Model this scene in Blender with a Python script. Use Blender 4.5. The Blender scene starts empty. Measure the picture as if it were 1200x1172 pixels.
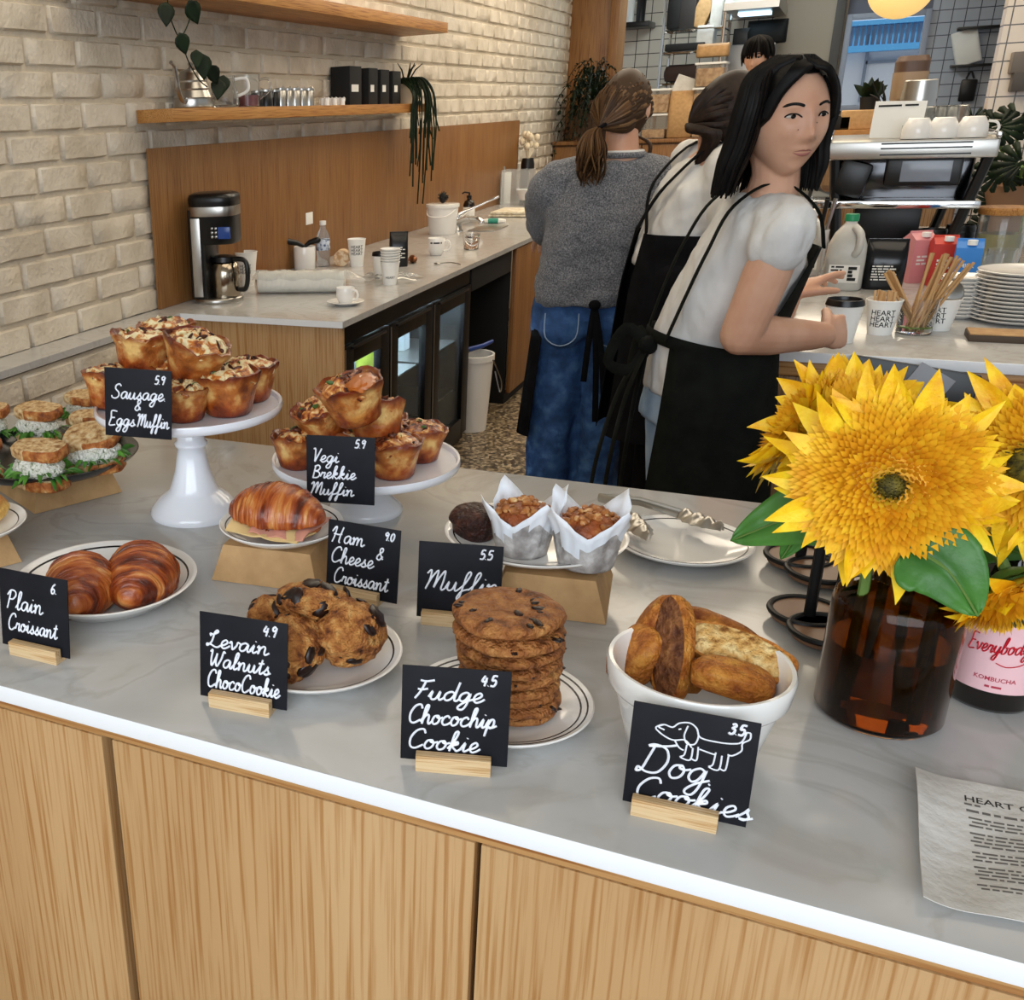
import bpy, bmesh, math, random
import numpy as np
from mathutils import Vector, Matrix, noise
random.seed(7)
PI = math.pi
S = bpy.context.scene
COL = S.collection
V = Vector
# ------------------------------------------------------------------ camera
CAM = V((0, 0, 1.52))
PITCH, YAW, ROLL = 0.377410, -0.506037, -0.043515
FPX, CX, CY = 1204.0, 297.514, 619.494
FW = V((math.sin(YAW)*math.cos(PITCH), math.cos(YAW)*math.cos(PITCH), -math.sin(PITCH)))
_r0 = V((math.cos(YAW), -math.sin(YAW), 0)); _u0 = _r0.cross(FW)
RT = _r0*math.cos(ROLL) + _u0*math.sin(ROLL)
UP = -_r0*math.sin(ROLL) + _u0*math.cos(ROLL)
cd = bpy.data.cameras.new('camera'); cam = bpy.data.objects.new('camera', cd); COL.objects.link(cam)
cam.matrix_world = Matrix(((RT.x, UP.x, -FW.x, 0), (RT.y, UP.y, -FW.y, 0), (RT.z, UP.z, -FW.z, CAM.z), (0, 0, 0, 1)))
cd.sensor_width = 36; cd.sensor_fit = 'HORIZONTAL'; cd.lens = 36*FPX/1200
cd.shift_x = (600-CX)/1200; cd.shift_y = (CY-586)/1200; cd.clip_start = .05
S.camera = cam
# ------------------------------------------------------------------ world and light
S.view_settings.view_transform = 'Standard'; S.view_settings.look = 'None'
S.view_settings.gamma = 1; S.view_settings.use_curve_mapping = False
S.view_settings.exposure = 0.0
w = bpy.data.worlds.new('World'); S.world = w; w.use_nodes = True
bg = w.node_tree.nodes['Background']; bg.inputs[0].default_value = (.86, .93, 1, 1); bg.inputs[1].default_value = .58
def lamp(name, kind, loc, target, power, color=(1, 1, 1), size=1., size_y=None, spot=None):
    l = bpy.data.lights.new(name, kind); o = bpy.data.objects.new(name, l); COL.objects.link(o)
    o.location = loc; l.energy = power; l.color = color
    if kind == 'AREA':
        l.size = size
        if size_y: l.shape = 'RECTANGLE'; l.size_y = size_y
    else: l.shadow_soft_size = size
    if spot: l.spot_size = spot; l.spot_blend = .6
    o.rotation_euler = (V(target)-V(loc)).to_track_quat('-Z', 'Y').to_euler()
    return o
# daylight through the shop front behind the photographer, and the ceiling lamps
lamp('shopfront_daylight', 'AREA', (.6, -2.6, 2.3), (-.6, 2.0, .9), 150, (.84, .92, 1), 4.2, 2.4)
for i, (x, y, p) in enumerate([(-1.25, 2.6, 15), (-1.2, 5.0, 32), (-1.1, 7.6, 42), (.5, 3.0, 15), (.5, 5.4, 30), (.2, 8.4, 34)]):
    lamp('ceiling_light_%d' % i, 'AREA', (x, y, 3.05), (x, y, 0), p, (1, .87, .68), 1.5)
lamp('kitchen_light', 'AREA', (-.9, 10.6, 2.9), (-1.0, 10.9, 0), 30, (.8, .95, 1), .8)
sun = lamp('sun', 'SUN', (0, -5, 12), (0, -5+3.0, 2.8), 5., (1, .96, .9), .01)
# ------------------------------------------------------------------ helpers
def ray(px, py): return (px-CX)/FPX*RT - (py-CY)/FPX*UP + FW
def atz(px, py, z): v = ray(px, py); return CAM + v*((z-CAM.z)/v.z)
def atx(px, py, x): v = ray(px, py); return CAM + v*(x/v.x)
def aty(px, py, y): v = ray(px, py); return CAM + v*(y/v.y)
def mpp(p): return (V(p)-CAM).dot(FW)/FPX            # metres per pixel at a point
def lin(h):
    h = h.lstrip('#'); o = []
    for i in (0, 2, 4):
        c = int(h[i:i+2], 16)/255
        o.append(c/12.92 if c <= .04045 else ((c+.055)/1.055)**2.4)
    return (*o, 1)
def nz(p, s=1., o=0.): return noise.noise(V(p)*s + V((o, o*1.7, o*.3)))
def fbm(p, s=1., o=0., n=3):
    a = 0.; g = 1.
    for i in range(n): a += g*nz(p, s, o+i*7.3); s *= 2.1; g *= .5
    return a
class MB:
    """collects shapes for one mesh"""
    def __init__(s): s.v = []; s.f = []; s.m = []; s.sm = []; s.T = None
    def add(s, vs, fs, m=0, sm=True):
        b = len(s.v)
        if s.T is not None: vs = [s.T @ V(p) for p in vs]
        s.v += [tuple(p) for p in vs]; s.f += [tuple(b+i for i in f) for f in fs]
        s.m += [m]*len(fs); s.sm += [sm]*len(fs); return s
    def box(s, c, d, bev=0., m=0, rot=None):
        hx, hy, hz = [x/2 for x in d]; b = min(bev, hx*.98, hy*.98, hz*.98)
        c = V(c)
        if b <= 0:
            vs = [V((x*hx, y*hy, z*hz)) for x in (-1, 1) for y in (-1, 1) for z in (-1, 1)]
            fs = [(0, 1, 3, 2), (4, 6, 7, 5), (0, 4, 5, 1), (2, 3, 7, 6), (0, 2, 6, 4), (1, 5, 7, 3)]
        else:
            bm = bmesh.new(); bmesh.ops.create_cube(bm, size=1)
            for v in bm.verts: v.co = V((v.co.x*hx*2, v.co.y*hy*2, v.co.z*hz*2))
            bmesh.ops.bevel(bm, geom=bm.edges[:], offset=b, segments=2, profile=.6, affect='EDGES')
            bm.verts.index_update(); vs = [v.co.copy() for v in bm.verts]; fs = [[v.index for v in f.verts] for f in bm.faces]; bm.free()
        if rot is not None: vs = [rot @ v for v in vs]
        return s.add([v+c for v in vs], fs, m, True)
    def rings(s, R, m=0, cap=True, close=False):
        n = len(R[0]); vs = [p for r in R for p in r]; fs = []
        k = len(R)
        for i in range(k if close else k-1):
            for j in range(n):
                a = i*n+j; b = i*n+(j+1) % n; c = ((i+1) % k)*n+(j+1) % n; d = ((i+1) % k)*n+j
                fs.append((a, b, c, d))
        if cap and not close: fs.append(tuple(range(n-1, -1, -1))); fs.append(tuple((k-1)*n+j for j in range(n)))
        return s.add(vs, fs, m)
    def lathe(s, prof, n=32, c=(0, 0, 0), m=0, sx=1., sy=1., cap=True, fn=None):
        R = []
        for r, z in prof:
            r = max(r, 1e-5); ring = []
            for j in range(n):
                t = 2*PI*j/n; p = V((c[0]+r*math.cos(t)*sx, c[1]+r*math.sin(t)*sy, c[2]+z))
                if fn: p = fn(p, t, r, z)
                ring.append(p)
            R.append(ring)
        return s.rings(R, m, cap)
    def tube(s, pts, r, n=8, m=0, cap=True, flat=1., side=None, close=False):
        pts = [V(p) for p in pts]; k = len(pts)
        if not hasattr(r, '__len__'): r = [r]*k
        R = []; ref = None
        for i, p in enumerate(pts):
            t = (pts[(i+1) % k]-pts[i-1]) if close else (pts[min(i+1, k-1)]-pts[max(i-1, 0)])
            if t.length < 1e-9: t = V((0, 0, 1))
            t.normalize()
            if ref is None:
                ref = V(side) if side is not None else (V((0, 0, 1)) if abs(t.z) < .9 else V((1, 0, 0)))
            a = ref - t*ref.dot(t)
            if a.length < 1e-6: a = t.orthogonal()
            a.normalize(); b = t.cross(a); ref = a if side is None else V(side)
            R.append([p + a*(r[i]*math.cos(2*PI*j/n)) + b*(r[i]*flat*math.sin(2*PI*j/n)) for j in range(n)])
        return s.rings(R, m, cap, close)
    def ell(s, c, r, nu=24, nv=14, m=0, rot=None, fn=None):
        c = V(c); R = []
        for i in range(nv+1):
            ph = -PI/2+PI*i/nv; ring = []
            for j in range(nu):
                t = 2*PI*j/nu; u = V((math.cos(ph)*math.cos(t), math.cos(ph)*math.sin(t), math.sin(ph)))
                if i in (0, nv): u = V((1e-4*math.cos(t), 1e-4*math.sin(t), math.copysign(1, ph)))
                p = V((u.x*r[0], u.y*r[1], u.z*r[2]))
                if fn: p = fn(p, u)
                if rot is not None: p = rot @ p
                ring.append(c+p)
            R.append(ring)
        return s.rings(R, m)
    def ext(s, poly, h, m=0, ax=2, o=0.):
        """extrude a 2d polygon by h along axis ax from offset o"""
        n = len(poly)
        def q(a, b, z): return {2: V((a, b, z)), 1: V((a, z, b)), 0: V((z, a, b))}[ax]
        vs = [q(a, b, o) for a, b in poly]+[q(a, b, o+h) for a, b in poly]
        fs = [tuple(range(n-1, -1, -1)), tuple(range(n, 2*n))]+[(i, (i+1) % n, n+(i+1) % n, n+i) for i in range(n)]
        return s.add(vs, fs, m)
    def grid(s, nu, nv, fn, m=0, thick=0.):
        P = [[V(fn(i/nu, j/nv)) for j in range(nv+1)] for i in range(nu+1)]
        W = nv+1; vs = [p for r in P for p in r]; fs = []
        for i in range(nu):
            for j in range(nv): fs.append((i*W+j, (i+1)*W+j, (i+1)*W+j+1, i*W+j+1))
        if thick:
            N = []
            for i in range(nu+1):
                for j in range(nv+1):
                    a = P[min(i+1, nu)][j]-P[max(i-1, 0)][j]; b = P[i][min(j+1, nv)]-P[i][max(j-1, 0)]
                    q = a.cross(b); N.append(q.normalized() if q.length > 1e-12 else V((0, 0, 1)))
            o = len(vs); vs = vs+[p-q*thick for p, q in zip(vs, N)]
            fs = fs+[tuple(o+i for i in f[::-1]) for f in fs]
            e = [(i*W) for i in range(nu+1)]+[nu*W+j for j in range(1, nv+1)]+[i*W+nv for i in range(nu-1, -1, -1)]+[j for j in range(nv-1, 0, -1)]
            k = len(e); fs += [(e[i], e[(i+1) % k], o+e[(i+1) % k], o+e[i])[::-1] for i in range(k)]
        return s.add(vs, fs, m)
    def mesh(s, name, mats, ang=38, fix=True):
        me = bpy.data.meshes.new(name); me.from_pydata(s.v, [], s.f)
        for mm in (mats if isinstance(mats, (list, tuple)) else [mats]): me.materials.append(mm)
        me.polygons.foreach_set('material_index', s.m); me.polygons.foreach_set('use_smooth', s.sm)
        if fix:
            bm = bmesh.new(); bm.from_mesh(me); bmesh.ops.recalc_face_normals(bm, faces=bm.faces[:]); bm.to_mesh(me); bm.free()
        me.set_sharp_from_angle(angle=math.radians(ang)); me.update(); return me
    def obj(s, name, mats, parent=None, ang=38, fix=True, **k):
        o = bpy.data.objects.new(name, s.mesh(name, mats, ang, fix)); COL.objects.link(o)
        if parent: o.parent = parent
        for a, b in k.items(): o[a] = b
        return o
def tag(o, label=None, cat=None, group=None, kind=None):
    if label: o['label'] = label
    if cat: o['category'] = cat
    if group: o['group'] = group
    if kind: o['kind'] = kind
    return o
def thing(name, label, cat, loc=(0, 0, 0), rz=0., group=None):
    o = bpy.data.objects.new(name, None); COL.objects.link(o); o.empty_display_size = .02
    o.location = loc; o.rotation_euler = (0, 0, rz); return tag(o, label, cat, group)
def dup(o, label=None, loc=None, rot=None, group=None, sc=None):
    def rec(a, p):
        c = a.copy(); COL.objects.link(c)
        if p is not None: c.parent = p
        for ch in list(a.children): rec(ch, c)
        return c
    c = rec(o, None)
    if label: c['label'] = label
    if group: c['group'] = group
    if loc is not None: c.location = loc
    if rot is not None: c.rotation_euler = rot if hasattr(rot, '__len__') else (0, 0, rot)
    if sc is not None: c.scale = (sc,)*3 if not hasattr(sc, '__len__') else sc
    return c
def place(o, loc, rot=None, sc=None):
    o.location = loc
    if rot is not None: o.rotation_euler = rot if hasattr(rot, '__len__') else (0, 0, rot)
    if sc is not None: o.scale = (sc,)*3 if not hasattr(sc, '__len__') else sc
    return o
def RX(a): return Matrix.Rotation(a, 3, 'X')
def RY(a): return Matrix.Rotation(a, 3, 'Y')
def RZ(a): return Matrix.Rotation(a, 3, 'Z')
def spline(P, n=6, close=False):
    P = [V(p) for p in P]; k = len(P); out = []
    for i in range(k if close else k-1):
        if close: a, b, c, d = P[i-1], P[i], P[(i+1) % k], P[(i+2) % k]
        else: a, b, c, d = P[max(i-1, 0)], P[i], P[i+1], P[min(i+2, k-1)]
        for j in range(n):
            t = j/n; out.append(.5*((2*b)+(c-a)*t+(2*a-5*b+4*c-d)*t*t+(3*b-a-3*c+d)*t**3))
    if not close: out.append(P[-1])
    return out
# ------------------------------------------------------------------ materials
def mat(name, col='#808080', rough=.5, metal=0., ramp=None, scale=8., stretch=(1, 1, 1), detail=4., dist=0., bump=0., bscale=None, bstretch=None,
        trans=0., ior=1.45, coat=0., sss=0., emit=None, spec=None, rand=False, tex='noise', rough2=None, alpha=1., sheen=0., zmul=None):
    m = bpy.data.materials.new(name); m.use_nodes = True; nt = m.node_tree; N = nt.nodes; L = nt.links
    b = N['Principled BSDF']; I = b.inputs
    I['Base Color'].default_value = lin(col); I['Roughness'].default_value = rough; I['Metallic'].default_value = metal
    I['Transmission Weight'].default_value = trans; I['IOR'].default_value = ior; I['Coat Weight'].default_value = coat; I['Coat Roughness'].default_value = .12
    I['Alpha'].default_value = alpha; I['Sheen Weight'].default_value = sheen
    if spec is not None: I['Specular IOR Level'].default_value = spec
    if sss: I['Subsurface Weight'].default_value = sss; I['Subsurface Radius'].default_value = (1, .45, .25); I['Subsurface Scale'].default_value = .008
    if emit: I['Emission Color'].default_value = lin(emit[0]); I['Emission Strength'].default_value = emit[1]
    def coords(st):
        tc = N.new('ShaderNodeTexCoord'); mp = N.new('ShaderNodeMapping'); mp.inputs['Scale'].default_value = st
        L.new(tc.outputs['Object'], mp.inputs['Vector'])
        if rand:
            oi = N.new('ShaderNodeObjectInfo'); ml = N.new('ShaderNodeMath'); ml.operation = 'MULTIPLY'; ml.inputs[1].default_value = 31.
            L.new(oi.outputs['Random'], ml.inputs[0]); L.new(ml.outputs[0], mp.inputs['Location'])
        return mp.outputs['Vector']
    if ramp:
        vec = coords(stretch)
        if tex == 'voronoi':
            t = N.new('ShaderNodeTexVoronoi'); t.inputs['Scale'].default_value = scale; o = t.outputs['Color']
        else:
            t = N.new('ShaderNodeTexNoise'); t.inputs['Scale'].default_value = scale; t.inputs['Detail'].default_value = detail; t.inputs['Distortion'].default_value = dist; o = t.outputs['Fac']
        L.new(vec, t.inputs['Vector'])
        r = N.new('ShaderNodeValToRGB'); e = r.color_ramp.elements
        while len(e) < len(ramp): e.new(.5)
        for k, (p, c_) in zip(e, ramp): k.position = p; k.color = lin(c_)
        L.new(o, r.inputs[0]); L.new(r.outputs[0], I['Base Color'])
        if zmul:
            tc = N.new('ShaderNodeTexCoord'); sp = N.new('ShaderNodeSeparateXYZ'); mr = N.new('ShaderNodeMapRange'); mr.inputs[1].default_value = zmul[0]; mr.inputs[2].default_value = zmul[1]
            r3 = N.new('ShaderNodeValToRGB'); e = r3.color_ramp.elements
            while len(e) < len(zmul[2]): e.new(.5)
            for k, (p, c_) in zip(e, zmul[2]): k.position = p; k.color = lin(c_)
            mx = N.new('ShaderNodeMix'); mx.data_type = 'RGBA'; mx.blend_type = 'MULTIPLY'; mx.inputs[0].default_value = 1
            L.new(tc.outputs['Object'], sp.inputs[0]); L.new(sp.outputs[2], mr.inputs[0]); L.new(mr.outputs[0], r3.inputs[0]); L.new(r.outputs[0], mx.inputs[6]); L.new(r3.outputs[0], mx.inputs[7]); L.new(mx.outputs[2], I['Base Color'])
        if rough2 is not None:
            mr = N.new('ShaderNodeMapRange'); mr.inputs[3].default_value = rough; mr.inputs[4].default_value = rough2
            L.new(o, mr.inputs[0]); L.new(mr.outputs[0], I['Roughness'])
    if bump:
        vec = coords(bstretch or stretch); t = N.new('ShaderNodeTexNoise'); t.inputs['Scale'].default_value = bscale or scale; t.inputs['Detail'].default_value = 5
        L.new(vec, t.inputs['Vector']); bp = N.new('ShaderNodeBump'); bp.inputs['Strength'].default_value = bump; bp.inputs['Distance'].default_value = .01
        L.new(t.outputs['Fac'], bp.inputs['Height']); L.new(bp.outputs['Normal'], I['Normal'])
    return m
def wood(name, cs, axis=2, rough=.45, s=9., bump=.15):
    """oak: broad figure plus fine pores, grain running along an axis"""
    m = mat(name, cs[1], rough); nt = m.node_tree; N = nt.nodes; L = nt.links; b = N['Principled BSDF']
    def noise_(sc, det, st, dist=0.):
        tc = N.new('ShaderNodeTexCoord'); mp = N.new('ShaderNodeMapping'); v = [1, 1, 1]; v[axis] = st; mp.inputs['Scale'].default_value = v
        t = N.new('ShaderNodeTexNoise'); t.inputs['Scale'].default_value = sc; t.inputs['Detail'].default_value = det; t.inputs['Distortion'].default_value = dist
        L.new(tc.outputs['Object'], mp.inputs['Vector']); L.new(mp.outputs['Vector'], t.inputs['Vector']); return t.outputs['Fac']
    a = noise_(s, 6, .06, .35); f = noise_(s*24, 4, .02)
    r = N.new('ShaderNodeValToRGB'); e = r.color_ramp.elements; e[0].position = .25; e[0].color = lin(cs[0]); e[1].position = .75; e[1].color = lin(cs[2]); k = e.new(.5); k.color = lin(cs[1])
    r2 = N.new('ShaderNodeValToRGB'); e = r2.color_ramp.elements; e[0].position = .36; e[0].color = lin(cs[3]); e[1].position = .52; e[1].color = (1, 1, 1, 1)
    mx = N.new('ShaderNodeMix'); mx.data_type = 'RGBA'; mx.blend_type = 'MULTIPLY'; mx.inputs[0].default_value = 1
    L.new(a, r.inputs[0]); L.new(f, r2.inputs[0]); L.new(r.outputs[0], mx.inputs[6]); L.new(r2.outputs[0], mx.inputs[7]); L.new(mx.outputs[2], b.inputs['Base Color'])
    bp = N.new('ShaderNodeBump'); bp.inputs['Strength'].default_value = bump; bp.inputs['Distance'].default_value = .004; L.new(f, bp.inputs['Height']); L.new(bp.outputs[0], b.inputs['Normal'])
    return m
K = {}
K['oak'] = wood('oak', ('#b48c5e', '#bc9566', '#c49f71', '#dfcaac'), 2, s=9)
K['oak_x'] = wood('oak_rail', ('#9a6c3c', '#b58550', '#c29560', '#c9a98a'), 0)
K['oak_y'] = wood('oak_shelf', ('#99682f', '#b98446', '#c69557', '#c0a080'), 1, s=14)
K['oak_dark'] = wood('oak_warm', ('#82592f', '#8d6337', '#976d40', '#d0b698'), 2)
K['block'] = wood('pine_block', ('#c9a878', '#dabc90', '#e6cda6', '#dcc6a8'), 0, s=30)
K['quartz'] = mat('quartz', rough=.13, ramp=[(.30, '#afaeab'), (.46, '#b8b7b5'), (.495, '#adaba7'), (.53, '#b9b8b6'), (.62, '#b5b3af'), (.66, '#aca9a3'), (.7, '#b3b0ab')], scale=5.5, detail=12, dist=.9)
K['quartz_lit_edge'] = mat('quartz_lit_edge', '#eef0f2', .3)  # same quartz painted near white: shop front daylight on the slab edges
K['brick'] = mat('painted_brick', rough=.6, ramp=[(.35, '#c2b6a3'), (.5, '#d2c7b5'), (.7, '#dcd2c1')], scale=7, bump=.55, bscale=55)
K['mortar'] = mat('painted_mortar', '#c9bda9', .75, bump=.6, bscale=60)
K['white'] = mat('white_ceramic', '#eeece8', .12, coat=.4)
K['white_cool'] = mat('milk_glass', '#eceef4', .14, coat=.5, sss=.05)
K['rim'] = mat('black_rim_line', '#15161c', .25)
K['slate'] = mat('chalkboard', rough=.6, spec=.25, ramp=[(.3, '#0c0d13'), (.7, '#171820')], scale=25)
K['chalk'] = mat('white_marker', '#f0f3fb', .6)
K['kraft'] = mat('kraft_card', rough=.75, ramp=[(.3, '#ad8759'), (.7, '#c29b6b')], scale=40, bump=.1, bscale=150)
K['black'] = mat('black_plastic', '#0c0c0d', .32)
K['black_matte'] = mat('black_matte', '#0b0b0c', .7)
K['metal_black'] = mat('black_wire', '#0f0f10', .45, metal=.3)
K['steel'] = mat('brushed_steel', '#b9b6b0', .28, metal=1.)
K['chrome'] = mat('chrome', '#d8d8d8', .08, metal=1.)
K['glass'] = mat('clear_glass', '#ffffff', .02, trans=1., ior=1.45)
K['pglass'] = mat('thin_clear_plastic', '#f4f6f6', .12, trans=.85, ior=1.2)
K['paper'] = mat('white_paper', '#efeee9', .7)
K['ink'] = mat('black_ink', '#141414', .7)
K['leaf'] = mat('green_leaf', rough=.42, ramp=[(.3, '#2c5a22'), (.7, '#4f8a34')], scale=14, bump=.2, bscale=50, rand=True)
K['leaf_dark'] = mat('dark_leaf', rough=.5, spec=.25, ramp=[(.3, '#0c140b'), (.7, '#192a14')], scale=14, rand=True)
K['stem'] = mat('green_stem', '#5d7a35', .5)
# ------------------------------------------------------------------ setting
XW, XG = -2.209, -2.07
ZB, ZK, ZR = 1.02, .87, .957
YE = 10.05
def struct(name, mb, m, **k): return tag(mb.obj(name, m, **k), kind='structure')
K['terrazzo'] = mat('terrazzo', rough=.35, tex='voronoi', scale=70, ramp=[(.15, '#1c1711'), (.4, '#4a3c2a'), (.62, '#75634a'), (.88, '#a8977a')], bump=.1)
b = MB(); b.box((0, 5, -.05), (14, 18, .1)); struct('floor', b, K['terrazzo'])
K['ceil'] = mat('ceiling_paint', '#d8d4cc', .8)
b = MB(); b.box((2.4, 5.7, 3.15), (10.2, 15.0, .1)); struct('ceiling', b, K['ceil'])
def brickwall(mb, x, y0, y1, z0, z1, zref, course=.093, L=.256, yref=2.812, depth=.012, skip=None):
    """courses of slightly rounded bricks standing proud of the joints; face towards +x"""
    j = .011; k0 = math.floor((z0-zref)/course); rnd = random.Random(3)
    k = k0
    while zref+k*course < z1-.002:
        za, zb = max(z0, zref+k*course+j/2), min(z1, zref+(k+1)*course-j/2)
        ys = yref+(0 if k % 2 == 0 else L/2); i = math.floor((y0-ys)/L)
        while ys+i*L < y1-.002:
            ya, yb = max(y0, ys+i*L+j/2), min(y1, ys+(i+1)*L-j/2)
            if yb-ya > .02 and zb-za > .012 and not (skip and skip((ya+yb)/2, (za+zb)/2)):
                d = depth+rnd.uniform(-.003, .003); jy = rnd.uniform(-.002, .002); nu, nv = 6, 3
                def fn(u, v, d=d, ya=ya, yb=yb, za=za, zb=zb, jy=jy):
                    e = min(min(u, 1-u)*(yb-ya), min(v, 1-v)*(zb-za))
                    y = ya+(yb-ya)*u+jy; z = za+(zb-za)*v
                    q = (y, z, k*.37)
                    return (x-.004+(d+.004)*(1 if e > .004 else 0)+nz(q, 22)*.0022, y+nz(q, 30, 3)*.003, z+nz(q, 30, 9)*.0032)
                us = [0, .035, .3, .65, .965, 1]; vs = [0, .09, .5, .91, 1]
                P = [fn(u, v) for u in us for v in vs]; W = len(vs)
                mb.add(P, [(a*W+c, (a+1)*W+c, (a+1)*W+c+1, a*W+c+1) for a in range(len(us)-1) for c in range(W-1)], 0)
            i += 1
        k += 1
b = MB(); b.box((XW-.055, 4.4, 1.6), (.1, 13.6, 3.2), m=1)
brickwall(b, XW-.005, .9, YE, .86, 2.75, 1.604)
struct('wall_left', b, [K['brick'], K['mortar']], ang=60, fix=False)
b = MB(); b.box(((XW+XG)/2-.006, 1.55, .42), (XG-XW-.012, 3.46, .84), m=1)
brickwall(b, XG-.012, .9, 3.25, .02, .838, .838-.093*9, yref=2.6)
tag(struct('wall_left_base', b, [K['brick'], K['mortar']], ang=60, fix=False))
# oak panel on the wall over the back counter
b = MB(); b.box((XW+.021, (3.285+8.4)/2, (ZK+1.443)/2+.0005), (.014, 8.4-3.285, 1.442-ZK), .001)
tag(b.obj('backsplash_panel', K['oak_dark']), 'tall oak backsplash panel on the brick wall behind the coffee maker', 'panel')
# shelves
def shelf(y0, y1, z0, z1, x1, label):
    b = MB(); b.box(((XW+x1)/2+.004, (y0+y1)/2, (z0+z1)/2), (x1-XW-.008, y1-y0, z1-z0), .002)
    return tag(b.obj('wall_shelf', K['oak_y']), label, 'shelf', 'oak shelves on the brick wall')
shelf(3.25, 5.86, 1.528, 1.572, -2.05, 'lower oak wall shelf carrying the kettle, jars and black boxes')
shelf(2.9, 5.868, 1.915, 1.965, -1.935, 'upper oak wall shelf at the top edge of the photo')
# far end: oak jamb, tiled kitchen, window
b = MB(); b.box((XW+.17, YE+.15, 1.6), (.34, .3, 3.2), .004); b.box((XW+.375, YE+.13, 1.6), (.07, .36, 3.2), .004)
struct('trim_1', b, K['oak_dark'])
def tilemat(name, tile, grout, T=.1, gap=.004, rough=.25):
    m = mat(name, tile, rough); nt = m.node_tree; N = nt.nodes; L = nt.links
    tc = N.new('ShaderNodeTexCoord'); mp = N.new('ShaderNodeMapping'); mp.inputs['Rotation'].default_value = (PI/2, 0, 0)
    br = N.new('ShaderNodeTexBrick'); br.offset = 0.; br.inputs['Scale'].default_value = 1.; br.inputs['Brick Width'].default_value = T; br.inputs['Row Height'].default_value = T
    br.inputs['Mortar Size'].default_value = gap; br.inputs['Color1'].default_value = lin(tile); br.inputs['Color2'].default_value = lin(tile); br.inputs['Mortar'].default_value = lin(grout)
    L.new(tc.outputs['Object'], mp.inputs[0]); L.new(mp.outputs[0], br.inputs[0]); L.new(br.outputs[0], N['Principled BSDF'].inputs['Base Color'])
    return m
K['tile'] = tilemat('white_wall_tile', '#cfc6b8', '#3a352f', .125)
K['tile2'] = tilemat('grey_wall_tile', '#a9afba', '#3b4048', .105)
K['tile3'] = tilemat('pale_pink_tile', '#d8cdc0', '#4a443e', .105)
# ------------------------------------------------------------------ front counter
b = MB(); b.box((-.3, (.644+1.444)/2, ZB-.0095), (3.5, .8, .019), .0025)
top = b.obj('countertop', [K['quartz'], K['quartz_lit_edge']]); tag(top, 'long pale quartz top of the front counter, holding all the pastries', 'countertop')
for p in top.data.polygons:
    if abs(p.normal.y) > .5: p.material_index = 1  # front and back edges take the quartz with daylight in its colour
cf = thing('front_counter', 'oak panelled front counter under the pastry display', 'counter', (-.3, 1.05, 0))
def cpart(name, c, d, m, bev=.001):
    b = MB(); b.box((c[0]+.3, c[1]-1.05, c[2]), d, bev); return b.obj(name, m, cf)
cpart('top_rail', (-.3, .672, .99), (3.48, .02, .0195), K['oak_x'])
for x0, x1 in ((-2.0, -1.37), (-1.36, -.95), (-.94, -.5425), (-.5305, -.178), (-.173, .205), (.215, .6), (.61, 1.0), (1.01, 1.44)):
    cpart('panel', ((x0+x1)/2, .672, .49), (x1-x0, .022, .979), K['oak'])
cpart('carcass', (-.3, 1.08, .49), (3.4, .68, .98), K['oak_dark'])
# ------------------------------------------------------------------ hand lettering
G = {}
def g(ch, w, *st): G[ch] = (w, st)
g('a', .56, [(.42,.4),(.27,.5),(.08,.38),(.05,.14),(.17,.01),(.32,.12),(.42,.46),(.43,.12),(.5,.01),(.62,.14)])
g('c', .46, [(.4,.38),(.28,.49),(.1,.38),(.05,.16),(.16,.01),(.34,.04),(.52,.18)])
g('d', .6, [(.42,.38),(.27,.48),(.08,.36),(.05,.13),(.17,.01),(.33,.12),(.44,.5),(.48,1.),(.45,.4),(.46,.08),(.55,.01),(.66,.14)])
g('e', .44, [(0,.12),(.2,.2),(.34,.36),(.25,.5),(.1,.38),(.08,.14),(.2,.0),(.36,.06),(.5,.2)])
g('f', .42, [(0,.1),(.2,.4),(.34,.86),(.28,1.02),(.18,.85),(.16,.3),(.14,-.25),(.08,-.42),(.03,-.3),(.16,.02),(.44,.14)])
g('g', .54, [(.4,.4),(.26,.49),(.08,.37),(.05,.15),(.17,.02),(.31,.12),(.42,.46),(.4,-.1),(.3,-.4),(.13,-.4),(.1,-.26),(.3,-.02),(.6,.16)])
g('h', .56, [(0,.1),(.18,.5),(.26,.92),(.18,1.0),(.11,.8),(.1,0),(.13,.28),(.27,.48),(.38,.42),(.4,.1),(.47,.0),(.6,.14)])
g('i', .32, [(0,.12),(.14,.46),(.13,.12),(.2,.01),(.36,.14)], [(.17,.68),(.18,.71)])
g('k', .52, [(0,.1),(.18,.5),(.26,.92),(.18,1.0),(.11,.8),(.1,0),(.12,.24),(.3,.47),(.36,.36),(.16,.24),(.32,.06),(.4,.0),(.56,.14)])
g('l', .34, [(0,.1),(.2,.5),(.27,.92),(.19,1.0),(.12,.8),(.12,.14),(.2,.0),(.38,.14)])
g('m', .8, [(.0,.36),(.08,.47),(.1,0),(.14,.3),(.25,.47),(.33,.4),(.34,0),(.38,.3),(.5,.47),(.58,.4),(.6,.1),(.68,.0),(.84,.14)])
g('n', .58, [(.0,.36),(.08,.47),(.1,0),(.14,.3),(.27,.47),(.37,.4),(.38,.1),(.46,.0),(.62,.14)])
g('o', .52, [(.3,.47),(.12,.42),(.05,.18),(.16,.01),(.34,.08),(.4,.3),(.3,.47),(.26,.38),(.4,.34),(.56,.4)])
g('p', .52, [(0,.14),(.12,.48),(.1,.0),(.07,-.42),(.1,.1),(.22,.46),(.36,.42),(.38,.16),(.26,.01),(.14,.08),(.34,.04),(.56,.16)])
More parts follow.
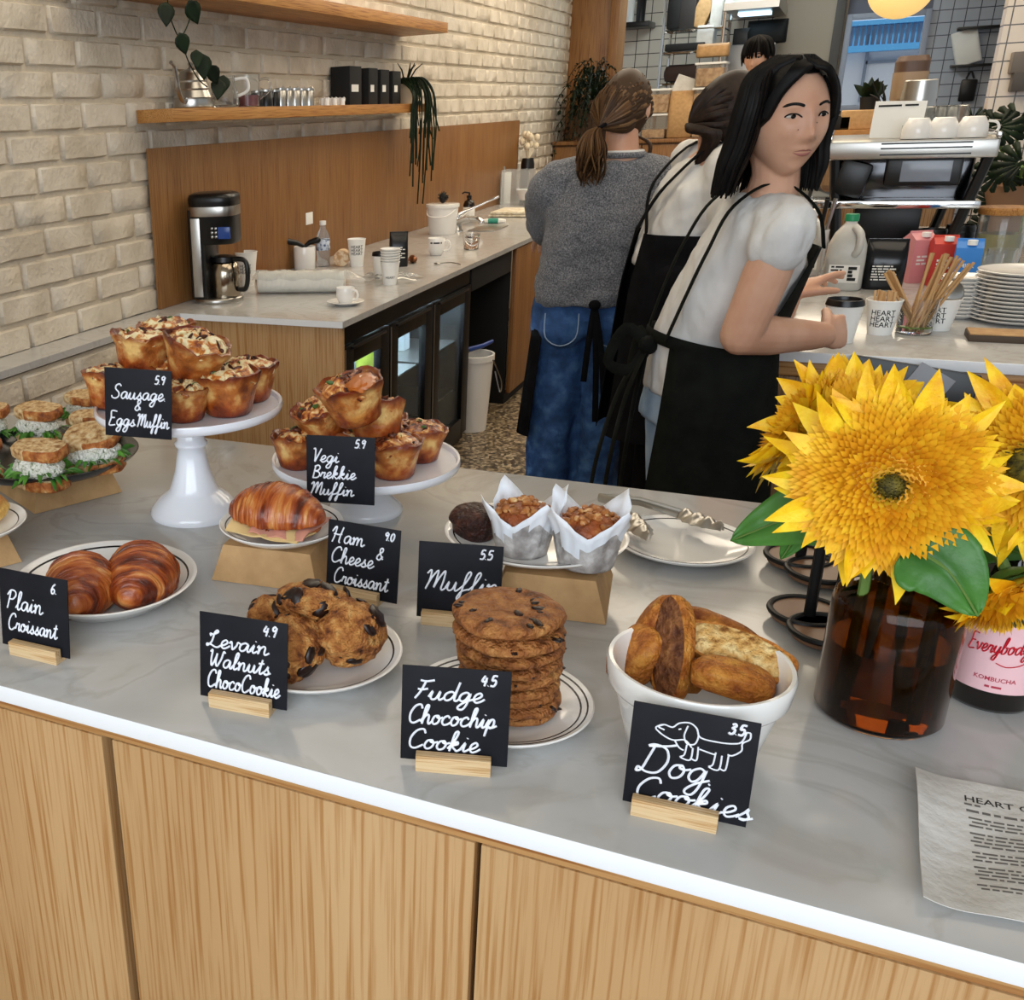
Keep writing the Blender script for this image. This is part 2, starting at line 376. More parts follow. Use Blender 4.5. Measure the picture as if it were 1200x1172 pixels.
g('r', .42, [(0,.12),(.1,.46),(.14,.4),(.3,.44),(.28,.12),(.34,.01),(.46,.14)])
g('s', .42, [(0,.06),(.16,.3),(.24,.5),(.24,.34),(.34,.14),(.24,.0),(.1,.04),(.28,.04),(.46,.14)])
g('t', .38, [(0,.1),(.18,.5),(.22,.84),(.18,.3),(.19,.08),(.26,.0),(.42,.14)], [(.04,.6),(.36,.63)])
g('u', .58, [(0,.14),(.1,.46),(.09,.14),(.18,.01),(.32,.1),(.4,.46),(.41,.12),(.48,.01),(.62,.14)])
g('v', .5, [(0,.36),(.08,.47),(.16,.2),(.22,.02),(.36,.24),(.4,.46),(.54,.4)])
g('y', .54, [(0,.2),(.1,.46),(.1,.16),(.2,.03),(.34,.14),(.42,.46),(.4,-.1),(.28,-.42),(.12,-.36),(.2,-.14),(.58,.14)])
g('b', .5, [(0,.1),(.18,.5),(.26,.92),(.18,1.0),(.11,.8),(.1,.1),(.22,.0),(.36,.1),(.38,.32),(.28,.42),(.52,.38)])
g('S', .66, [(.56,.86),(.42,1.0),(.2,.9),(.2,.66),(.46,.42),(.5,.16),(.3,.0),(.06,.06),(.0,.2)])
g('E', .6, [(.52,.98),(.08,1.),(.12,.5),(.06,0),(.54,.04)], [(.11,.52),(.42,.54)])
g('M', .9, [(-.04,.8),(.1,.98),(.14,.5),(.06,0),(.2,.6),(.4,.98),(.42,.5),(.4,.1),(.52,.6),(.7,.98),(.74,.5),(.72,.1),(.8,0),(.94,.16)])
g('V', .6, [(0,.94),(.12,.96),(.22,.4),(.26,.02),(.4,.5),(.54,1.)])
g('B', .62, [(.1,.96),(.08,0)], [(.04,.9),(.3,1.),(.46,.82),(.36,.6),(.12,.53),(.4,.48),(.54,.26),(.4,.03),(.04,.0)])
g('H', .8, [(-.06,.66),(.06,.92),(.16,.94),(.14,.4),(.06,.0)], [(.6,1.),(.52,.5),(.5,.06),(.6,.0)], [(.06,.52),(.4,.5),(.6,.56)])
g('C', .66, [(.6,.8),(.48,1.),(.22,.9),(.05,.5),(.12,.1),(.34,.0),(.64,.2)])
g('P', .6, [(.14,.94),(.1,.5),(.04,.0)], [(-.04,.74),(.14,1.),(.42,.98),(.5,.76),(.34,.54),(.12,.52)])
g('L', .64, [(.1,.62),(.04,.76),(.2,.74),(.4,.9),(.34,1.),(.24,.84),(.2,.3),(.04,.04),(.0,.14),(.2,.12),(.5,.0),(.7,.14)])
g('W', .86, [(-.02,.86),(.08,.96),(.1,.4),(.2,.03),(.36,.5),(.4,.8),(.4,.3),(.52,.03),(.7,.5),(.76,.94),(.88,.86)])
g('F', .62, [(.1,.98),(.36,.94),(.66,1.02)], [(.34,.94),(.24,.4),(.1,.02)], [(.1,.52),(.3,.5),(.5,.56)])
g('D', .8, [(.24,.98),(.18,.5),(.12,.1),(.0,.02),(.02,.16),(.26,.04),(.56,.1),(.7,.5),(.56,.88),(.24,.98),(.08,.9),(.5,.98),(.76,1.08)])
g('&', .56, [(.5,.3),(.3,.0),(.08,.1),(.12,.34),(.4,.66),(.36,.9),(.2,.84),(.22,.6),(.44,.2),(.56,.06)])
g('.', .2, [(.08,.02),(.1,.05)])
g("'", .16, [(.1,1.),(.06,.78)])
g('5', .56, [(.48,.98),(.16,.98),(.12,.56),(.36,.6),(.48,.34),(.36,.04),(.06,.06)])
g('9', .54, [(.42,.8),(.26,.98),(.08,.82),(.16,.58),(.36,.64),(.44,.9),(.4,.4),(.34,.0)])
g('6', .52, [(.4,.98),(.16,.7),(.06,.3),(.2,.0),(.42,.14),(.38,.4),(.2,.46),(.08,.3)])
g('4', .58, [(.22,.98),(.06,.44),(.5,.46)], [(.4,.8),(.36,0)])
g('3', .52, [(.08,.9),(.3,.98),(.4,.78),(.18,.56),(.42,.44),(.4,.1),(.18,.0),(.02,.12)])
g('0', .54, [(.28,.98),(.08,.74),(.08,.26),(.26,.0),(.44,.24),(.44,.74),(.28,.98)])
def stroke(mb, pts, r, fn, m=0, n=4, sp=5):
    """a marker stroke in (u,v) mapped onto a surface by fn"""
    P = spline([(p[0], p[1], 0) for p in pts], sp)
    mb.tube([fn(p.x, p.y) for p in P], r, n, m, flat=1.)
def write(mb, text, x, y, h, r, fn, slant=.22, sx=1., m=0, rise=0.):
    for ch in text:
        if ch == ' ': x += .35*h*sx; continue
        w_, st = G[ch]
        for s_ in st: stroke(mb, [(x+(p[0]+slant*p[1])*h*sx, y+p[1]*h+rise*(x+p[0]*h)) for p in s_], r, fn, m)
        x += w_*h*sx
    return x
def wid(text, h, sx=1.): return sum((.35 if c == ' ' else G[c][0])*h*sx for c in text)
def card_mesh(w_, h_): b = MB(); b.box((0, 0, h_/2), (w_, .0016, h_), .0004); return b
def lettering(lines, w_, h_):
    b = MB(); f = lambda u, v: V((u-w_/2, -.0012, v))
    for (t, x, y, h, sx, r) in lines: write(b, t, x*w_, y*h_, h*h_, r, f, sx=sx)
    return b
def dog_drawing(b, w_, h_):
    f = lambda u, v: V((u-w_/2, -.0012, v)); q = lambda L: [(x*w_, y*h_) for x, y in L]
    for L in ([(.5,.66),(.44,.72),(.36,.7),(.3,.71),(.23,.75),(.2,.79),(.26,.83),(.33,.82),(.38,.87),(.46,.89),(.52,.85),(.56,.77),(.72,.76),(.84,.78),(.88,.82),(.9,.9)],
              [(.93,.9),(.93,.84),(.88,.79),(.88,.72),(.82,.66),(.78,.66)], [(.9,.9),(.93,.9)], [(.26,.83),(.22,.8),(.27,.78)],
              [(.45,.86),(.43,.76),(.46,.69),(.52,.7),(.54,.78),(.52,.85)], [(.38,.81),(.4,.82)], [(.36,.7),(.4,.64),(.44,.62)],
              [(.46,.68),(.45,.58),(.42,.55),(.5,.54),(.51,.66)], [(.5,.56),(.55,.55),(.55,.68)], [(.56,.66),(.66,.64),(.69,.64)],
              [(.69,.66),(.68,.54),(.65,.51),(.73,.5),(.74,.64)], [(.73,.52),(.78,.51),(.79,.66)]):
        stroke(b, q(L), .0006, f)
SG = 'hand lettered black price cards'
def card_sign(px0, px1, lines, label, rz=None, off=0., tilt=.12, w_=.086, h_=.083, dog=False, roll=0., z=ZB, ln=None):
    """a black card standing in a slotted pine block"""
    a, c = atz(*px0, z), atz(*px1, z); d = c-a
    if rz is None: rz = math.atan2(d.y, d.x)
    L = ln or .06; nrm = V((-math.sin(rz), math.cos(rz), 0)); o = (a+c)/2+nrm*.011
    t = thing('price_sign', label, 'sign', o, rz, SG)
    b = MB(); b.box((0, -.0066, .0075), (L, .0088, .015), .0007); b.box((0, .0066, .0075), (L, .0088, .015), .0007); b.box((0, 0, .002), (L, .006, .004))
    b.obj('sign_block', K['block'], t, label='pale pine block with a slot')
    M = Matrix.Translation((off, 0, .0045)) @ Matrix.Rotation(-tilt, 4, 'X') @ Matrix.Rotation(roll, 4, 'Y')
    cb = card_mesh(w_, h_); cb.v = [tuple(M @ V(p)) for p in cb.v]; co = cb.obj('card', K['slate'], t)
    lb = lettering(lines, w_, h_)
    if dog: dog_drawing(lb, w_, h_)
    lb.v = [tuple(M @ V(p)) for p in lb.v]; lb.obj('lettering', K['chalk'], co)
    return t
R1 = .0009
card_sign((10, 765), (68, 783), [('6.', .76, .8, .13, 1, R1), ('Plain', .1, .5, .24, .95, R1), ('Croissant', .1, .22, .22, .8, R1)], 'black card reading Plain Croissant 6. in a pine block at the left', rz=.02, off=-.004)
card_sign((242, 830), (318, 841), [('4.9', .72, .83, .12, 1, R1), ('Levain', .08, .61, .2, 1.2, R1), ('Walnuts', .1, .38, .2, .98, R1), ('ChocoCookie', .08, .13, .21, .72, R1)], 'black card reading Levain Walnuts ChocoCookie 4.9 in a pine block', rz=.1)
card_sign((488, 905), (573, 911), [('4.5', .72, .84, .11, 1, R1), ('Fudge', .1, .66, .2, 1.2, R1), ('Chocochip', .06, .4, .2, .92, R1), ('Cookie', .06, .13, .21, 1.1, R1)], 'black card reading Fudge Chocochip Cookie 4.5 in a pine block', rz=.28)
card_sign((740, 956), (837, 978), [('3.5', .76, .86, .1, 1, R1), ('Dog.', .08, .33, .3, 1.05, R1), ('Cookies', .08, .07, .23, 1.25, R1)], 'black card with a white dog drawing reading Dog Cookies 3.5', rz=.05, off=.006, dog=True)
card_sign((382, 701), (443, 713), [('9.0', .78, .84, .11, 1, R1), ('Ham', .05, .7, .22, 1.0, R1), ('&', .68, .56, .18, 1, R1), ('Cheese', .05, .42, .22, .95, R1), ('Croissant', .1, .14, .22, .84, R1)], 'black card reading Ham and Cheese Croissant 9.0 in a pine block', rz=-.04, off=.006)
card_sign((494, 730), (560, 741), [('5.5', .72, .82, .12, 1, R1), ('Muffin', .08, .38, .26, 1.1, R1)], 'black card reading Muffin 5.5 in a pine block behind the cookie stack', rz=.2, off=.007)
def clip_sign(px, lines, label, z, y, rz, tilt=.05, roll=0.):
    """a card hanging from the rim of a cake stand by a small clip at its back"""
    o = aty(px[0], px[1], y)
    t = thing('price_sign', label, 'sign', o, rz, SG); w_, h_ = .083, .083
    M = Matrix.Rotation(-tilt, 4, 'X') @ Matrix.Rotation(roll, 4, 'Y') @ Matrix.Translation((0, 0, -h_/2))
    cb = card_mesh(w_, h_); cb.v = [tuple(M @ V(p)) for p in cb.v]; co = cb.obj('card', K['slate'], t)
    lb = lettering(lines, w_, h_); lb.v = [tuple(M @ V(p)) for p in lb.v]; lb.obj('lettering', K['chalk'], co)
    b = MB(); b.box((0, .006, 0), (.012, .010, .008), .001); b.obj('clip', K['black'], t)
    return t
clip_sign((162, 473), [('5.9', .74, .8, .12, 1, R1), ('Sausage.', .1, .56, .21, .98, R1), ('&', .44, .4, .17, 1, R1), ('Eggs', .05, .16, .21, .9, R1), ('Muffin', .48, .16, .2, .74, R1)], 'black card reading Sausage and Eggs Muffin 5.9 clipped to the tall cake stand', 0, .985, .3, roll=.06)
clip_sign((399, 551), [('5.9', .7, .84, .12, 1, R1), ('Vegi', .07, .61, .2, 1.05, R1), ('Brekkie', .08, .37, .19, 1.02, R1), ('Muffin', .05, .12, .19, 1.05, R1)], 'black card reading Vegi Brekkie Muffin 5.9 clipped to the low cake stand', 0, 1.07, .2)
# ------------------------------------------------------------------ crockery on the counter
def plate_mb(r, h=.02, sy=1.):
    b = MB(); b.lathe([(0, .001), (r*.58, 0), (r*.62, .002), (r*.75, .0045), (r*.97, h-.004), (r, h-.001), (r*.985, h), (r*.955, h-.001), (r*.72, .0085), (r*.62, .007), (0, .0068)], 64, sy=sy); return b
def plate(label, loc, r, h=.02, lines=(.93,), m='white', group='white plates with a black rim line', cat='plate', rz=0., name='plate', sy=1.):
    t = thing(name, label, cat, loc, rz, group)
    plate_mb(r, h, sy).obj('dish', K[m], t, ang=60)
    for k in lines:
        z = (h-.001)+(k-.955)/(.955-.72)*(h-.0095); b = MB(); n = 64
        R = []
        for j in range(n):
            a = 2*PI*j/n; R.append([V((math.cos(a)*r*q, math.sin(a)*r*q*sy, z+(q-k)/(.235)*(h-.0095)+e)) for q, e in ((k-.009, .0003), (k+.009, .0003), (k+.009, -.0006), (k-.009, -.0006))])
        b.rings(R, cap=False, close=True); b.obj('rim_line', K['rim'], t)
    return t
def pl_at(px, z): return atz(px[0], px[1], z)
P_CRO = atz(125, 690, ZB+.008); P_CRO.z = ZB
plate('big white plate with black rim line holding two plain croissants', P_CRO, .105, .026, (.9,))
P_WAL = atz(366, 765, ZB+.012); P_WAL.z = ZB
plate('white plate with black rim line under the walnut cookies', P_WAL, .088, .02, (.9,))
P_STK = atz(586, 822, ZB+.01); P_STK.z = ZB
plate('white plate with two black rim lines under the tall cookie stack', P_STK, .08, .016, (.93, .86))
P_TNG = atz(800, 634, ZB+.012); P_TNG.z = ZB
plate('empty white plate with the tongs lying across it', P_TNG, .079, .016, (.9,))
HB = .042
P_HAM = atz(330, 614, ZB+HB+.014); P_HAM.z = ZB+HB
plate('white plate on a kraft box under the ham and cheese croissant', P_HAM, .074, .018, (.9,))
P_MUF = atz(627, 626, ZB+HB+.014); P_MUF.z = ZB+HB
plate('white plate on a kraft box under the wrapped muffins', P_MUF, .1, .018, (.9,))
P_LFT = atz(-42, 614, ZB+HB+.014); P_LFT.z = ZB+HB
plate('white plate at the left edge holding a yellow cheese scone', P_LFT, .076, .018, (.86,))
def kraft_box(label, px0, px1, depth, h=HB, tp=.012, ext=0.):
    """a folded kraft carton: front bottom edge between two points, sides leaning in"""
    a, c = atz(*px0, ZB), atz(*px1, ZB); d = (c-a); L = d.length; rz = math.atan2(d.y, d.x); d.normalize(); n = V((-d.y, d.x, 0))
    o = (a+c)/2+n*(depth/2); b = MB(); e = .0006
    q = lambda x, y, z: V((x, y, z))
    R = [[q(-L/2, -depth/2, e), q(L/2, -depth/2, e), q(L/2, depth/2, e), q(-L/2, depth/2, e)], [q(-L/2+tp, -depth/2+tp, h), q(L/2-tp, -depth/2+tp, h), q(L/2-tp, depth/2-tp, h), q(-L/2+tp, depth/2-tp, h)]]
    b.rings(R)
    t = b.obj('kraft_box', K['kraft'], ang=20); t.location = o; t.rotation_euler = (0, 0, rz)
    return tag(t, label, 'box', 'folded kraft boxes raising plates')
kraft_box('folded kraft box raising the ham and cheese croissant plate', (248, 680), (372, 696), .12)
kraft_box('folded kraft box raising the wrapped muffin plate', (572, 716), (710, 733), .13, tp=.014)
kraft_box('folded kraft box under the dark sandwich platter', (41, 603), (143, 577), .13)
kraft_box('folded kraft box at the left edge under the cheese scone plate', (-95, 690), (26, 659), .12)
# cake stands
def stand(name, label, loc, prof_foot, zp, r):
    t = thing(name, label, 'cake stand', loc, 0, 'white cake stands')
    b = MB(); b.lathe(prof_foot, 48); b.obj('pedestal', K['white_cool'], t, ang=60)
    b = MB(); b.lathe([(0, zp-.01), (r*.5, zp-.009), (r*.93, zp-.006), (r*.985, zp-.003), (r, zp+.003), (r*.99, zp+.008), (r*.965, zp+.0075), (r*.95, zp+.002), (r*.8, zp), (0, zp)], 72); b.obj('cake_plate', K['white_cool'], t, ang=60)
    return t
P_TALL = atz(229, 600, ZB); ZT = .148
stand('cake_stand', 'tall white milk glass cake stand carrying sausage and egg muffins', P_TALL, [(0, 0), (.061, 0), (.062, .004), (.059, .010), (.054, .016), (.047, .024), (.036, .032), (.033, .036), (.030, .044), (.024, .062), (.0205, .082), (.019, .094), (.022, .097), (.0225, .101), (.019, .104), (.0185, .12), (.021, .134), (.03, .1385), (0, .1388)], ZT, .126)
P_LOW = atz(428, 598, ZB); ZL = .069
stand('cake_stand', 'low white cake stand carrying the vegetable brekkie muffins', P_LOW, [(0, 0), (.05, 0), (.051, .004), (.047, .010), (.036, .019), (.028, .028), (.026, .04), (.029, .052), (.038, .0595), (0, .06)], ZL, .126)
# ------------------------------------------------------------------ pastries
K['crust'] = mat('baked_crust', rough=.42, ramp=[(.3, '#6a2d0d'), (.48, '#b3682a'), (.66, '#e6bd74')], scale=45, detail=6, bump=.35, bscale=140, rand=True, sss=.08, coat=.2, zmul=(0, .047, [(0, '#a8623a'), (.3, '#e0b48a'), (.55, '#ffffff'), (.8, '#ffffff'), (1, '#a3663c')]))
K['egg'] = mat('egg_filling', rough=.4, ramp=[(.34, '#7a2f0e'), (.44, '#c9762a'), (.52, '#f0d9a0'), (.64, '#f4e6bd'), (.74, '#d98a2e')], scale=75, detail=5, dist=.8, bump=.5, bscale=120, rand=True, coat=.3)
K['veg'] = mat('roast_vegetable_filling', rough=.38, ramp=[(.34, '#3b1408'), (.45, '#8c3a14'), (.55, '#d98f45'), (.64, '#efd49a'), (.75, '#b0541c')], scale=75, detail=5, dist=.8, bump=.5, bscale=120, rand=True, coat=.35)
K['char'] = mat('charred_bits', rough=.5, ramp=[(.35, '#1c0b05'), (.6, '#4e220d'), (.75, '#7c3d17')], scale=90, rand=True)
K['herb'] = mat('green_herb', '#44602a', .5)
K['croissant'] = mat('croissant_crust', rough=.24, ramp=[(.3, '#4f1a08'), (.45, '#8c3a13'), (.58, '#b8632a'), (.72, '#dca05a')], scale=26, stretch=(3.5, .8, .8), detail=7, dist=.5, bump=.5, bscale=70, bstretch=(4, .6, .6), coat=.3, rand=True)
K['cookie'] = mat('cookie_dough', rough=.6, ramp=[(.3, '#5f3012'), (.42, '#a5622c'), (.56, '#c98744'), (.72, '#e2b06c')], scale=85, detail=8, bump=1., bscale=210, rand=True)
K['cookie2'] = mat('fudge_cookie_dough', rough=.55, ramp=[(.3, '#5c3012'), (.45, '#9a5c2b'), (.62, '#b77a40'), (.8, '#d09a5a')], scale=70, detail=8, bump=.9, bscale=190, rand=True)
K['choc'] = mat('dark_chocolate', rough=.35, ramp=[(.3, '#120806'), (.7, '#2c140c')], scale=60)
K['muffin'] = mat('muffin_top', rough=.5, ramp=[(.3, '#5a260e'), (.55, '#9a4d1c'), (.75, '#c47a34')], scale=50, bump=.6, bscale=160, rand=True, coat=.2)
K['muffin_dark'] = mat('dark_muffin', rough=.45, ramp=[(.3, '#1c0a06'), (.55, '#3a170d'), (.8, '#63301c')], scale=90, bump=.8, bscale=170, rand=True)
K['crumble'] = mat('nut_crumble', rough=.5, ramp=[(.3, '#6a3013'), (.55, '#b06f36'), (.75, '#e6c489')], scale=70, rand=True, coat=.2)
K['wrap'] = mat('muffin_paper', rough=.6, ramp=[(.4, '#e9ecf2'), (.7, '#f3f4f6')], scale=20, sss=.1)
K['wrap_grey'] = mat('greasy_muffin_paper', rough=.45, ramp=[(.35, '#8d8784'), (.55, '#b4afac'), (.7, '#d4d1cf')], scale=70, detail=6, bump=.4, bscale=90)
K['biscuit'] = mat('baked_biscuit', rough=.55, ramp=[(.3, '#8a4410'), (.5, '#b86e22'), (.7, '#d6953d')], scale=70, detail=7, bump=.7, bscale=260, rand=True, coat=.1)
K['biscuit_dark'] = mat('carob_base', rough=.6, ramp=[(.3, '#4a210d'), (.55, '#7d4a24'), (.8, '#a8733f')], scale=90, bump=.8, bscale=180)
K['crumb'] = mat('pale_crumb', rough=.75, ramp=[(.33, '#9a6428'), (.45, '#dcac62'), (.65, '#f0d394')], scale=110, bump=.9, bscale=180)
K['cheese'] = mat('cheese', '#e9c88c', .4, sss=.1)
K['ham'] = mat('ham', '#d99a86', .4, sss=.1)
def egg_muffin(label, loc, rot, fill, group, seed, sc=1., name='egg_muffin', s=(1, 1, 1)):
    t = thing(name, label, 'muffin', loc, 0, group); t.rotation_euler = rot; t.scale = [q*sc for q in s]
    def fn(p, th, r, z):
        k = max(0, z/.045); q = V((math.cos(th), math.sin(th), z*20))
        f = 1+.05*k*math.sin(5*th+seed)+.10*k*fbm(q, 1.4, seed)
        return V((p.x*f, p.y*f, p.z+k*.006*fbm(q, 2.2, seed+4)))
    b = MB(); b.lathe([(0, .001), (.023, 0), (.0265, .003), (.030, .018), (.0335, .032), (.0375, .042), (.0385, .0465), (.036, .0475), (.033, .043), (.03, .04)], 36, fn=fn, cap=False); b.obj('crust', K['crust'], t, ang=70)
    b = MB()
    def ff(p, u): return V((p.x*(1+.07*fbm(u, 2, seed)), p.y*(1+.07*fbm(u, 2, seed+3)), p.z+(.006*fbm(u, 3.2, seed+8)+.003*fbm(u, 8, seed) if u.z > -.2 else 0)))
    b.ell((0, 0, .040), (.0345, .0345, .0125), 32, 16, fn=ff); FB = [b]
    rnd = random.Random(seed); b = MB()
    for i in range(13 if fill is K['veg'] else 9):
        a = rnd.uniform(0, 2*PI); r = rnd.uniform(0, .03); L = rnd.uniform(.006, .014); d = rnd.uniform(0, 2*PI); z = .0515-.010*(r/.034)**2
        pts = [V((r*math.cos(a)+L*k*math.cos(d), r*math.sin(a)+L*k*math.sin(d), z+.0025*math.sin(3*k)+.001)) for k in (-.5, 0, .5)]
        b.tube(spline(pts, 3), [.0012, .0022, .003, .003, .0028, .002, .001], 6, 0 if rnd.random() < .8 else 1, flat=.5)
    b.m = [q+1 for q in b.m]; fm = FB[0]; fm.v, n0 = fm.v+b.v, len(fm.v); fm.f += [tuple(i+n0 for i in f) for f in b.f]; fm.m += b.m; fm.sm += b.sm
    fm.obj('filling', [fill, K['char'], K['herb']], t, ang=80); return t
def zonplate(px, z): return atz(px[0], px[1], z)
ZS = ZB+ZT
GS = 'sausage and egg muffins on the tall stand'
for i, (px, dz, rot, sc, lb) in enumerate([
        ((131, 478), 0, (.1, .15, 2), 1.0, 'egg muffin half hidden at the left rim of the tall stand, beside its card'),
        ((217, 491), 0, (0, 0, .3), .9, 'pale egg muffin at the front of the tall stand, right beside the card'),
        ((268, 484), 0, (0, 0, 1.3), 1.08, 'broad red topped egg muffin at the front right of the tall stand'),
        ((292, 468), 0, (0, 0, 2.1), 1.0, 'egg muffin at the right rim of the tall stand behind a broad one'),
        ((196, 466), 0, (0, 0, 2.9), 1.0, 'egg muffin in the bottom layer in the middle of the tall stand'),
        ((165, 436), .040, (.12, -.1, 3.3), 1.02, 'cream topped egg muffin stacked just above the Sausage card'),
        ((223, 444), .043, (.25, .2, .9), 1.1, 'large egg muffin with an orange yolk patch on top of the tall stand pile'),
        ((196, 420), .043, (0, 0, 4.4), 1.0, 'dark topped egg muffin at the back of the tall stand pile')]):
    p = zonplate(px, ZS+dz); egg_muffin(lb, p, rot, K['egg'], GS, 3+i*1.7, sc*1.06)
ZS = ZB+ZL; GV = 'vegetable muffins on the low stand'
for i, (px, dz, rot, sc, lb) in enumerate([
        ((350, 546), 0, (0, 0, 1), .95, 'vegetable muffin at the left rim of the low stand, left of the card'),
        ((461, 557), 0, (0, 0, 2), 1.0, 'cream topped vegetable muffin at the front of the low stand, right of the card'),
        ((491, 538), 0, (0, 0, 3), .96, 'vegetable muffin at the far right of the low stand pile'),
        ((405, 540), 0, (0, 0, 4), .98, 'vegetable muffin in the bottom layer behind the Vegi card'),
        ((446, 525), 0, (0, 0, 5), .95, 'vegetable muffin deep inside the low stand pile, almost covered by the others'),
        ((384, 512), .036, (.15, -.25, .4), 1.0, 'dark glossy vegetable muffin leaning at the upper left of the low stand pile'),
        ((445, 517), .038, (-.1, .3, 2.2), 1.05, 'red brown vegetable muffin below and right of the topmost one'),
        ((421, 492), .076, (.25, .1, 5.2), 1.12, 'topmost vegetable muffin of the low stand with an orange flap')]):
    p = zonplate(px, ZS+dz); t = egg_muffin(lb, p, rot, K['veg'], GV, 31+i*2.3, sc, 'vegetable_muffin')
    if i == 7:
        b = MB(); b.ell((.022, .012, .050), (.024, .016, .006), 24, 12, fn=lambda p, u: p*(1+.3*fbm(u, 2.5))); b.obj('pepper_piece', mat('roast_orange_pepper', '#b5601c', .35, coat=.3), t)
# croissants
def croissant_mb(L, R, n=8, seed=0., bend=.35, half=0):
    """rolled pastry: stepped coils swelling towards the middle; half = +1 upper half only, -1 lower half only"""
    b = MB(); R_ = []; N = 120; M = 40
    for i in range(N+1):
        u = i/N*2-1; env = max(.0, 1-abs(u)**2.3)**.62
        c = abs(u)*n/2; fr = c-math.floor(c); step = 1+.085*(.5-fr)*(1 if abs(u) < .96 else 0)-.06*(1 if fr < .06 else 0)
        r = max(R*(env*.93+.05)*step*(1-.02*math.floor(c)), .0015)
        ax = V((u*L/2, -bend*L*.28*(u*u), 0)); ring = []
        for j in range(M):
            t = 2*PI*j/M; tw = t+.25*u
            rr = r*(1+.05*fbm((u*4, math.cos(t)*1.2, math.sin(t)*1.2), 1.5, seed)+.012*math.sin(u*95+3*math.sin(t)))
            y = rr*math.cos(tw); z = rr*math.sin(tw)*.86
            if half > 0 and z < 0: z *= .12
            if half < 0 and z > 0: z *= .12
            if not half and z < -.62*R: z = -.62*R
            ring.append(ax+V((0, y, z)))
        R_.append(ring)
    b.rings(R_); return b
def croissant(label, loc, rz, L, R, seed, tilt=0.):
    b = croissant_mb(L, R, 9, seed); m = -min(v[2] for v in b.v); b.v = [(x, y, z+m) for x, y, z in b.v]
    o = b.obj('croissant', K['croissant'], ang=80); o.location = loc; o.rotation_euler = (0, tilt, rz)
    return tag(o, label, 'croissant', 'plain croissants on the big plate')
p = atz(97, 688, ZB+.03); p.z = ZB+.0072
croissant('left plain croissant on the big plate, nearer the Plain Croissant card', p, math.radians(-52), .112, .041, 2)
p = atz(168, 676, ZB+.03); p.z = ZB+.0072
croissant('right plain croissant on the big plate, glossy brown with one pale tip', p, math.radians(-60), .126, .041, 9)
t = thing('ham_croissant', 'filled croissant with ham and cheese on the raised plate', 'croissant', atz(329, 627, ZB+HB+.008), math.radians(-3))
b = croissant_mb(.112, .034, 9, 5, .12, -1); b.v = [(x*.96, y, (z+.030)*.62-.001) for x, y, z in b.v]; m = min(v[2] for v in b.v); b.v = [(x, y, max(z-m, 0)) for x, y, z in b.v]; zt = max(v[2] for v in b.v); b.obj('lower_half', K['croissant'], t, ang=80)
b = croissant_mb(.124, .039, 9, 7, .1, 1); mn = min(v[2] for v in b.v); b.v = [(x, y, (z-mn)*1.08+zt+.003) for x, y, z in b.v]; b.T = None; o = b.obj('upper_half', K['croissant'], t, ang=80); o.rotation_euler = (.12, -.03, 0)
b = MB(); b.grid(14, 10, lambda u, v: ((u-.5)*.104*(1-.2*abs(v-.5)), (v-.62)*.074, zt-.001+.003*math.sin(u*9+v*4)-.010*max(0, .25-v)*3*abs(math.sin(u*5+.6))), thick=.002); b.obj('cheese_slice', K['cheese'], t)
b = MB(); b.grid(16, 10, lambda u, v: ((u-.25)*.07, (v-.62)*.07, zt+.0015+.002*math.sin(u*14+v*5)-.008*max(0, .22-v)*3), thick=.0018); b.obj('ham_slice', K['ham'], t)
# walnut cookies
def chunky(name, label, loc, r, rot, seed, group, m, chips=9, flat=1.):
    t = thing(name, label, 'cookie', loc, 0, group); t.rotation_euler = rot
    def fn(p, u): return p*(1+.14*fbm(u, 1.6, seed)+.07*fbm(u, 4.5, seed+2)+.035*fbm(u, 10, seed+5))
    b = MB(); b.ell((0, 0, 0), r, 44, 26, fn=fn)
    rnd = random.Random(int(seed*10))
    for i in range(chips):
        th, ph = rnd.uniform(0, 2*PI), rnd.uniform(-.4, 1.3); u = V((math.cos(ph)*math.cos(th), math.cos(ph)*math.sin(th), math.sin(ph))); p = fn(V((u.x*r[0], u.y*r[1], u.z*r[2])), u)*.97
        s_ = rnd.uniform(.003, .012); b.ell(p, (s_, s_*rnd.uniform(.4, 1.), s_*.28), 10, 6, m=1, rot=V(u).to_track_quat('Z', 'Y').to_matrix() @ RZ(rnd.uniform(0, 3)), fn=lambda q, w_: q*(1+.3*fbm(w_, 2, i)))
    b.obj('dough', [m, K['choc']], t, ang=90); return t
GC = 'walnut cookies heaped on a plate'
for i, (px, z, r, rot, lb) in enumerate([
        ((409, 742), .043, (.0335, .031, .034), (.6, .3, 1), 'walnut cookie with a dark chocolate patch at the right of its heap'),
        ((343, 758), .036, (.033, .028, .031), (.3, -.3, 2), 'walnut cookie with long chocolate streaks at the front of its heap'),
        ((366, 705), .062, (.037, .034, .020), (.35, .1, 3), 'walnut cookie lying on top at the back of its heap'),
        ((318, 722), .04, (.024, .026, .022), (.2, .2, 4), 'small walnut cookie at the upper left of its heap'),
        ((292, 752), .026, (.028, .022, .018), (.2, .1, 5), 'walnut cookie mostly hidden behind the Levain card')]):
    chunky('walnut_cookie', lb, atz(px[0], px[1], ZB+z), r, rot, 3.1+i*2.7, GC, K['cookie'], 12)
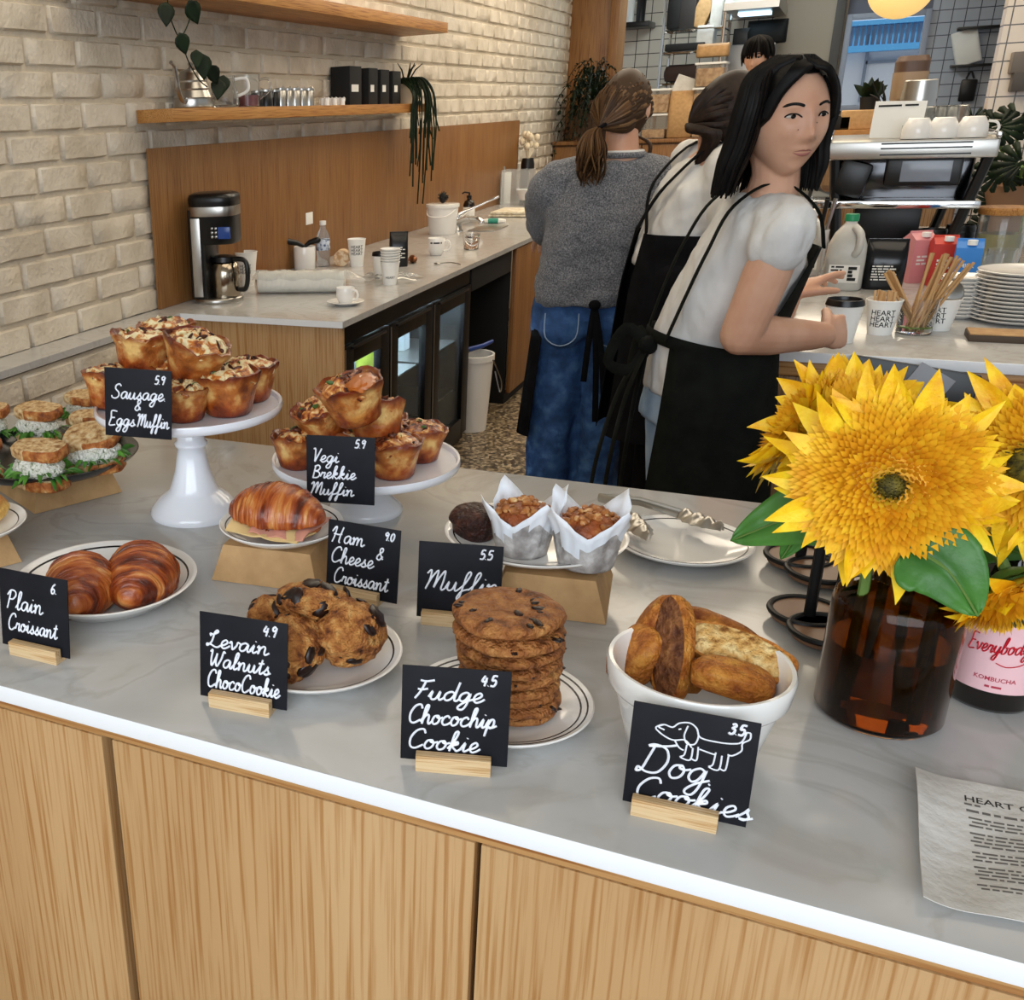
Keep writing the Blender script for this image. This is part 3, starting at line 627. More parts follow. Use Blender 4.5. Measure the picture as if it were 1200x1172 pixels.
# fudge cookie stack
zc = ZB+.008; rnd = random.Random(5); NC = 9
place_words = ['bottom fudge cookie of the tall stack', 'second fudge cookie from the bottom of the tall stack', 'third fudge cookie from the bottom of the tall stack', 'fourth fudge cookie from the bottom of the tall stack',
               'middle fudge cookie of the tall stack', 'fourth fudge cookie from the top of the tall stack', 'third fudge cookie from the top of the tall stack', 'second fudge cookie from the top of the tall stack', 'topmost broad fudge chocolate chip cookie of the tall stack']
c0 = atz(600, 828, ZB+.008)
for i in range(NC):
    h = (.0098, .0098, .0095, .0105, .0105, .012, .0125, .0135, .0155)[i]; r = (.040, .041, .042, .043, .0435, .0455, .0465, .0468, .0468)[i]
    lean = V((-.001*i+rnd.uniform(-.002, .002), -.0004*i+rnd.uniform(-.002, .002), 0)); sd = 50+i*3.3
    t = thing('fudge_cookie', place_words[i], 'cookie', c0+lean+V((0, 0, zc+h/2-c0.z)), rnd.uniform(0, 6), 'fudge cookies in the tall stack'); t.rotation_euler[0] = rnd.uniform(-.03, .03)
    def fn(p, u, r=r, h=h, sd=sd):
        k = math.hypot(u.x, u.y); q = V((p.x/r, p.y/r, u.z*.6)); rr = 1+.06*fbm(q, 1.6, sd)
        f = (abs(u.z))**.6 if abs(u.z) > .02 else .02
        return V((p.x*rr*(k**-.35 if k > .15 else 1.9), p.y*rr*(k**-.35 if k > .15 else 1.9), math.copysign(h/2*min(1, f*1.1), u.z)*(1+.30*fbm(q, 3.4, sd+2)*(1 if u.z > 0 else .4)+.09*fbm(q, 8, sd+4))))
    b = MB(); b.ell((0, 0, 0), (r, r, h/2), 52, 22, fn=fn); nn = 16 if i == NC-1 else 9
    for j in range(nn):
        a = rnd.uniform(0, 2*PI); q = r*math.sqrt(rnd.uniform(.02, .85)) if i == NC-1 else r*.94; s_ = rnd.uniform(.002, .0048)
        b.ell((q*math.cos(a), q*math.sin(a), (h*.5-.0005) if i == NC-1 else rnd.uniform(-.3, .3)*h), (s_*1.3, s_*.7, s_*.4), 10, 6, m=1, rot=RZ(a), fn=lambda p_, w_: p_*(1+.4*fbm(w_, 2, j)))
    b.obj('dough', [K['cookie2'], K['choc']], t, ang=90); zc += h*.97
# wrapped muffins
def paper_cup_points(b, r0, r1, h, seed):
    """pleated square of paper pressed round a muffin, four corners standing up"""
    n = 64; prof = [(0, .0), (.35, 0), (.98, 0), (1., .05), (1., .35), (1., .62), (1., .8), (1., 1.)]
    R = []
    for q, zf in prof:
        ring = []
        for j in range(n):
            a = 2*PI*j/n+seed; pk = abs(((j/n*4) % 1)-.5)*2
            top = h*(.78+.62*pk**1.3); z = zf*top; rr = (r0+(r1-r0)*min(1.6, z/h))*q
            pl = 1+.035*math.sin(j*PI*2*8/n*2)*min(1, z/h*2) if q > .9 else 1
            fl = max(0, z/h-.75)*.016
            ring.append(V(((rr*pl+fl)*math.cos(a), (rr*pl+fl)*math.sin(a), z)))
        R.append(ring)
    b.rings(R, cap=False)
def wrapped_muffin(label, loc, rz, seed, sc=1.):
    t = thing('wrapped_muffin', label, 'muffin', loc, rz, 'muffins on the raised plate'); t.scale = (sc,)*3
    b = MB(); paper_cup_points(b, .027, .036, .05, seed); n = len(b.f)
    for k, f in enumerate(b.f):
        zz = sum(b.v[i][2] for i in f)/len(f); aa = math.atan2(b.v[f[0]][1], b.v[f[0]][0])
        b.m[k] = 1 if zz < .030+.009*math.sin(aa*3+seed) else 0
    o = b.obj('paper_wrapper', [K['wrap'], K['wrap_grey']], t, ang=80, fix=False); md = o.modifiers.new('thickness', 'SOLIDIFY'); md.thickness = .0004
    b = MB(); b.ell((0, 0, .036), (.0305, .0305, .020), 36, 18, fn=lambda p, u: p*(1+.05*fbm(u, 3, seed))); b.ell((0, 0, .02), (.0245, .0245, .0185)); b.obj('muffin_top', K['muffin'], t, ang=80)
    rnd = random.Random(seed); b = MB()
    for i in range(46):
        a = rnd.uniform(0, 2*PI); r = .027*math.sqrt(rnd.random()); s_ = rnd.uniform(.0022, .0058); z = .036+.020*math.sqrt(max(0, 1-(r/.0315)**2))
        b.ell((r*math.cos(a), r*math.sin(a), z+.001), (s_, s_*rnd.uniform(.5, 1), s_*rnd.uniform(.35, .8)), 8, 5, rot=RZ(rnd.uniform(0, 6)) @ RX(rnd.uniform(-.7, .7)), fn=lambda p_, w_: p_*(1+.35*fbm(w_, 2, i)))
    b.obj('nut_topping', K['crumble'], t); return t
zz = ZB+HB+.0072
wrapped_muffin('nut topped muffin in white paper at the left of the raised plate', atz(611, 645, zz), .5, 0.2, 1.02)
wrapped_muffin('nut topped muffin in white paper at the right front of the raised plate', atz(686, 660, zz), .95, 0., 1.06)
t = thing('chocolate_muffin', 'small dark chocolate muffin without paper at the back left of the raised plate', 'muffin', atz(556, 628, zz), 0)
b = MB(); b.lathe([(0, 0), (.021, 0), (.024, .004), (.027, .022), (0, .024)], 28); b.obj('muffin_base', K['muffin_dark'], t, ang=60)
b = MB(); b.ell((0, 0, .023), (.029, .029, .015), 32, 16, fn=lambda p, u: p*(1+.06*fbm(u, 3, 4))); b.obj('muffin_top', K['muffin_dark'], t, ang=80)
# dog biscuits in an oval bowl
PB = atz(820, 778, ZB+.083); PB.z = ZB
t = thing('serving_bowl', 'white ceramic bowl with a banded rim full of dog biscuits', 'bowl', PB, 0)
b = MB(); b.lathe([(0, .0), (.046, 0), (.048, .002), (.0575, .04), (.0635, .062), (.066, .0625), (.0685, .066), (.0705, .0835), (.069, .086), (.066, .0855), (.064, .080), (.057, .045), (.046, .008), (0, .006)], 72); b.obj('bowl_body', K['white'], t, ang=50)
def biscuit_mb(L, w_, h, cut, seed):
    b = MB()
    def fn(p, u):
        q = V((math.copysign(abs(u.x)**.75, u.x)*L/2, math.copysign(abs(u.y)**.7, u.y)*w_/2, math.copysign(abs(u.z)**.75, u.z)*h/2))
        if q.z < -cut*h: q.z = -cut*h
        return q*(1+.05*fbm(u, 2.2, seed))
    b.ell((0, 0, 0), (1, 1, 1), 40, 24, fn=fn); return b
GB = 'dog biscuits in the white bowl'
def axes(lx, n):
    x = V(lx).normalized(); z = V(n); z = -(z-x*z.dot(x)).normalized(); y = z.cross(x); return Matrix((x, y, z)).transposed().to_euler()
def biscuit(label, px, z, rot, L, w_, h, seed, face=None, cut=.2):
    t = thing('dog_biscuit', label, 'biscuit', atz(px[0], px[1], ZB+z), 0, GB); t.rotation_euler = rot
    L, w_, h = L*1.1, w_*1.14, h*1.14; b = biscuit_mb(L, w_, h, cut, seed)
    b.obj('biscuit_body', K['biscuit'], t, ang=50)
    if face:
        c = MB(); c.ell((0, 0, -cut*h*1.02), (L/2*.95, w_/2*.93, .0022), 32, 8, fn=lambda p, u: p*(1+.03*fbm(u, 3, seed))); c.obj('cut_face', K[face], t, ang=60)
    return t
biscuit('dog biscuit standing upright with a dark base towards the left of the bowl', (787, 760), .078, axes((-.10, .42, .9), (-.55, -.75, .3)), .082, .030, .028, 1, 'biscuit_dark', .15)
biscuit('dog biscuit leaning behind the upright one, dark edge at the bowl\'s left back', (766, 745), .076, (1.4, -1.2, .3), .07, .030, .024, 2)
biscuit('orange brown dog biscuit end poking up at the left wall of the bowl', (748, 768), .062, (.4, -1.0, .5), .056, .036, .030, 3)
biscuit('long dog biscuit with a pale crumb cut face at the right of the bowl', (864, 764), .078, axes((.93, -.2, -.12), (-.05, -.62, .78)), .084, .032, .028, 4, 'crumb', .15)
biscuit('short rounded dog biscuit at the front right of the bowl', (858, 797), .066, (.2, .15, .1), .058, .030, .026, 5)
biscuit('dark dog biscuit lying along the back wall of the bowl', (842, 738), .076, (1.0, .1, -.38), .07, .022, .022, 6, 'biscuit_dark', .1)
biscuit('dog biscuit at the bottom of the bowl under the others', (812, 790), .035, (.1, .1, .5), .085, .036, .03, 7)
# scone on the left edge plate
t = thing('cheese_scone', 'golden cheese scone on the plate at the left edge of the photo', 'scone', atz(-30, 612, ZB+HB+.008), .3)
b = MB(); b.ell((0, 0, .018), (.046, .04, .02), 36, 18, fn=lambda p, u: V((p.x*(1+.1*fbm(u, 2, 3)), p.y*(1+.1*fbm(u, 2, 5)), max(p.z*(1+.15*fbm(u, 4, 2)), -.017)))); b.obj('scone_body', mat('golden_scone', rough=.6, ramp=[(.35, '#b9782c'), (.6, '#e7bc66'), (.8, '#f3dc9d')], scale=40, bump=.6, bscale=120), t, ang=80)
# ------------------------------------------------------------------ sandwich platter
K['platter'] = mat('dark_glazed_platter', '#191a1d', .25, coat=.3)
K['bcrust'] = mat('bread_crust', rough=.6, ramp=[(.32, '#6a3210'), (.5, '#a55c24'), (.66, '#c98e4c'), (.8, '#e9d2a6')], scale=75, detail=8, bump=.7, bscale=150, rand=True)
K['bcrumb'] = mat('bread_crumb', rough=.75, ramp=[(.32, '#8a5c30'), (.45, '#c29a66'), (.6, '#d9bc8c'), (.75, '#e8d6b0')], scale=120, detail=6, bump=.6, bscale=170, rand=True)
K['salad'] = mat('creamy_chicken_salad', rough=.5, ramp=[(.31, '#56643f'), (.38, '#cfd4bb'), (.48, '#f3f1e2'), (.8, '#faf8ee')], scale=210, detail=3, bump=1., bscale=260, rand=True)
K['rocket'] = mat('rocket_leaf', rough=.45, ramp=[(.3, '#2c5a1c'), (.6, '#4f8a2b'), (.8, '#7fae4c')], scale=60, rand=True)
K['pickle'] = mat('pickle_slice', '#a8952b', .3, coat=.3)
P_SAN = atz(52, 530, ZB+.066); P_SAN.z = ZB+HB
t = thing('platter', 'dark oval platter full of sandwiches on a kraft box', 'platter', P_SAN, math.radians(8))
b = MB(); b.lathe([(0, .001), (.09, 0), (.118, .010), (.136, .022), (.139, .026), (.136, .0265), (.116, .0145), (.088, .005), (0, .0045)], 64, sy=.92); b.obj('dish', K['platter'], t, ang=50)
def slice_mb(L, D, th, seed):
    b = MB(); n = 40; R = []
    for k, (s_, z) in enumerate([(.93, 0), (1, .18*th), (1.0, .82*th), (.93, th)]):
        ring = []
        for j in range(n):
            a = 2*PI*j/n; x = math.copysign(abs(math.cos(a))**.8, math.cos(a))*L/2; y = math.copysign(abs(math.sin(a))**.62, math.sin(a))*D/2
            f = s_*(1+.04*fbm((math.cos(a), math.sin(a), seed), 1.6)); ring.append(V((x*f, y*f, z+.0015*fbm((x*40, y*40, seed), .6))))
        R.append(ring)
    b.rings(R); nf = len(b.f)
    for i in range(nf):
        f = b.f[i]; c = sum((V(b.v[k]) for k in f), V())/len(f)
        b.m[i] = 1 if (len(f) > 4 or (c.x < -.12*L and c.y < .1*D)) else 0
    return b
def sandwich(label, px, z, rz, seed, sc=1., tilt=(0, 0), open_=.0):
    t = thing('sandwich', label, 'sandwich', atz(px[0], px[1], z), rz, 'sandwiches on the dark platter'); t.rotation_euler = (tilt[0], tilt[1], rz); t.scale = (sc, sc, sc*1.15)
    L, D = .080, .05
    slice_mb(L, D, .013, seed).obj('bread_slice', [K['bcrust'], K['bcrumb']], t, ang=50)
    b = slice_mb(L*1.03, D, .014, seed+3); M = Matrix.Translation((0, .004, .037)) @ Matrix.Rotation(.10+open_, 4, 'X'); b.v = [tuple(M @ V(p)) for p in b.v]; b.obj('bread_slice', [K['bcrust'], K['bcrumb']], t, ang=50)
    b = MB(); rnd = random.Random(int(seed*7)); b.ell((0, -.002, .0245), (.0385, .0275, .0155), 40, 20, fn=lambda p, u: p*(1+.10*fbm(u, 3.2, seed)+.06*fbm(u, 8, seed))); b.obj('chicken_salad', K['salad'], t, ang=80)
    b = MB()
    for i in range(34):
        a = rnd.uniform(PI, 2*PI) if rnd.random() < .75 else rnd.uniform(0, PI); r = rnd.uniform(.75, 1.0); p0 = V((.034*math.cos(a)*r, .022*math.sin(a)*r, rnd.uniform(.014, .02))); l_ = rnd.uniform(.014, .03)
        d = V((math.cos(a)+rnd.uniform(-.6, .6), math.sin(a)+rnd.uniform(-.4, .4), rnd.uniform(-.25, .3))).normalized()
        pts = spline([p0, p0+d*l_*.5+V((0, 0, .003)), p0+d*l_+V((0, 0, -.003))], 3); b.tube(pts, [.0009, .0022, .0032, .0036, .003, .002, .0006], 6, flat=.18, side=(0, 0, 1) if rnd.random() < .3 else (d.y, -d.x, .2))
    b.obj('rocket_leaves', K['rocket'], t); return t
zp = ZB+HB+.006
s1 = sandwich('front sandwich with a pale crusted top slice nearest the platter rim', (50, 570), zp, .02, 1.2)
s2 = sandwich('sandwich at the right of the platter, top slice propped open over a pickle', (116, 552), zp+.004, .38, 4.1, 1.0, (0, -.12), .28)
b = MB(); b.ell((.0, -.012, .034), (.012, .008, .0025), 20, 8); b.obj('pickle', K['pickle'], s2)
sandwich('sandwich in the second row, middle of the platter with a toasted crust', (48, 519), zp+.003, -.03, 7.4, .98)
sandwich('small sandwich at the very back of the platter beside the cake stand', (100, 497), zp+.004, -.1, 11.3, .85)
sandwich('sandwich leaning behind the propped open one under the tall cake stand rim', (112, 522), zp+.003, .3, 12.9, .85, (0, -.05), .0)
sandwich('sandwich at the left photo edge in the second row of the platter', (-14, 517), zp+.003, .25, 13.3, .95)
sandwich('sandwich at the left photo edge in the front row of the platter', (-26, 562), zp, .2, 17.7, .95)
# ------------------------------------------------------------------ back counter along the brick wall
XF = -1.43; TT = .022
b = MB()
poly = [(XW+.006, 1.0), (XG+.004, 1.0), (XG+.004, 3.235), (-1.412, 3.235), (-1.412, 8.45), (XW+.006, 8.45)]
b.ext([(x, y) for x, y in poly], TT, o=ZK-TT)
tw = b.obj('countertop', [K['quartz'], K['quartz_lit_edge']], ang=20); tag(tw, 'pale stone top of the back counter with its narrow ledge along the brick wall', 'countertop')
for p in tw.data.polygons:
    if abs(p.normal.y) > .5: p.material_index = 1
def cab(name, label, cat='cabinet'): return thing(name, label, cat)
def bx(name, par, c, d, m, bev=.002, **k): b = MB(); b.box(c, d, bev); return b.obj(name, m, par, **k)
t = cab('end_panel_cabinet', 'oak end panel closing the near end of the back counter'); ZU = ZK-TT-.002
bx('panel', t, ((XG+XF)/2+.009, 3.262, ZU/2), (XF-XG-.002, .022, ZU), K['oak'])
# glass door drinks fridge
t = thing('drinks_fridge', 'black undercounter drinks fridge with three glass doors', 'fridge', (XF-.29, 3.29, 0))
t2 = lambda x, y, z: (x-(XF-.29), y-3.29, z)
W0, W1 = 3.29, 4.79
K['fblack'] = mat('fridge_black', '#070708', .4, spec=.2); K['fridge_in'] = mat('fridge_lining', '#c9d3da', .4); K['fglass'] = mat('fridge_glass', '#eaf3f6', .02, trans=.97, ior=1.07)
K['led'] = mat('fridge_led', '#ffffff', .5, emit=('#d5eeff', 220.))
X0, X1 = XF-.56, XF-.035
for nm, c, d, m in (('side_wall', (X0+.27, W0+.012, .42), (.54, .024, .80), 'black'), ('side_wall', (X0+.27, W1-.012, .42), (.54, .024, .80), 'black'), ('back_wall', (X0+.01, (W0+W1)/2, .42), (.02, W1-W0-.05, .80), 'fridge_in'),
                    ('base', (X0+.27, (W0+W1)/2, .05), (.54, W1-W0-.05, .06), 'black'), ('top_wall', (X0+.27, (W0+W1)/2, .81), (.54, W1-W0-.05, .03), 'black'), ('front_grille', (X1+.012, (W0+W1)/2, .802), (.024, W1-W0, .06), 'black')):
    bx(nm, t, t2(*c), d, K['fblack' if m == 'black' else m])
doors = [(W0+.005, 3.735), (3.741, 4.25), (4.256, W1-.003)]
for ya, yb in doors:
    bm_ = MB(); yc = (ya+yb)/2; z0, z1 = .06, .768
    for c, d in (((X1+.016, ya+.045, (z0+z1)/2), (.032, .09, z1-z0)), ((X1+.016, yb-.045, (z0+z1)/2), (.032, .09, z1-z0)), ((X1+.016, yc, z0+.04), (.032, yb-ya-.17, .08)), ((X1+.016, yc, z1-.035), (.032, yb-ya-.17, .07))): bm_.box(t2(*c), d, .001)
    dd = bm_.obj('door', K['fblack'], t)
    bx('glass_pane', dd, t2(X1+.012, yc, (z0+z1)/2+.005), (.006, yb-ya-.17, z1-z0-.14), K['fglass'], 0)
    bx('door_edge_strip', dd, t2(X1+.034, ya+.006, (z0+z1)/2), (.003, .006, z1-z0-.02), K['steel'], 0)
    bx('handle', dd, t2(X1+.038, yc, z1-.012), (.012, yb-ya-.12, .010), K['black'])
    for z in (.26, .5): bx('shelf', t, t2(X0+.26, yc, z), (.46, yb-ya-.03, .006), K['steel'], 0)
    bx('led_strip', t, t2(X0+.40, yc, .762), (.03, yb-ya-.1, .012), K['led'], 0)
def bottle_mb(r, h, neck=.35, nr=.4):
    b = MB(); b.lathe([(0, 0), (r*.95, 0), (r, .004), (r, h*(1-neck)), (r*.8, h*(1-neck*.75)), (r*nr, h*(1-neck*.4)), (r*nr, h*.97), (r*nr*1.1, h*.97), (r*nr*1.1, h), (0, h)], 24); return b
drk = [('carton', '#e8eef2', 'white milk carton with small print on the first fridge shelf'), ('bottle', '#b8c24a', 'green juice bottle on the upper shelf of the middle fridge door'), ('bottle', '#d8b04c', 'amber juice bottle on the middle shelf of the middle fridge door'), ('bottle', '#4f7fa8', 'blue labelled bottle on the middle fridge shelf'), ('carton', '#dfe6ea', 'plain white carton behind the third fridge door'), ('carton', '#cfd8de', 'white carton low in the first fridge door')]
for (kd, c_, lb), (x, y, z) in zip(drk, [(XF-.2, 3.5, .503), (XF-.2, 3.97, .503), (XF-.2, 3.95, .263), (XF-.2, 4.06, .263), (XF-.25, 4.5, .503), (XF-.2, 3.48, .263)]):
    b = bottle_mb(.042, .2) if kd == 'bottle' else MB().box((0, 0, .09), (.075, .075, .18), .004)
    o = b.obj(kd, mat('drink_'+c_[1:], c_, .35)); o.location = (x, y, z+.001); tag(o, lb, kd, 'drinks in the fridge')
# dark recess with bucket, then oak cupboard
t = cab('open_bay', 'dark open bay under the back counter with a white bucket in it')
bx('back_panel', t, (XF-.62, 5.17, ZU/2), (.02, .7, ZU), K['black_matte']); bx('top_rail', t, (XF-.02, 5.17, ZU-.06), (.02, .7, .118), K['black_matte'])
t = thing('floor_bucket', 'white plastic bucket standing on the floor in the dark bay', 'bucket', (XF-.06, 5.02, 0))
b = MB(); b.lathe([(0, .0), (.09, 0), (.112, .36), (.118, .362), (.118, .39), (.112, .392), (.106, .39), (.086, .01), (0, .008)], 40); b.obj('bucket_body', K['white'], t, ang=50)
b = MB(); b.tube(spline([(.118, -.02, .37), (.16, .0, .26), (.15, .02, .2), (.118, .03, .3)], 6), .003, 6); b.obj('bail_handle', K['steel'], t)
t = thing('dustpan_brush', 'blue handled brush lying across the white floor bucket', 'brush', (XF-.03, 5.1, .40))
b = MB(); b.tube([(-.06, -.06, 0), (0, .02, .01), (.02, .12, .015)], [.014, .012, .009], 10); b.obj('handle', mat('blue_plastic', '#1f3f8c', .35), t)
b = MB(); b.box((-.07, -.1, -.003), (.05, .1, .02), .004); b.obj('brush_head', K['black'], t)
t = cab('sink_cupboard', 'oak cupboard with a dark plinth under the sink end of the back counter')
bx('door', t, (XF, 5.54+.45, .06+(ZU-.06)/2), (.022, .9, ZU-.07), K['oak_dark']); bx('door', t, (XF, 6.45+.98, .06+(ZU-.06)/2), (.022, 1.94, ZU-.07), K['oak_dark'])
bx('side_panel', t, (XF-.32, 5.55, ZU/2), (.6, .02, ZU-.004), K['black_matte']); bx('plinth', t, (XF-.03, 6.97, .028), (.02, 2.84, .056), K['black_matte'])
# ---- things on the back counter
ob = lambda px, z=ZK: atz(px[0], px[1], z)
K['carafe'] = mat('dark_glass_steel', '#a89c8a', .15, metal=1.)
PC = ob((257, 352)); PC.z = ZK
t = thing('coffee_maker', 'tall black and steel coffee maker with a thermal jug', 'coffee maker', PC, math.radians(14)); t.scale = (1.06, 1.06, 1.08)
b = MB(); b.lathe([(0, 0), (.088, 0), (.09, .004), (.09, .014), (.086, .018), (0, .018)], 48, sy=1.1); b.obj('base', K['steel'], t, ang=50)
b = MB(); b.rings([[V((x*s_+ox, y*s_, z)) for x, y in [(-.085, -.06), (-.075, -.075), (-.02, -.08), (-.01, -.05), (-.01, .06), (-.02, .09), (-.075, .085), (-.085, .07)]] for s_, ox, z in ((1, 0, .018), (1, 0, .32))]); b.obj('water_column', K['black'], t, ang=30)
b = MB(); b.rings([[V((math.copysign(abs(math.cos(a))**.6, math.cos(a))*.086*q, math.copysign(abs(math.sin(a))**.6, math.sin(a))*.088*q, z)) for a in [2*PI*j/40 for j in range(40)]] for q, z in ((.94, .205), (1, .215), (1, .335), (1.02, .345), (1.02, .36), (.97, .37), (.8, .376))]); b.obj('brew_head', K['black'], t, ang=50)
b = MB(); b.rings([[V((math.copysign(abs(math.cos(a))**.6, math.cos(a))*.0875*q, math.copysign(abs(math.sin(a))**.6, math.sin(a))*.0895*q, z)) for a in [2*PI*j/40 for j in range(40)]] for q, z in ((1., .30), (1.005, .302), (1.005, .33), (1., .332))]); b.obj('steel_band', K['steel'], t, ang=50)
b = MB(); b.box((-.05, -.083, .16), (.034, .012, .27), .002); b.obj('steel_panel', K['steel'], t)
b = MB(); b.box((.055, -.083, .245), (.045, .012, .04), .003); b.obj('display', mat('blue_display', '#1c2f5c', .2, emit=('#23407f', .4)), t)
b = MB()
for i in range(2):
    for j in range(3): b.box((.012+i*.014, -.087, .232+j*.014), (.008, .006, .008), .001)
b.obj('buttons', K['steel'], t)
b = MB(); b.lathe([(0, .019), (.052, .019), (.056, .03), (.056, .10), (.048, .135), (.04, .14), (0, .141)], 40, c=(.03, -.012, 0)); j = b.obj('jug', K['carafe'], t, ang=50)
b = MB(); b.lathe([(0, .141), (.046, .141), (.044, .158), (.02, .163), (0, .163)], 32, c=(.03, -.012, 0)); b.tube(spline([(.07, -.03, .15), (.115, -.04, .145), (.125, -.045, .1), (.115, -.04, .05), (.085, -.03, .045)], 6), .009, 8); b.obj('jug_handle', K['black'], j, ang=50)
def curved(pts_fn, text, size, mat_, par, name='printed_text', u0=0., v0=0., ang=0., align='CENTER'):
    """built-in font text wrapped on a surface; pts_fn(u,v)->point"""
    cu = bpy.data.curves.new('t', 'FONT'); cu.body = text; cu.size = size; cu.align_x = align; cu.align_y = 'CENTER'; cu.resolution_u = 2; cu.offset = size*.012; cu.space_line = .8
    o = bpy.data.objects.new('t', cu); COL.objects.link(o); dg = bpy.context.evaluated_depsgraph_get(); me = bpy.data.meshes.new_from_object(o.evaluated_get(dg)); bpy.data.objects.remove(o)
    bm = bmesh.new(); bm.from_mesh(me); bmesh.ops.triangulate(bm, faces=bm.faces[:]); bmesh.ops.subdivide_edges(bm, edges=[e for e in bm.edges if e.calc_length() > size*.25], cuts=2)
    ca, sa = math.cos(ang), math.sin(ang)
    for v in bm.verts: v.co = pts_fn(u0+v.co.x*ca-v.co.y*sa, v0+v.co.x*sa+v.co.y*ca)
    bm.to_mesh(me); bm.free(); me.materials.clear(); me.materials.append(mat_); me.name = name
    r = bpy.data.objects.new(name, me); COL.objects.link(r); r.parent = par; return r
def onc(r0, r1, h, a0=-PI/2, e=.0004):
    """point on a cone wall: u along the circumference from direction a0, v height"""
    def f(u, v): r = r0+(r1-r0)*v/h+e; a = a0+u/max(r, .001); return V((r*math.cos(a), r*math.sin(a), v))
    return f
def fine_print(fn, rows, par, m_, name='fine_print', seed=1):
    """tiny unreadable print: rows of (u0, v, length, height) broken into word sized dashes"""
    rnd = random.Random(seed); b = MB()
    for u, v, L, h in rows:
        x = u
        while x < u+L-h:
            w_ = min(rnd.uniform(1.2, 5)*h, u+L-x); n = max(1, int(w_/.004)); b.grid(n, 1, lambda a, c: fn(x+a*w_, v+c*h)); x += w_+h*.7
    return b.obj(name, m_, par, fix=False)
def paper_cup(label, loc, h=.092, r0=.027, r1=.039, text='HEART\nHEART\nHEART', ts=.0165, a0=-PI/2, rz=0., group='white paper cups with black lettering', name='paper_cup', lid=False, tz=.5):
    t = thing(name, label, 'cup', loc, rz, group)
    b = MB(); b.lathe([(0, .004), (r0*.96, .004), (r0*.98, 0), (r0, 0), (r1, h-.003), (r1+.0012, h-.0035), (r1+.0016, h-.001), (r1, h), (r1-.001, h-.002), (r0-.0012, .006), (0, .006)], 40); b.obj('cup_wall', K['paper'], t, ang=50)
    if text: curved(onc(r0, r1, h, a0), text, ts, K['ink'], t, u0=0, v0=h*tz)
    if lid: b = MB(); b.lathe([(0, h+.004), (r1*.86, h+.004), (r1*.9, h+.012), (r1*.97, h+.012), (r1*1.03, h+.003), (r1*1.05, h-.002), (r1*1.0, h-.004), (0, h-.003)], 40); b.obj('lid', K['black'], t, ang=50)
    return t
paper_cup('white HEART cup half hidden behind the black coffee maker', ob((289, 334)), .14, .034, .05, a0=-PI/2+.45)
# white wrapped sleeve of cups
K['sleeve'] = mat('stacked_paper_rims', '#e9e7e0', .45)
a, c = ob((297, 346)), ob((398, 345)); d = c-a; L = d.length; rz = math.atan2(d.y, d.x)
t = thing('cup_sleeve', 'long white sleeve of nested paper cups in clear plastic lying on its side', 'cups', a+V((0, .05, .042)), rz)
b = MB(); n = int(L/.0042); R = []
for i in range(n*2+1):
    r = .0415 if i % 2 else .0388; R.append([V((i*L/(n*2), r*math.cos(q), r*math.sin(q))) for q in [2*PI*k/28 for k in range(28)]])
b.rings(R); b.obj('nested_cups', K['sleeve'], t, ang=60)
b = MB(); b.grid(40, 12, lambda u, v: (-.02+u*(L+.10), .047*math.cos(.2+v*2.6)+.004*math.sin(u*37+v*9), max(-.040, (.047 if u < .84 else .047*(1-(u-.84)*5.4))*math.sin(.2+v*2.6)+.004*math.sin(u*29+v*13)))); b.obj('plastic_bag', K['pglass'], t, ang=60)
b = MB(); b.lathe([(0, 0), (.105, 0), (.11, .006), (.11, .016), (.103, .018), (.1, .010), (0, .009)], 48, sy=1.25); o = b.obj('wooden_tray', K['oak_y']); o.location = V((-2.065, atx(332, 318, -2.065).y, ZK)); o.rotation_euler = (0, 0, .3); tag(o, 'round wooden tray behind the white cup sleeve', 'tray')
t = thing('tamper_pot', 'white ceramic pot holding two black handled tools', 'pot', V((-2.12, atx(357, 300, -2.12).y, ZK)), .5)
b = MB(); b.lathe([(0, 0), (.047, 0), (.049, .003), (.051, .1), (.05, .102), (.0475, .1), (.046, .006), (0, .005)], 36); b.obj('pot_body', K['white'], t, ang=50)
for dx, rr in ((-.085, .25), (.06, -.35)):
    b = MB(); b.tube([(0, 0, .1), (dx*.4, 0, .118), (dx, -.005, .128)], [.008, .012, .015], 10); b.ell((dx, -.005, .128), (.017, .015, .014), 12, 8); b.obj('tool_handle', K['black'], t)
bw = mat('water_bottle_plastic', '#e6eef4', .08, trans=.85, ior=1.2)
t = thing('water_bottle', 'clear plastic water bottle with a blue label', 'bottle', ob((379, 312)))
b = MB(); b.lathe([(0, 0), (.03, 0), (.032, .005), (.030, .03), (.032, .06), (.031, .09), (.032, .125), (.026, .15), (.013, .175), (.013, .19), (0, .19)], 28); b.obj('bottle_body', bw, t, ang=60)
b = MB(); b.lathe([(.0318, .075), (.033, .077), (.033, .122), (.0318, .124)], 28); b.obj('label', mat('blue_label', rough=.4, ramp=[(.4, '#25406f'), (.55, '#c9d4e4')], scale=60), t); b = MB(); b.lathe([(0, .188), (.0155, .188), (.0155, .206), (0, .207)], 20); b.obj('cap', K['paper'], t)
b = MB(); b.lathe([(.0, 0), (.036, 0), (.036, .1), (0, .1)], 24); b.v = [(x, z-.05, y+.036) for x, y, z in b.v]; o = b.obj('bread_bag', mat('tan_paper_bag', rough=.6, ramp=[(.4, '#b98f62'), (.6, '#e2cdae')], scale=50)); o.location = ob((401, 311)); o.rotation_euler = (0, 0, .3); tag(o, 'small tan paper roll lying beside the water bottle', 'paper roll')
paper_cup('tall white HEART cup standing behind the black coffee bag', ob((418, 312)), .125, .03, .042, a0=-PI/2+.42, ts=.019, tz=.6)
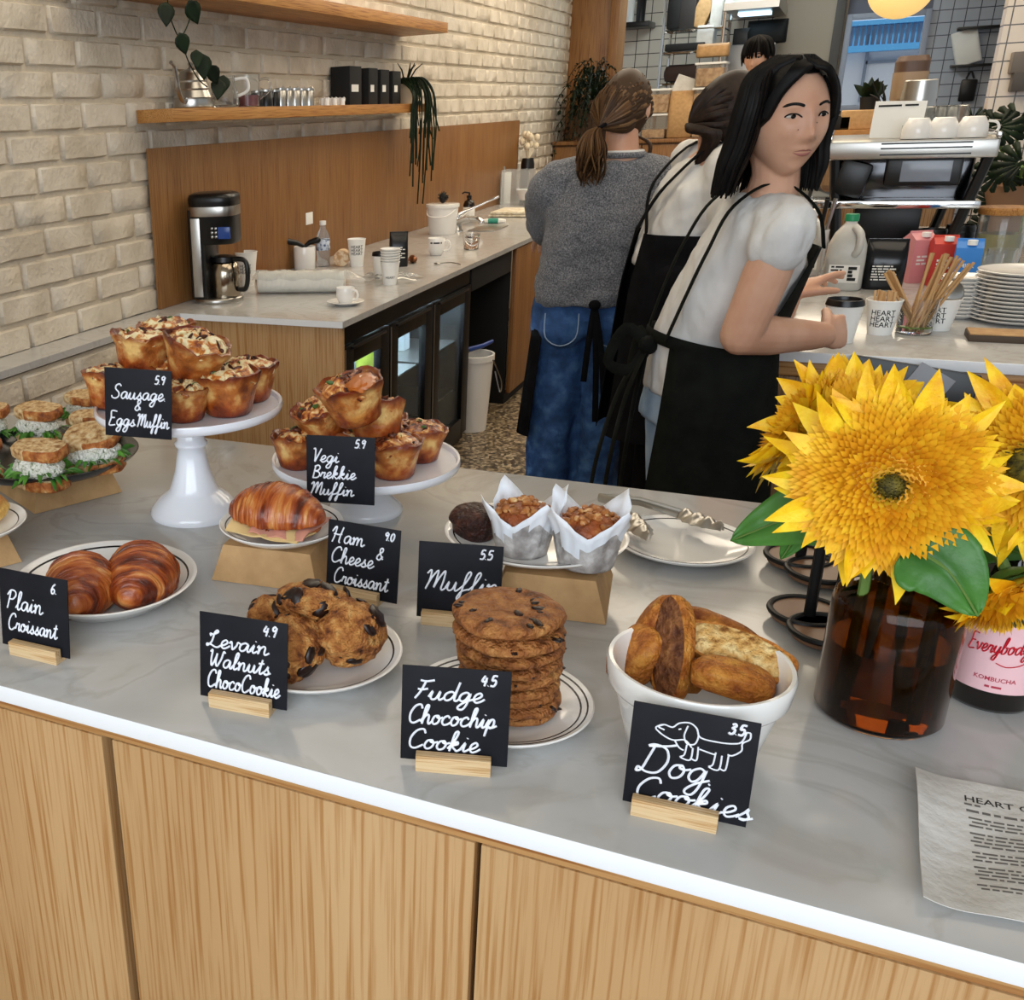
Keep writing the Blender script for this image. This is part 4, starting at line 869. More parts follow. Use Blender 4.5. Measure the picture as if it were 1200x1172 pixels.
def bag_mb(w_, d, h, seed, top=.6):
    b = MB(); R = []; n = 24
    for k, (z, sw, sd) in enumerate([(0, .96, .9), (.01, 1, 1), (h*.5, 1.0, 1.02), (h*.82, 1, .8), (h*.9, 1, top*.6), (h*.985, 1, top*.3), (h, .98, top*.26)]):
        ring = []
        for j in range(n):
            a = 2*PI*j/n; x = math.copysign(abs(math.cos(a))**.4, math.cos(a))*w_/2*sw; y = math.copysign(abs(math.sin(a))**.4, math.sin(a))*d/2*sd
            ring.append(V((x+.002*nz((x, y, z), 30, seed), y+.003*nz((x, y, z), 30, seed+2), z)))
        R.append(ring)
    b.rings(R); return b
t = thing('coffee_bag', 'upright black foil coffee bag with small white print on the back counter', 'bag', ob((467, 312)), .42)
bag_mb(.085, .055, .155, 2).obj('bag_body', mat('black_foil', '#101114', .3), t, ang=50)
fine_print(lambda u, v: V((u, -.0315, v)), [(-.03, .085-.009*k, .045+.012*(k % 2), .0045) for k in range(6)], t, K['paper'])
t = thing('cup_stack', 'stack of white paper cups at the edge of the back counter', 'cups', ob((457, 333)))
for i in range(6):
    b = MB(); z = .0105*i; b.lathe([(.0275, z if i == 0 else z+.06), (.039, z+.088), (.0405, z+.0885), (.0405, z+.0915), (.0385, z+.092), (.037, z+.085), (.0, z+.084)], 36, cap=(i == 0)); b.obj('cup', K['paper'], t, ang=50)
curved(onc(.0275, .039, .088, -PI/2+.4), 'HEART', .013, K['ink'], t, v0=.03)
t = paper_cup('white paper cup with a black lid just behind the cup stack', ob((447, 326)), .098, .028, .04, text=None, lid=True)
def saucer_mb(r): b = MB(); b.lathe([(0, .002), (r*.5, 0), (r*.55, .002), (r*.98, .013), (r, .0145), (r*.97, .0155), (r*.5, .005), (0, .005)], 40); return b
def mug_mb(r, h): b = MB(); b.lathe([(0, .002), (r*.6, 0), (r*.68, .003), (r*.93, h*.4), (r, h*.97), (r*.97, h), (r*.93, h*.97), (r*.86, h*.4), (r*.5, .006), (0, .006)], 40); return b
def handle_mb(r, h, a=0.):
    b = MB(); P = spline([(r*.93, 0, h*.82), (r*1.35, 0, h*.85), (r*1.6, 0, h*.6), (r*1.4, 0, h*.32), (r*.9, 0, h*.25)], 6); b.tube([RZ(a) @ p for p in P], .0042, 8); return b
p = ob((405, 357)); p.z = ZK
t = thing('saucer', 'small white saucer under the espresso cup on the back counter', 'saucer', p); saucer_mb(.07).obj('dish', K['white'], t, ang=50)
t = thing('espresso_cup', 'white espresso cup on its saucer in front of the white sleeve', 'cup', p+V((0, 0, .0055))); mug_mb(.036, .058).obj('cup_body', K['white'], t, ang=50); handle_mb(.036, .058, -.25).obj('handle', K['white'], t)
b = MB(); rnd = random.Random(8)
b.grid(26, 20, lambda u, v: ((u-.5)*.26, (v-.5)*.14, .004+.028*abs(fbm((u*4, v*4, 1), 1.5))*(1-abs(2*u-1)**3)+.004)); o = b.obj('plastic_wrap', K['pglass'], ang=80); o.location = ob((462, 327)); o.location.x -= .02; o.rotation_euler = (0, 0, .7); tag(o, 'crumpled clear plastic wrap with a torn paper label near the counter edge', 'plastic wrap')
b = MB(); b.grid(10, 4, lambda u, v: ((u-.5)*.09, (v-.5)*.035, .012+.006*math.sin(u*5))); o = b.obj('paper_label', K['paper'], ang=80); o.location = ob((475, 332)); o.rotation_euler = (0, 0, .55); o.location.z = ZK+.006; tag(o, 'torn white paper label lying on the clear plastic wrap', 'paper')
# sink end
t = thing('lidded_bucket', 'white plastic tub with lid and dark round brush on top', 'bucket', ob((518, 274)))
b = MB(); b.lathe([(0, 0), (.075, 0), (.078, .004), (.089, .155), (.0, .156)], 40); b.obj('tub', K['white'], t, ang=50)
b = MB(); b.lathe([(0, .168), (.09, .168), (.096, .166), (.096, .15), (.09, .15)], 40); b.obj('lid', K['white'], t, ang=50); b = MB(); b.tube(spline([(-.09, 0, .15), (-.06, -.085, .11), (.0, -.1, .1), (.06, -.085, .11), (.09, 0, .15)], 6), .003, 6); b.obj('bail_handle', K['paper'], t)
b = MB(); rnd = random.Random(4)
for i in range(60):
    d = V((rnd.gauss(0, 1), rnd.gauss(0, 1), rnd.gauss(0, 1))).normalized(); b.tube([(0, 0, .03), d*.032+V((0, 0, .034))], [.003, .0012], 5)
b.ell((0, 0, .03), (.022, .022, .03), 12, 8); o = b.obj('round_brush', K['black_matte']); o.location = ob((518, 274))+V((-.0, 0, .169)); tag(o, 'dark round bristle brush sitting on the lid of the white tub', 'brush')
K['amber'] = mat('brown_pump_bottle', '#1a110b', .2)
t = thing('soap_bottle', 'dark pump soap bottle with a white label behind the tap', 'bottle', ob((549, 259)))
b = MB(); b.lathe([(0, 0), (.034, 0), (.036, .004), (.036, .1), (.028, .122), (.014, .13), (.014, .142), (0, .142)], 28); b.obj('bottle_body', K['amber'], t, ang=50); b = MB(); b.lathe([(.0362, .03), (.037, .032), (.037, .085), (.0362, .087)], 28); b.obj('label', K['paper'], t)
b = MB(); b.lathe([(0, .142), (.016, .142), (.016, .156), (.006, .158), (.005, .175), (0, .175)], 16); b.tube([(0, 0, .172), (-.03, -.005, .176), (-.045, -.006, .168)], .005, 8); b.obj('pump', K['black'], t)
t = thing('kitchen_tap', 'chrome mixer tap with a long lever over the sink', 'tap', ob((536, 271)))
b = MB(); b.lathe([(0, 0), (.03, 0), (.028, .012), (.023, .02), (.023, .075), (.02, .085), (0, .088)], 28); b.obj('tap_body', K['chrome'], t, ang=50)
b = MB(); b.tube(spline([(0, -.01, .05), (.06, -.02, .07), (.12, -.03, .072), (.15, -.035, .06), (.152, -.035, .048)], 6), [.02]*8+[.016]*17, 12); b.obj('spout', K['chrome'], t)
b = MB(); b.tube(spline([(0, 0, .085), (.05, .02, .115), (.13, .04, .15), (.22, .06, .19)], 5), [.02, .02, .018, .016, .013, .011, .009, .008, .007, .007, .007, .006, .006, .007, .008, .006], 10); b.obj('lever', K['chrome'], t)
b = MB(); b.box((0, 0, 0), (.16, .3, .004), .001); o = b.obj('sink_drainer', K['steel']); o.location = ob((572, 268))+V((0, 0, .003)); o.rotation_euler = (0, 0, 0); tag(o, 'flat steel plate beside the tap on the back counter', 'drainer')
t = thing('enamel_mug', 'white mug with small dark writing in front of the tap', 'mug', ob((511, 299))); mug_mb(.043, .082).obj('mug_body', K['white'], t, ang=50); handle_mb(.043, .082, .1).obj('handle', K['white'], t); fine_print(onc(.0425, .0425, .082, -PI/2+.3), [(-.03, .058, .06, .007)], t, K['ink'])
b = MB(); b.lathe([(0, 0), (.033, 0), (.036, .003), (.043, .08), (.0415, .08), (.034, .006), (0, .006)], 32); o = b.obj('drinking_glass', K['glass'], ang=50); o.location = ob((552, 292)); tag(o, 'clear drinking glass near the front edge by the tap', 'glass')
b = MB(); b.ell((0, 0, .018), (.02, .045, .018), 14, 10); b.tube([(-.02, -.03, .02), (-.045, -.09, .024)], [.006, .009], 8); o = b.obj('measuring_scoop', mat('copper_scoop', '#7a4b2c', .3, metal=.7)); o.location = ob((484, 308)); o.rotation_euler = (0, 0, .5); tag(o, 'brown coffee scoop beside the black coffee bag', 'scoop')
b = MB(); b.tube(spline([(0, 0, .004), (.05, .04, .01), (.11, .05, .006)], 4), .003, 6); b.ell((0, 0, .005), (.018, .012, .004), 12, 6); o = b.obj('spoon', K['steel']); o.location = ob((512, 310)); o.rotation_euler = (0, 0, -.6); tag(o, 'thin metal spoon in front of the white mug', 'spoon')
t = thing('dish_brush', 'teal and white dish brush lying by the sink', 'brush', ob((578, 262)), .15)
b = MB(); b.tube([(-.03, 0, .016), (.03, 0, .016)], .016, 14); b.obj('grip', mat('teal_plastic', '#2f8f7d', .4), t); b = MB(); b.tube([(.03, 0, .016), (.075, 0, .014)], [.015, .01], 12); b.obj('handle_end', K['paper'], t); b = MB(); b.tube([(-.03, 0, .016), (-.09, 0, .012)], [.014, .01], 12); b.obj('brush_end', K['paper'], t)
b = MB()
for k in range(2): b.box((0, 0, .01+k*.017), (.36-.02*k, .34, .015), .006)
o = b.obj('folded_towels', mat('folded_cloth', rough=.9, ramp=[(.4, '#c9bb9c'), (.6, '#e9e2d0')], scale=30, bump=.3)); o.location = ob((612, 252)); tag(o, 'flat folded cream towels on the counter behind the tap', 'towels')
t = thing('paper_towel_roll', 'upright white paper towel roll at the far end of the backsplash', 'paper roll', ob((589, 238))); b = MB(); b.lathe([(0, 0), (.055, 0), (.055, .22), (.02, .22), (.02, .21), (0, .21)], 32); b.obj('roll', K['paper'], t, ang=50); b = MB(); b.tube([(0, 0, .2), (0, 0, .26)], .008, 8); b.obj('spindle', K['steel'], t)
b = MB(); b.lathe([(0, .0), (.06, .0), (.085, .07), (.088, .072), (.083, .07), (.058, .006), (0, .006)], 32); o = b.obj('small_bowl', K['white'], ang=50); o.location = ob((618, 240))+V((0, 0, .036)); tag(o, 'small white bowl on the folded towels beside the grey sleeve', 'bowl')
b = MB()
for c, d in (((0, -.1, .12), (.2, .004, .24)), ((0, .1, .12), (.2, .004, .24)), ((-.1, 0, .12), (.004, .2, .24)), ((.1, 0, .12), (.004, .2, .24))): b.box(c, d)
o = b.obj('acrylic_holder', K['pglass']); o.location = V((-2.06, atx(606, 232, -2.06).y, ZK)); tag(o, 'clear acrylic holder behind the small white bowl', 'holder')
b = MB(); b.lathe([(0, 0), (.05, 0), (.055, .12), (.05, .26), (.042, .3), (.036, .3), (0, .28)], 28); t = thing('dark_vase', 'dark vase with pale dried flowers against the far brick wall', 'vase', V((-2.1, atx(618, 200, -2.1).y, ZK))); b.obj('vase_body', K['black'], t, ang=50)
b = MB(); rnd = random.Random(2)
for i in range(9):
    x, y = rnd.uniform(-.05, .05), rnd.uniform(-.05, .05); z = rnd.uniform(.38, .5); b.tube([(0, 0, .28), (x, y, z)], .003, 5); b.ell((x, y, z), (.022, .022, .028), 10, 6)
b.obj('dried_flowers', mat('dried_petals', '#d9cbb0', .8), t)
b = MB(); b.box((0, 0, 0), (.008, .075, .055), .002); o = b.obj('power_outlet', K['paper']); o.location = atx(362, 256, XW+.027); tag(o, 'white power outlet on the oak backsplash above the white pot', 'outlet')
# ------------------------------------------------------------------ things on the lower shelf, plants
ZL1 = 1.572
on = lambda px, x: V((x, atx(px, 120, x).y, ZL1))
t = thing('gooseneck_kettle', 'steel gooseneck kettle at the left end of the lower shelf', 'kettle', on(226, -2.127), math.radians(188))
b = MB(); b.lathe([(0, 0), (.072, 0), (.075, .005), (.07, .03), (.072, .036), (.063, .06), (.065, .066), (.055, .088), (.056, .094), (.047, .112), (.042, .12), (0, .121)], 48); b.obj('kettle_body', K['steel'], t, ang=30)
b = MB(); b.lathe([(0, .12), (.043, .12), (.04, .128), (.015, .133), (.008, .142), (.012, .152), (0, .156)], 32); b.obj('lid', K['steel'], t, ang=50)
b = MB(); b.tube(spline([(0, .068, .025), (0, .1, .03), (0, .125, .06), (0, .135, .1), (0, .15, .14), (0, .175, .15)], 6), [.012, .011, .01]+[.0085]*20+[.007]*8, 10); b.obj('spout', K['steel'], t)
b = MB(); b.tube(spline([(0, -.05, .11), (0, -.09, .145), (0, -.125, .13), (0, -.13, .08), (0, -.12, .03)], 6), .009, 10, flat=.7); b.obj('handle', K['black'], t)
gl = mat('jug_glass', '#f2f4f4', .03, trans=.95, ior=1.3)
t = thing('glass_server', 'clear glass coffee server with a handle beside the kettle', 'jug', on(264, -2.127), .6); b = MB(); b.lathe([(0, 0), (.05, 0), (.056, .012), (.05, .055), (.036, .09), (.042, .115), (.041, .115), (.035, .09), (.048, .054), (.05, .01), (0, .004)], 36); b.obj('jug_body', gl, t, ang=60); b = MB(); b.tube(spline([(.04, 0, .1), (.085, 0, .1), (.09, 0, .06), (.05, 0, .04)], 6), .006, 8); b.obj('handle', K['paper'], t)
t = thing('glass_pitcher', 'clear glass pitcher holding red fruit tea on the lower shelf', 'jug', on(290, -2.13), .2); b = MB(); b.lathe([(0, 0), (.048, 0), (.05, .003), (.052, .12), (.05, .12), (.047, .005), (0, .004)], 32); b.obj('jug_body', gl, t, ang=60); b = MB(); b.lathe([(0, .005), (.045, .005), (.046, .045), (0, .045)], 28); b.obj('red_tea', mat('red_tea', '#8c1f2c', .2), t); b = MB(); b.tube(spline([(.05, 0, .1), (.09, 0, .1), (.095, 0, .06), (.05, 0, .03)], 6), .005, 8); b.obj('handle', gl, t)
rnd = random.Random(9)
jd = ['dark', 'dark', 'dark', 'steel', 'steel', 'steel', 'steel', 'steel', 'small', 'small', 'small', 'small', 'small', 'small']
wd = {'dark': ('tea_tin', 'dark lidded tin on the lower shelf', 'tin'), 'steel': ('clip_jar', 'tall silver lidded jar on the lower shelf', 'jar'), 'small': ('spice_vial', 'tiny glass vial in the row before the black boxes', 'vial')}
nth = {'dark': ['nearest the red pitcher', 'in the middle of the three', 'beside the silver jars'], 'steel': ['beside the dark tins', 'second in its row', 'in the middle of its row', 'fourth in its row', 'nearest the tiny vials'], 'small': ['first from the tall jars', 'second from the tall jars', 'third from the tall jars', 'fourth from the tall jars', 'fifth from the tall jars', 'nearest the boxes']}
cnt = {}
for i, kd in enumerate(jd):
    px = {'dark': 302, 'steel': 329, 'small': 378}[kd]+{'dark': 10, 'steel': 8.3, 'small': 4.6}[kd]*cnt.get(kd, 0); j = cnt.get(kd, 0); cnt[kd] = j+1
    nm, lb, ct = wd[kd]; t = thing(nm, lb+', '+nth[kd][j], ct, on(px, -2.115+.02*(i % 2)), rnd.uniform(0, 1), ct+'s on the lower shelf')
    r, h = {'dark': (.027, .068), 'steel': (.0215, .075), 'small': (.0125, .034)}[kd]
    b = MB(); b.lathe([(0, 0), (r, 0), (r, h*.8), (r*.9, h*.84), (0, h*.84)], 24); b.obj('jar_body', {'dark': K['black'], 'steel': K['steel'], 'small': K['paper']}[kd], t, ang=50)
    b = MB(); b.lathe([(0, h*.84), (r*1.04, h*.84), (r*1.04, h*.95), (0, h)], 24); b.tube([(r*1.02, 0, h*.5), (r*1.15, 0, h*.9), (r*.5, 0, h*1.05)], .002, 5); b.obj('lid', K['steel'] if kd != 'small' else K['white'], t, ang=50)
for i, (px, lb) in enumerate([(403, 'leftmost black coffee box on the lower shelf, wide white label'), (424, 'second black coffee box on the lower shelf, narrow white label'), (438, 'third black coffee box on the lower shelf, square white label'), (452, 'rightmost black coffee box on the lower shelf beside the trailing plant')]):
    p = on(px+3, -2.125); t = thing('coffee_box', lb, 'box', p, 0, 'black coffee boxes on the lower shelf')
    b = MB(); b.box((-.02, .045, .086-.002*i), (.1, .145 if i == 0 else .118, .172-.004*i), .003); b.obj('box_body', K['black_matte'], t); b = MB(); b.box((.0305, .03 if i else .035, .075), (.0012, .085 if i == 0 else .045, .032)); b.obj('label', K['paper'], t)
def leafy(b, p, d, L, w_, m=0, droop=.3, up=V((0, 0, 1)), fold=.15, n=6, curl=0., tw=0.):
    """one pointed leaf blade from p along d"""
    p = V(p); d = V(d).normalized(); s_ = d.cross(V(up)); s_ = s_.normalized() if s_.length > .01 else V((1, 0, 0)); u_ = s_.cross(d)
    def fn(u, v):
        wv = w_*math.sin(PI*min(1, u**.75))*(1-.15*u)+.0004; c = (v-.5)*2
        return p+d*(L*u)-V((0, 0, 1))*(droop*L*u*u)+s_*(c*wv/2+tw*L*u*u)+u_*(fold*abs(c)*wv*.5+curl*L*u*u)
    b.grid(n, 4, fn, m)
t = thing('trailing_cactus', 'pale pot with dark trailing cactus stems at the right end of the lower shelf', 'plant', V((-2.13, 5.76, ZL1)))
b = MB(); b.lathe([(0, 0), (.05, 0), (.062, .1), (.06, .102), (.054, .09), (0, .088)], 28); b.obj('pot', mat('pale_pot', '#c9b596', .6), t, ang=50)
b = MB(); rnd = random.Random(12)
for i in range(38):
    a = rnd.uniform(-1.9, 1.9); o_ = rnd.uniform(.07, .13); dn = rnd.uniform(.12, .42)+(.25 if i % 6 == 0 else 0)
    P = [V((.02*math.cos(a), .02*math.sin(a), .09)), V((o_*.7*math.cos(a), o_*.7*math.sin(a), .13)), V((o_*1.25*math.cos(a), o_*1.1*math.sin(a), .05)), V((o_*1.35*math.cos(a)+rnd.uniform(-.02, .02), o_*1.25*math.sin(a), .05-dn*.5)), V((o_*1.35*math.cos(a)+rnd.uniform(-.03, .03), o_*1.25*math.sin(a)+rnd.uniform(-.03, .03), .05-dn))]
    for q in P[2:]: q.x = max(q.x, .09)
    b.tube(spline(P, 5), .0042, 6, flat=.6)
for i in range(6): a = rnd.uniform(-2, 2); b.tube([(0, 0, .09), (.05*math.cos(a), .07*math.sin(a), .17), (.08*math.cos(a), .14*math.sin(a), .2)], [.004, .004, .002], 6)
b.obj('stems', K['leaf_dark'], t)
t = thing('trailing_vine', 'dark heart leaved vine hanging from the upper shelf over the kettle', 'plant', V((-2.0, 3.2, 1.965)))
b = MB(); b.lathe([(0, 0), (.06, 0), (.075, .12), (.073, .122), (.06, .1), (0, .1)], 24); b.obj('pot', mat('dark_pot', '#3b342c', .6), t, ang=50)
pts = [atx(x, y, -1.92) for k, (x, y) in enumerate([(196, -20), (197, 10), (205, 35), (214, 52), (220, 70), (232, 92), (243, 102)])]; pts2 = [atx(x, y, -1.915) for x, y in [(223, -20), (224, 14), (216, 38), (208, 46)]]
b = MB(); lp = [p-V((-2.0, 3.2, 1.965)) for p in pts]; b.tube(spline(lp, 5), .0022, 6); lp2 = [p-V((-2.0, 3.2, 1.965)) for p in pts2]; b.tube(spline(lp2, 5), .0022, 6); b.tube(spline([(.02, 0, .1), lp[0]+V((0, 0, .04)), lp[1]], 4), .0022, 6); b.obj('vine', K['leaf_dark'], t)
for (x, y, L) in ((194, 2, .075), (221, 0, .08), (210, 38, .07), (230, 58, .06), (236, 62, .085), (246, 76, .07), (256, 92, .075), (262, 88, .065)):
    b = MB(); leafy(b, atx(x, y, -1.91)-V((-2.0, 3.2, 1.965)), V((.1, .12+.5*math.sin(x), -1)), L, L*.8, up=V((1, -.9, .25)), droop=0); o = b.obj('leaf', K['leaf_dark'], t); md = o.modifiers.new('thickness', 'SOLIDIFY'); md.thickness = .001
# ------------------------------------------------------------------ tongs, vase, bottles, menu on the front counter
t = thing('tongs', 'open steel serving tongs with scalloped tips lying over the empty plate', 'tongs', (0, 0, 0))
zt = ZB+.024
hinge = atz(702, 583, zt)
for tip, md in (((838, 617), (800, 603)), ((757, 628), (742, 608))):
    a, c = atz(md[0], md[1], zt), atz(tip[0], tip[1], zt+.004); d = (c-a).normalized(); s_ = V((-d.y, d.x, 0))
    b = MB(); b.tube([hinge, hinge.lerp(a, .5)+V((0, 0, .006)), a], [.006, .006, .007], 8, flat=.35, side=(0, 0, 1) if md[0] > 780 else None); b.obj('arm', K['steel'], t)
    L = (c-a).length+.012
    b = MB(); b.grid(16, 10, lambda u, v: a+d*(L*u)+s_*((v-.5)*.030*math.sin(PI*min(.93, .22+u*.75))*(1+.10*math.sin(u*30)))+V((0, 0, .009*math.sin(PI*v)-.002+.003*math.sin(u*22)*math.sin(PI*v))), thick=.0012); b.obj('scalloped_tip', K['steel'], t, ang=60)
K['amber_glass'] = mat('amber_glass', '#94682f', .03, trans=1., ior=1.3)
PV = atz(1027, 834, ZB); PV.z = ZB
t = thing('amber_jar', 'large amber glass jar of water holding the sunflowers', 'vase', PV)
hv = .128
b = MB(); r = .0495
out = [(0, 0), (r*.9, 0), (r, .006), (r, hv*.82), (r*.94, hv*.9), (r*.72, hv*.965), (r*.5, hv), (r*.46, hv+.02), (r*.5, hv+.024)]
b.lathe(out+[(q-.0025, z) for q, z in out[:0:-1] if z > .001][0:7]+[(r*.9, .005), (0, .005)], 64); b.obj('jar_body', K['amber_glass'], t, ang=60)
b = MB(); b.lathe([(0, .0055), (r-.004, .0065), (r-.0035, .07), (0, .0702)], 48); b.obj('water', mat('tinted_water', '#d9c49a', .0, trans=1., ior=1.33), t, ang=60)
# sunflowers
K['petal'] = mat('sunflower_petal', rough=.5, ramp=[(.3, '#e8a60c'), (.55, '#f7c916'), (.75, '#fbdc2e')], scale=55, stretch=(1, 1, 1), rand=True, sss=.12, bump=.15, bscale=200)
K['floret'] = mat('sunflower_floret', rough=.6, ramp=[(.3, '#e09a12'), (.5, '#efb31c'), (.75, '#f9cf30')], scale=60, rand=True, sss=.08)
K['fl_core'] = mat('sunflower_core', rough=.7, ramp=[(.35, '#2d2a0c'), (.65, '#7a6a1a')], scale=160)
K['sepal'] = mat('sunflower_sepal', '#4f7427', .5)
def sunflower(label, c, face, r_in, r_out, seed, stem_to, nray=34, fuzzy=1., spin=0., core=.012, droop=.1):
    t = thing('sunflower', label, 'flower', c, 0, 'sunflowers in the amber jar'); rnd = random.Random(seed)
    Q = V(face).normalized().to_track_quat('Z', 'Y').to_matrix() @ RZ(spin); Mx = Q.to_4x4()
    b = MB(); b.T = Mx; dome = lambda r: .016*(1-(r/r_in)**2)
    N = int(520*fuzzy)
    for i in range(N):
        r = r_in*math.sqrt((i+.5)/N); a = i*2.39996; k = r/r_in
        if r < core*.8: continue
        L = .008+.010*k+rnd.uniform(-.002, .003); tilt = .25+1.0*k**1.5+rnd.uniform(-.2, .2); d = V((math.cos(a)*math.sin(tilt), math.sin(a)*math.sin(tilt), math.cos(tilt)))
        p = V((r*math.cos(a), r*math.sin(a), dome(r)-.004)); s_ = V((-math.sin(a), math.cos(a), 0)); w_ = .0026+.0014*k
        b.add([p-s_*w_*.5, p+s_*w_*.5, p+d*L*.6+s_*w_*.75, p+d*L+V((0, 0, .001)), p+d*L*.6-s_*w_*.75], [(0, 1, 2, 3, 4)], 0)
    b.obj('florets', K['floret'], t, fix=False)
    b = MB(); b.T = Mx; b.ell((0, 0, -.002), (r_in*.97, r_in*.97, .011), 32, 10); b.obj('flower_disc', K['floret'], t)
    b = MB(); b.T = Mx; b.ell((0, 0, .010), (core, core, .007), 18, 8)
    for i in range(60): a = i*2.4; r = core*1.15*math.sqrt(i/60); b.tube([(r*math.cos(a), r*math.sin(a), .012), (r*1.1*math.cos(a), r*1.1*math.sin(a), .020)], [.001, .0005], 4)
    b.obj('centre', K['fl_core'], t)
    b = MB(); b.T = Mx
    for ring in range(2):
        for i in range(nray):
            a = 2*PI*(i+.5*ring)/nray+rnd.uniform(-.09, .09); L = (r_out-r_in*.72)*rnd.uniform(.55, 1.12)*(1-.12*ring); up = rnd.uniform(-.1, .4)+.2*ring
            d = V((math.cos(a), math.sin(a), up*.7)); leafy(b, V((r_in*.78*math.cos(a), r_in*.78*math.sin(a), -.004+.004*ring)), d, L, rnd.uniform(.014, .021), up=V((rnd.uniform(-.5, .5), rnd.uniform(-.5, .5), 1)), droop=0, fold=rnd.uniform(.05, .45), n=8, curl=rnd.uniform(-.35, .35), tw=rnd.uniform(-.3, .3))
    o = b.obj('ray_petals', K['petal'], t, fix=False)
    b = MB(); b.T = Mx
    for i in range(18):
        a = 2*PI*i/18+rnd.uniform(-.1, .1); leafy(b, V((.012*math.cos(a), .012*math.sin(a), -.014)), V((math.cos(a), math.sin(a), .1)), r_in*.95, .016, up=V((0, 0, 1)), droop=0, n=5)
    b.ell((0, 0, -.012), (r_in*.5, r_in*.5, .012), 20, 8); b.obj('sepals', K['sepal'], t, fix=False)
    b = MB(); p0 = Q @ V((0, 0, -.014)); e = V(stem_to)-V(c); mid = V((e.x*.8, e.y*.8, e.z*.45)); m2 = p0+(Q @ V((0, 0, -.04)))
    b.tube(spline([p0, m2, V((e.x, e.y, PV.z+.155-c[2])), e], 8), .0042, 8); b.obj('stem', K['stem'], t); return t
mo = PV+V((0, 0, .01))
F1 = aty(1045, 568, .875); F2 = aty(938, 497, .99); F3 = aty(990, 500, .965); F4 = aty(1212, 545, .93); F5 = aty(1195, 700, .90)
sunflower('big open sunflower facing the camera with a small dark centre', F1, (CAM-F1)+V((0, 0, -.10)), .056, .092, 1, mo+V((.02, -.012, 0)), 22, 1.5, .3, .0095)
sunflower('sunflower at the left turned away so its green sepals show', F2, V((-.85, .15, .42)), .036, .066, 2, mo+V((-.03, -.02, 0)), 30, .8)
sunflower('sunflower tucked behind the big one, between it and the left one', F3, V((-.15, -.75, .65)), .04, .068, 3, mo+V((-.015, .02, 0)), 28, .9)
sunflower('sunflower at the right photo edge with a deep orange centre', F4, V((-.35, -.9, .1)), .046, .088, 4, mo+V((.012, .02, 0)), 24, 1.0, .5, .016)
sunflower('drooping sunflower low at the right edge above the pink bottle', F5, V((.5, -.55, -.7)), .034, .058, 5, mo+V((.03, .008, 0)), 22, .8)
def big_leaf(label, pts, w_, seed, up):
    b = MB(); P = spline(pts, 8); n = len(P)-1; U = V(up).normalized()
    def fn(u, v):
        k = min(n, u*n); i = min(int(k), n-1); p = P[i].lerp(P[i+1], k-i); d = (P[i+1]-P[i]).normalized(); s_ = d.cross(U).normalized(); c = (v-.5)*2
        wv = w_*(math.sin(PI*min(1, u**.62))**.8)*(1-.1*u)+.0006; return p+s_*(c*wv/2)+U*(abs(c)*wv*.10+.0022*nz(p, 60, seed)-.0016*math.cos(c*9)*(1-abs(c)))
    b.grid(20, 12, fn); o = b.obj('leaf_blade', K['leaf'], ang=80, fix=False); return o
def leaf_thing(label, base, pts, w_, seed, up):
    t = thing('sunflower_leaf', label, 'leaf', (0, 0, 0), 0, 'leaves of the sunflowers'); o = big_leaf(label, pts, w_, seed, up); o.parent = t
    md = o.modifiers.new('thickness', 'SOLIDIFY'); md.thickness = .0007
    U = V(up).normalized(); b = MB(); b.tube([p+U*.0006 for p in spline(pts, 6)], [.0014]*6+[.0009]*(len(spline(pts, 6))-6), 6); b.tube([base, pts[0]], .002, 6); b.obj('midrib', K['stem'], t); return t
nb = PV+V((0, 0, .16))
leaf_thing('large green sunflower leaf reaching left over the wire rack', nb, [aty(992, 598, .93), aty(930, 606, .93), aty(856, 634, .935)], .062, 1, (.25, -.75, .7))
leaf_thing('green sunflower leaf hanging down at the right of the jar', nb, [aty(1062, 640, .86), aty(1110, 668, .85), aty(1146, 722, .845)], .062, 2, (-.15, -.8, .5))
leaf_thing('small green sunflower leaf below the right photo edge flower', nb, [aty(1120, 640, .95), aty(1165, 640, .95), aty(1205, 652, .95)], .035, 3, (0, -.8, .6))
leaf_thing('small green sunflower leaf hanging beside the wire rack post', nb, [aty(960, 600, .95), aty(938, 622, .95), aty(915, 655, .95)], .03, 4, (.2, -.9, .3))
# wire rack of round holders
t = thing('lid_rack', 'black wire rack of round holders with upright posts behind the amber jar', 'rack', (0, 0, 0))
K['walnut'] = mat('walnut_disc', '#7d5b41', .4)
for px in ((936, 651), (962, 668), (945, 716), (970, 738), (1000, 648)):
    c = atz(px[0], px[1], ZB+.012); b = MB(); b.tube([c+V((.034*math.cos(a), .034*math.sin(a), 0)) for a in [2*PI*k/32 for k in range(32)]], .0032, 8, close=True); rg = b.obj('ring', K['metal_black'], t)
    b = MB(); b.lathe([(0, -.008), (.032, -.008), (.032, .0), (0, .0)], 32, c=c); b.obj('disc', K['walnut'], rg)
for px in ((936, 664), (946, 734), (984, 700), (1003, 662)):
    c = atz(px[0], px[1], ZB); b = MB(); b.tube([c, c+V((0, 0, .118))], .0055, 8, flat=.6); b.obj('post', K['metal_black'], t)
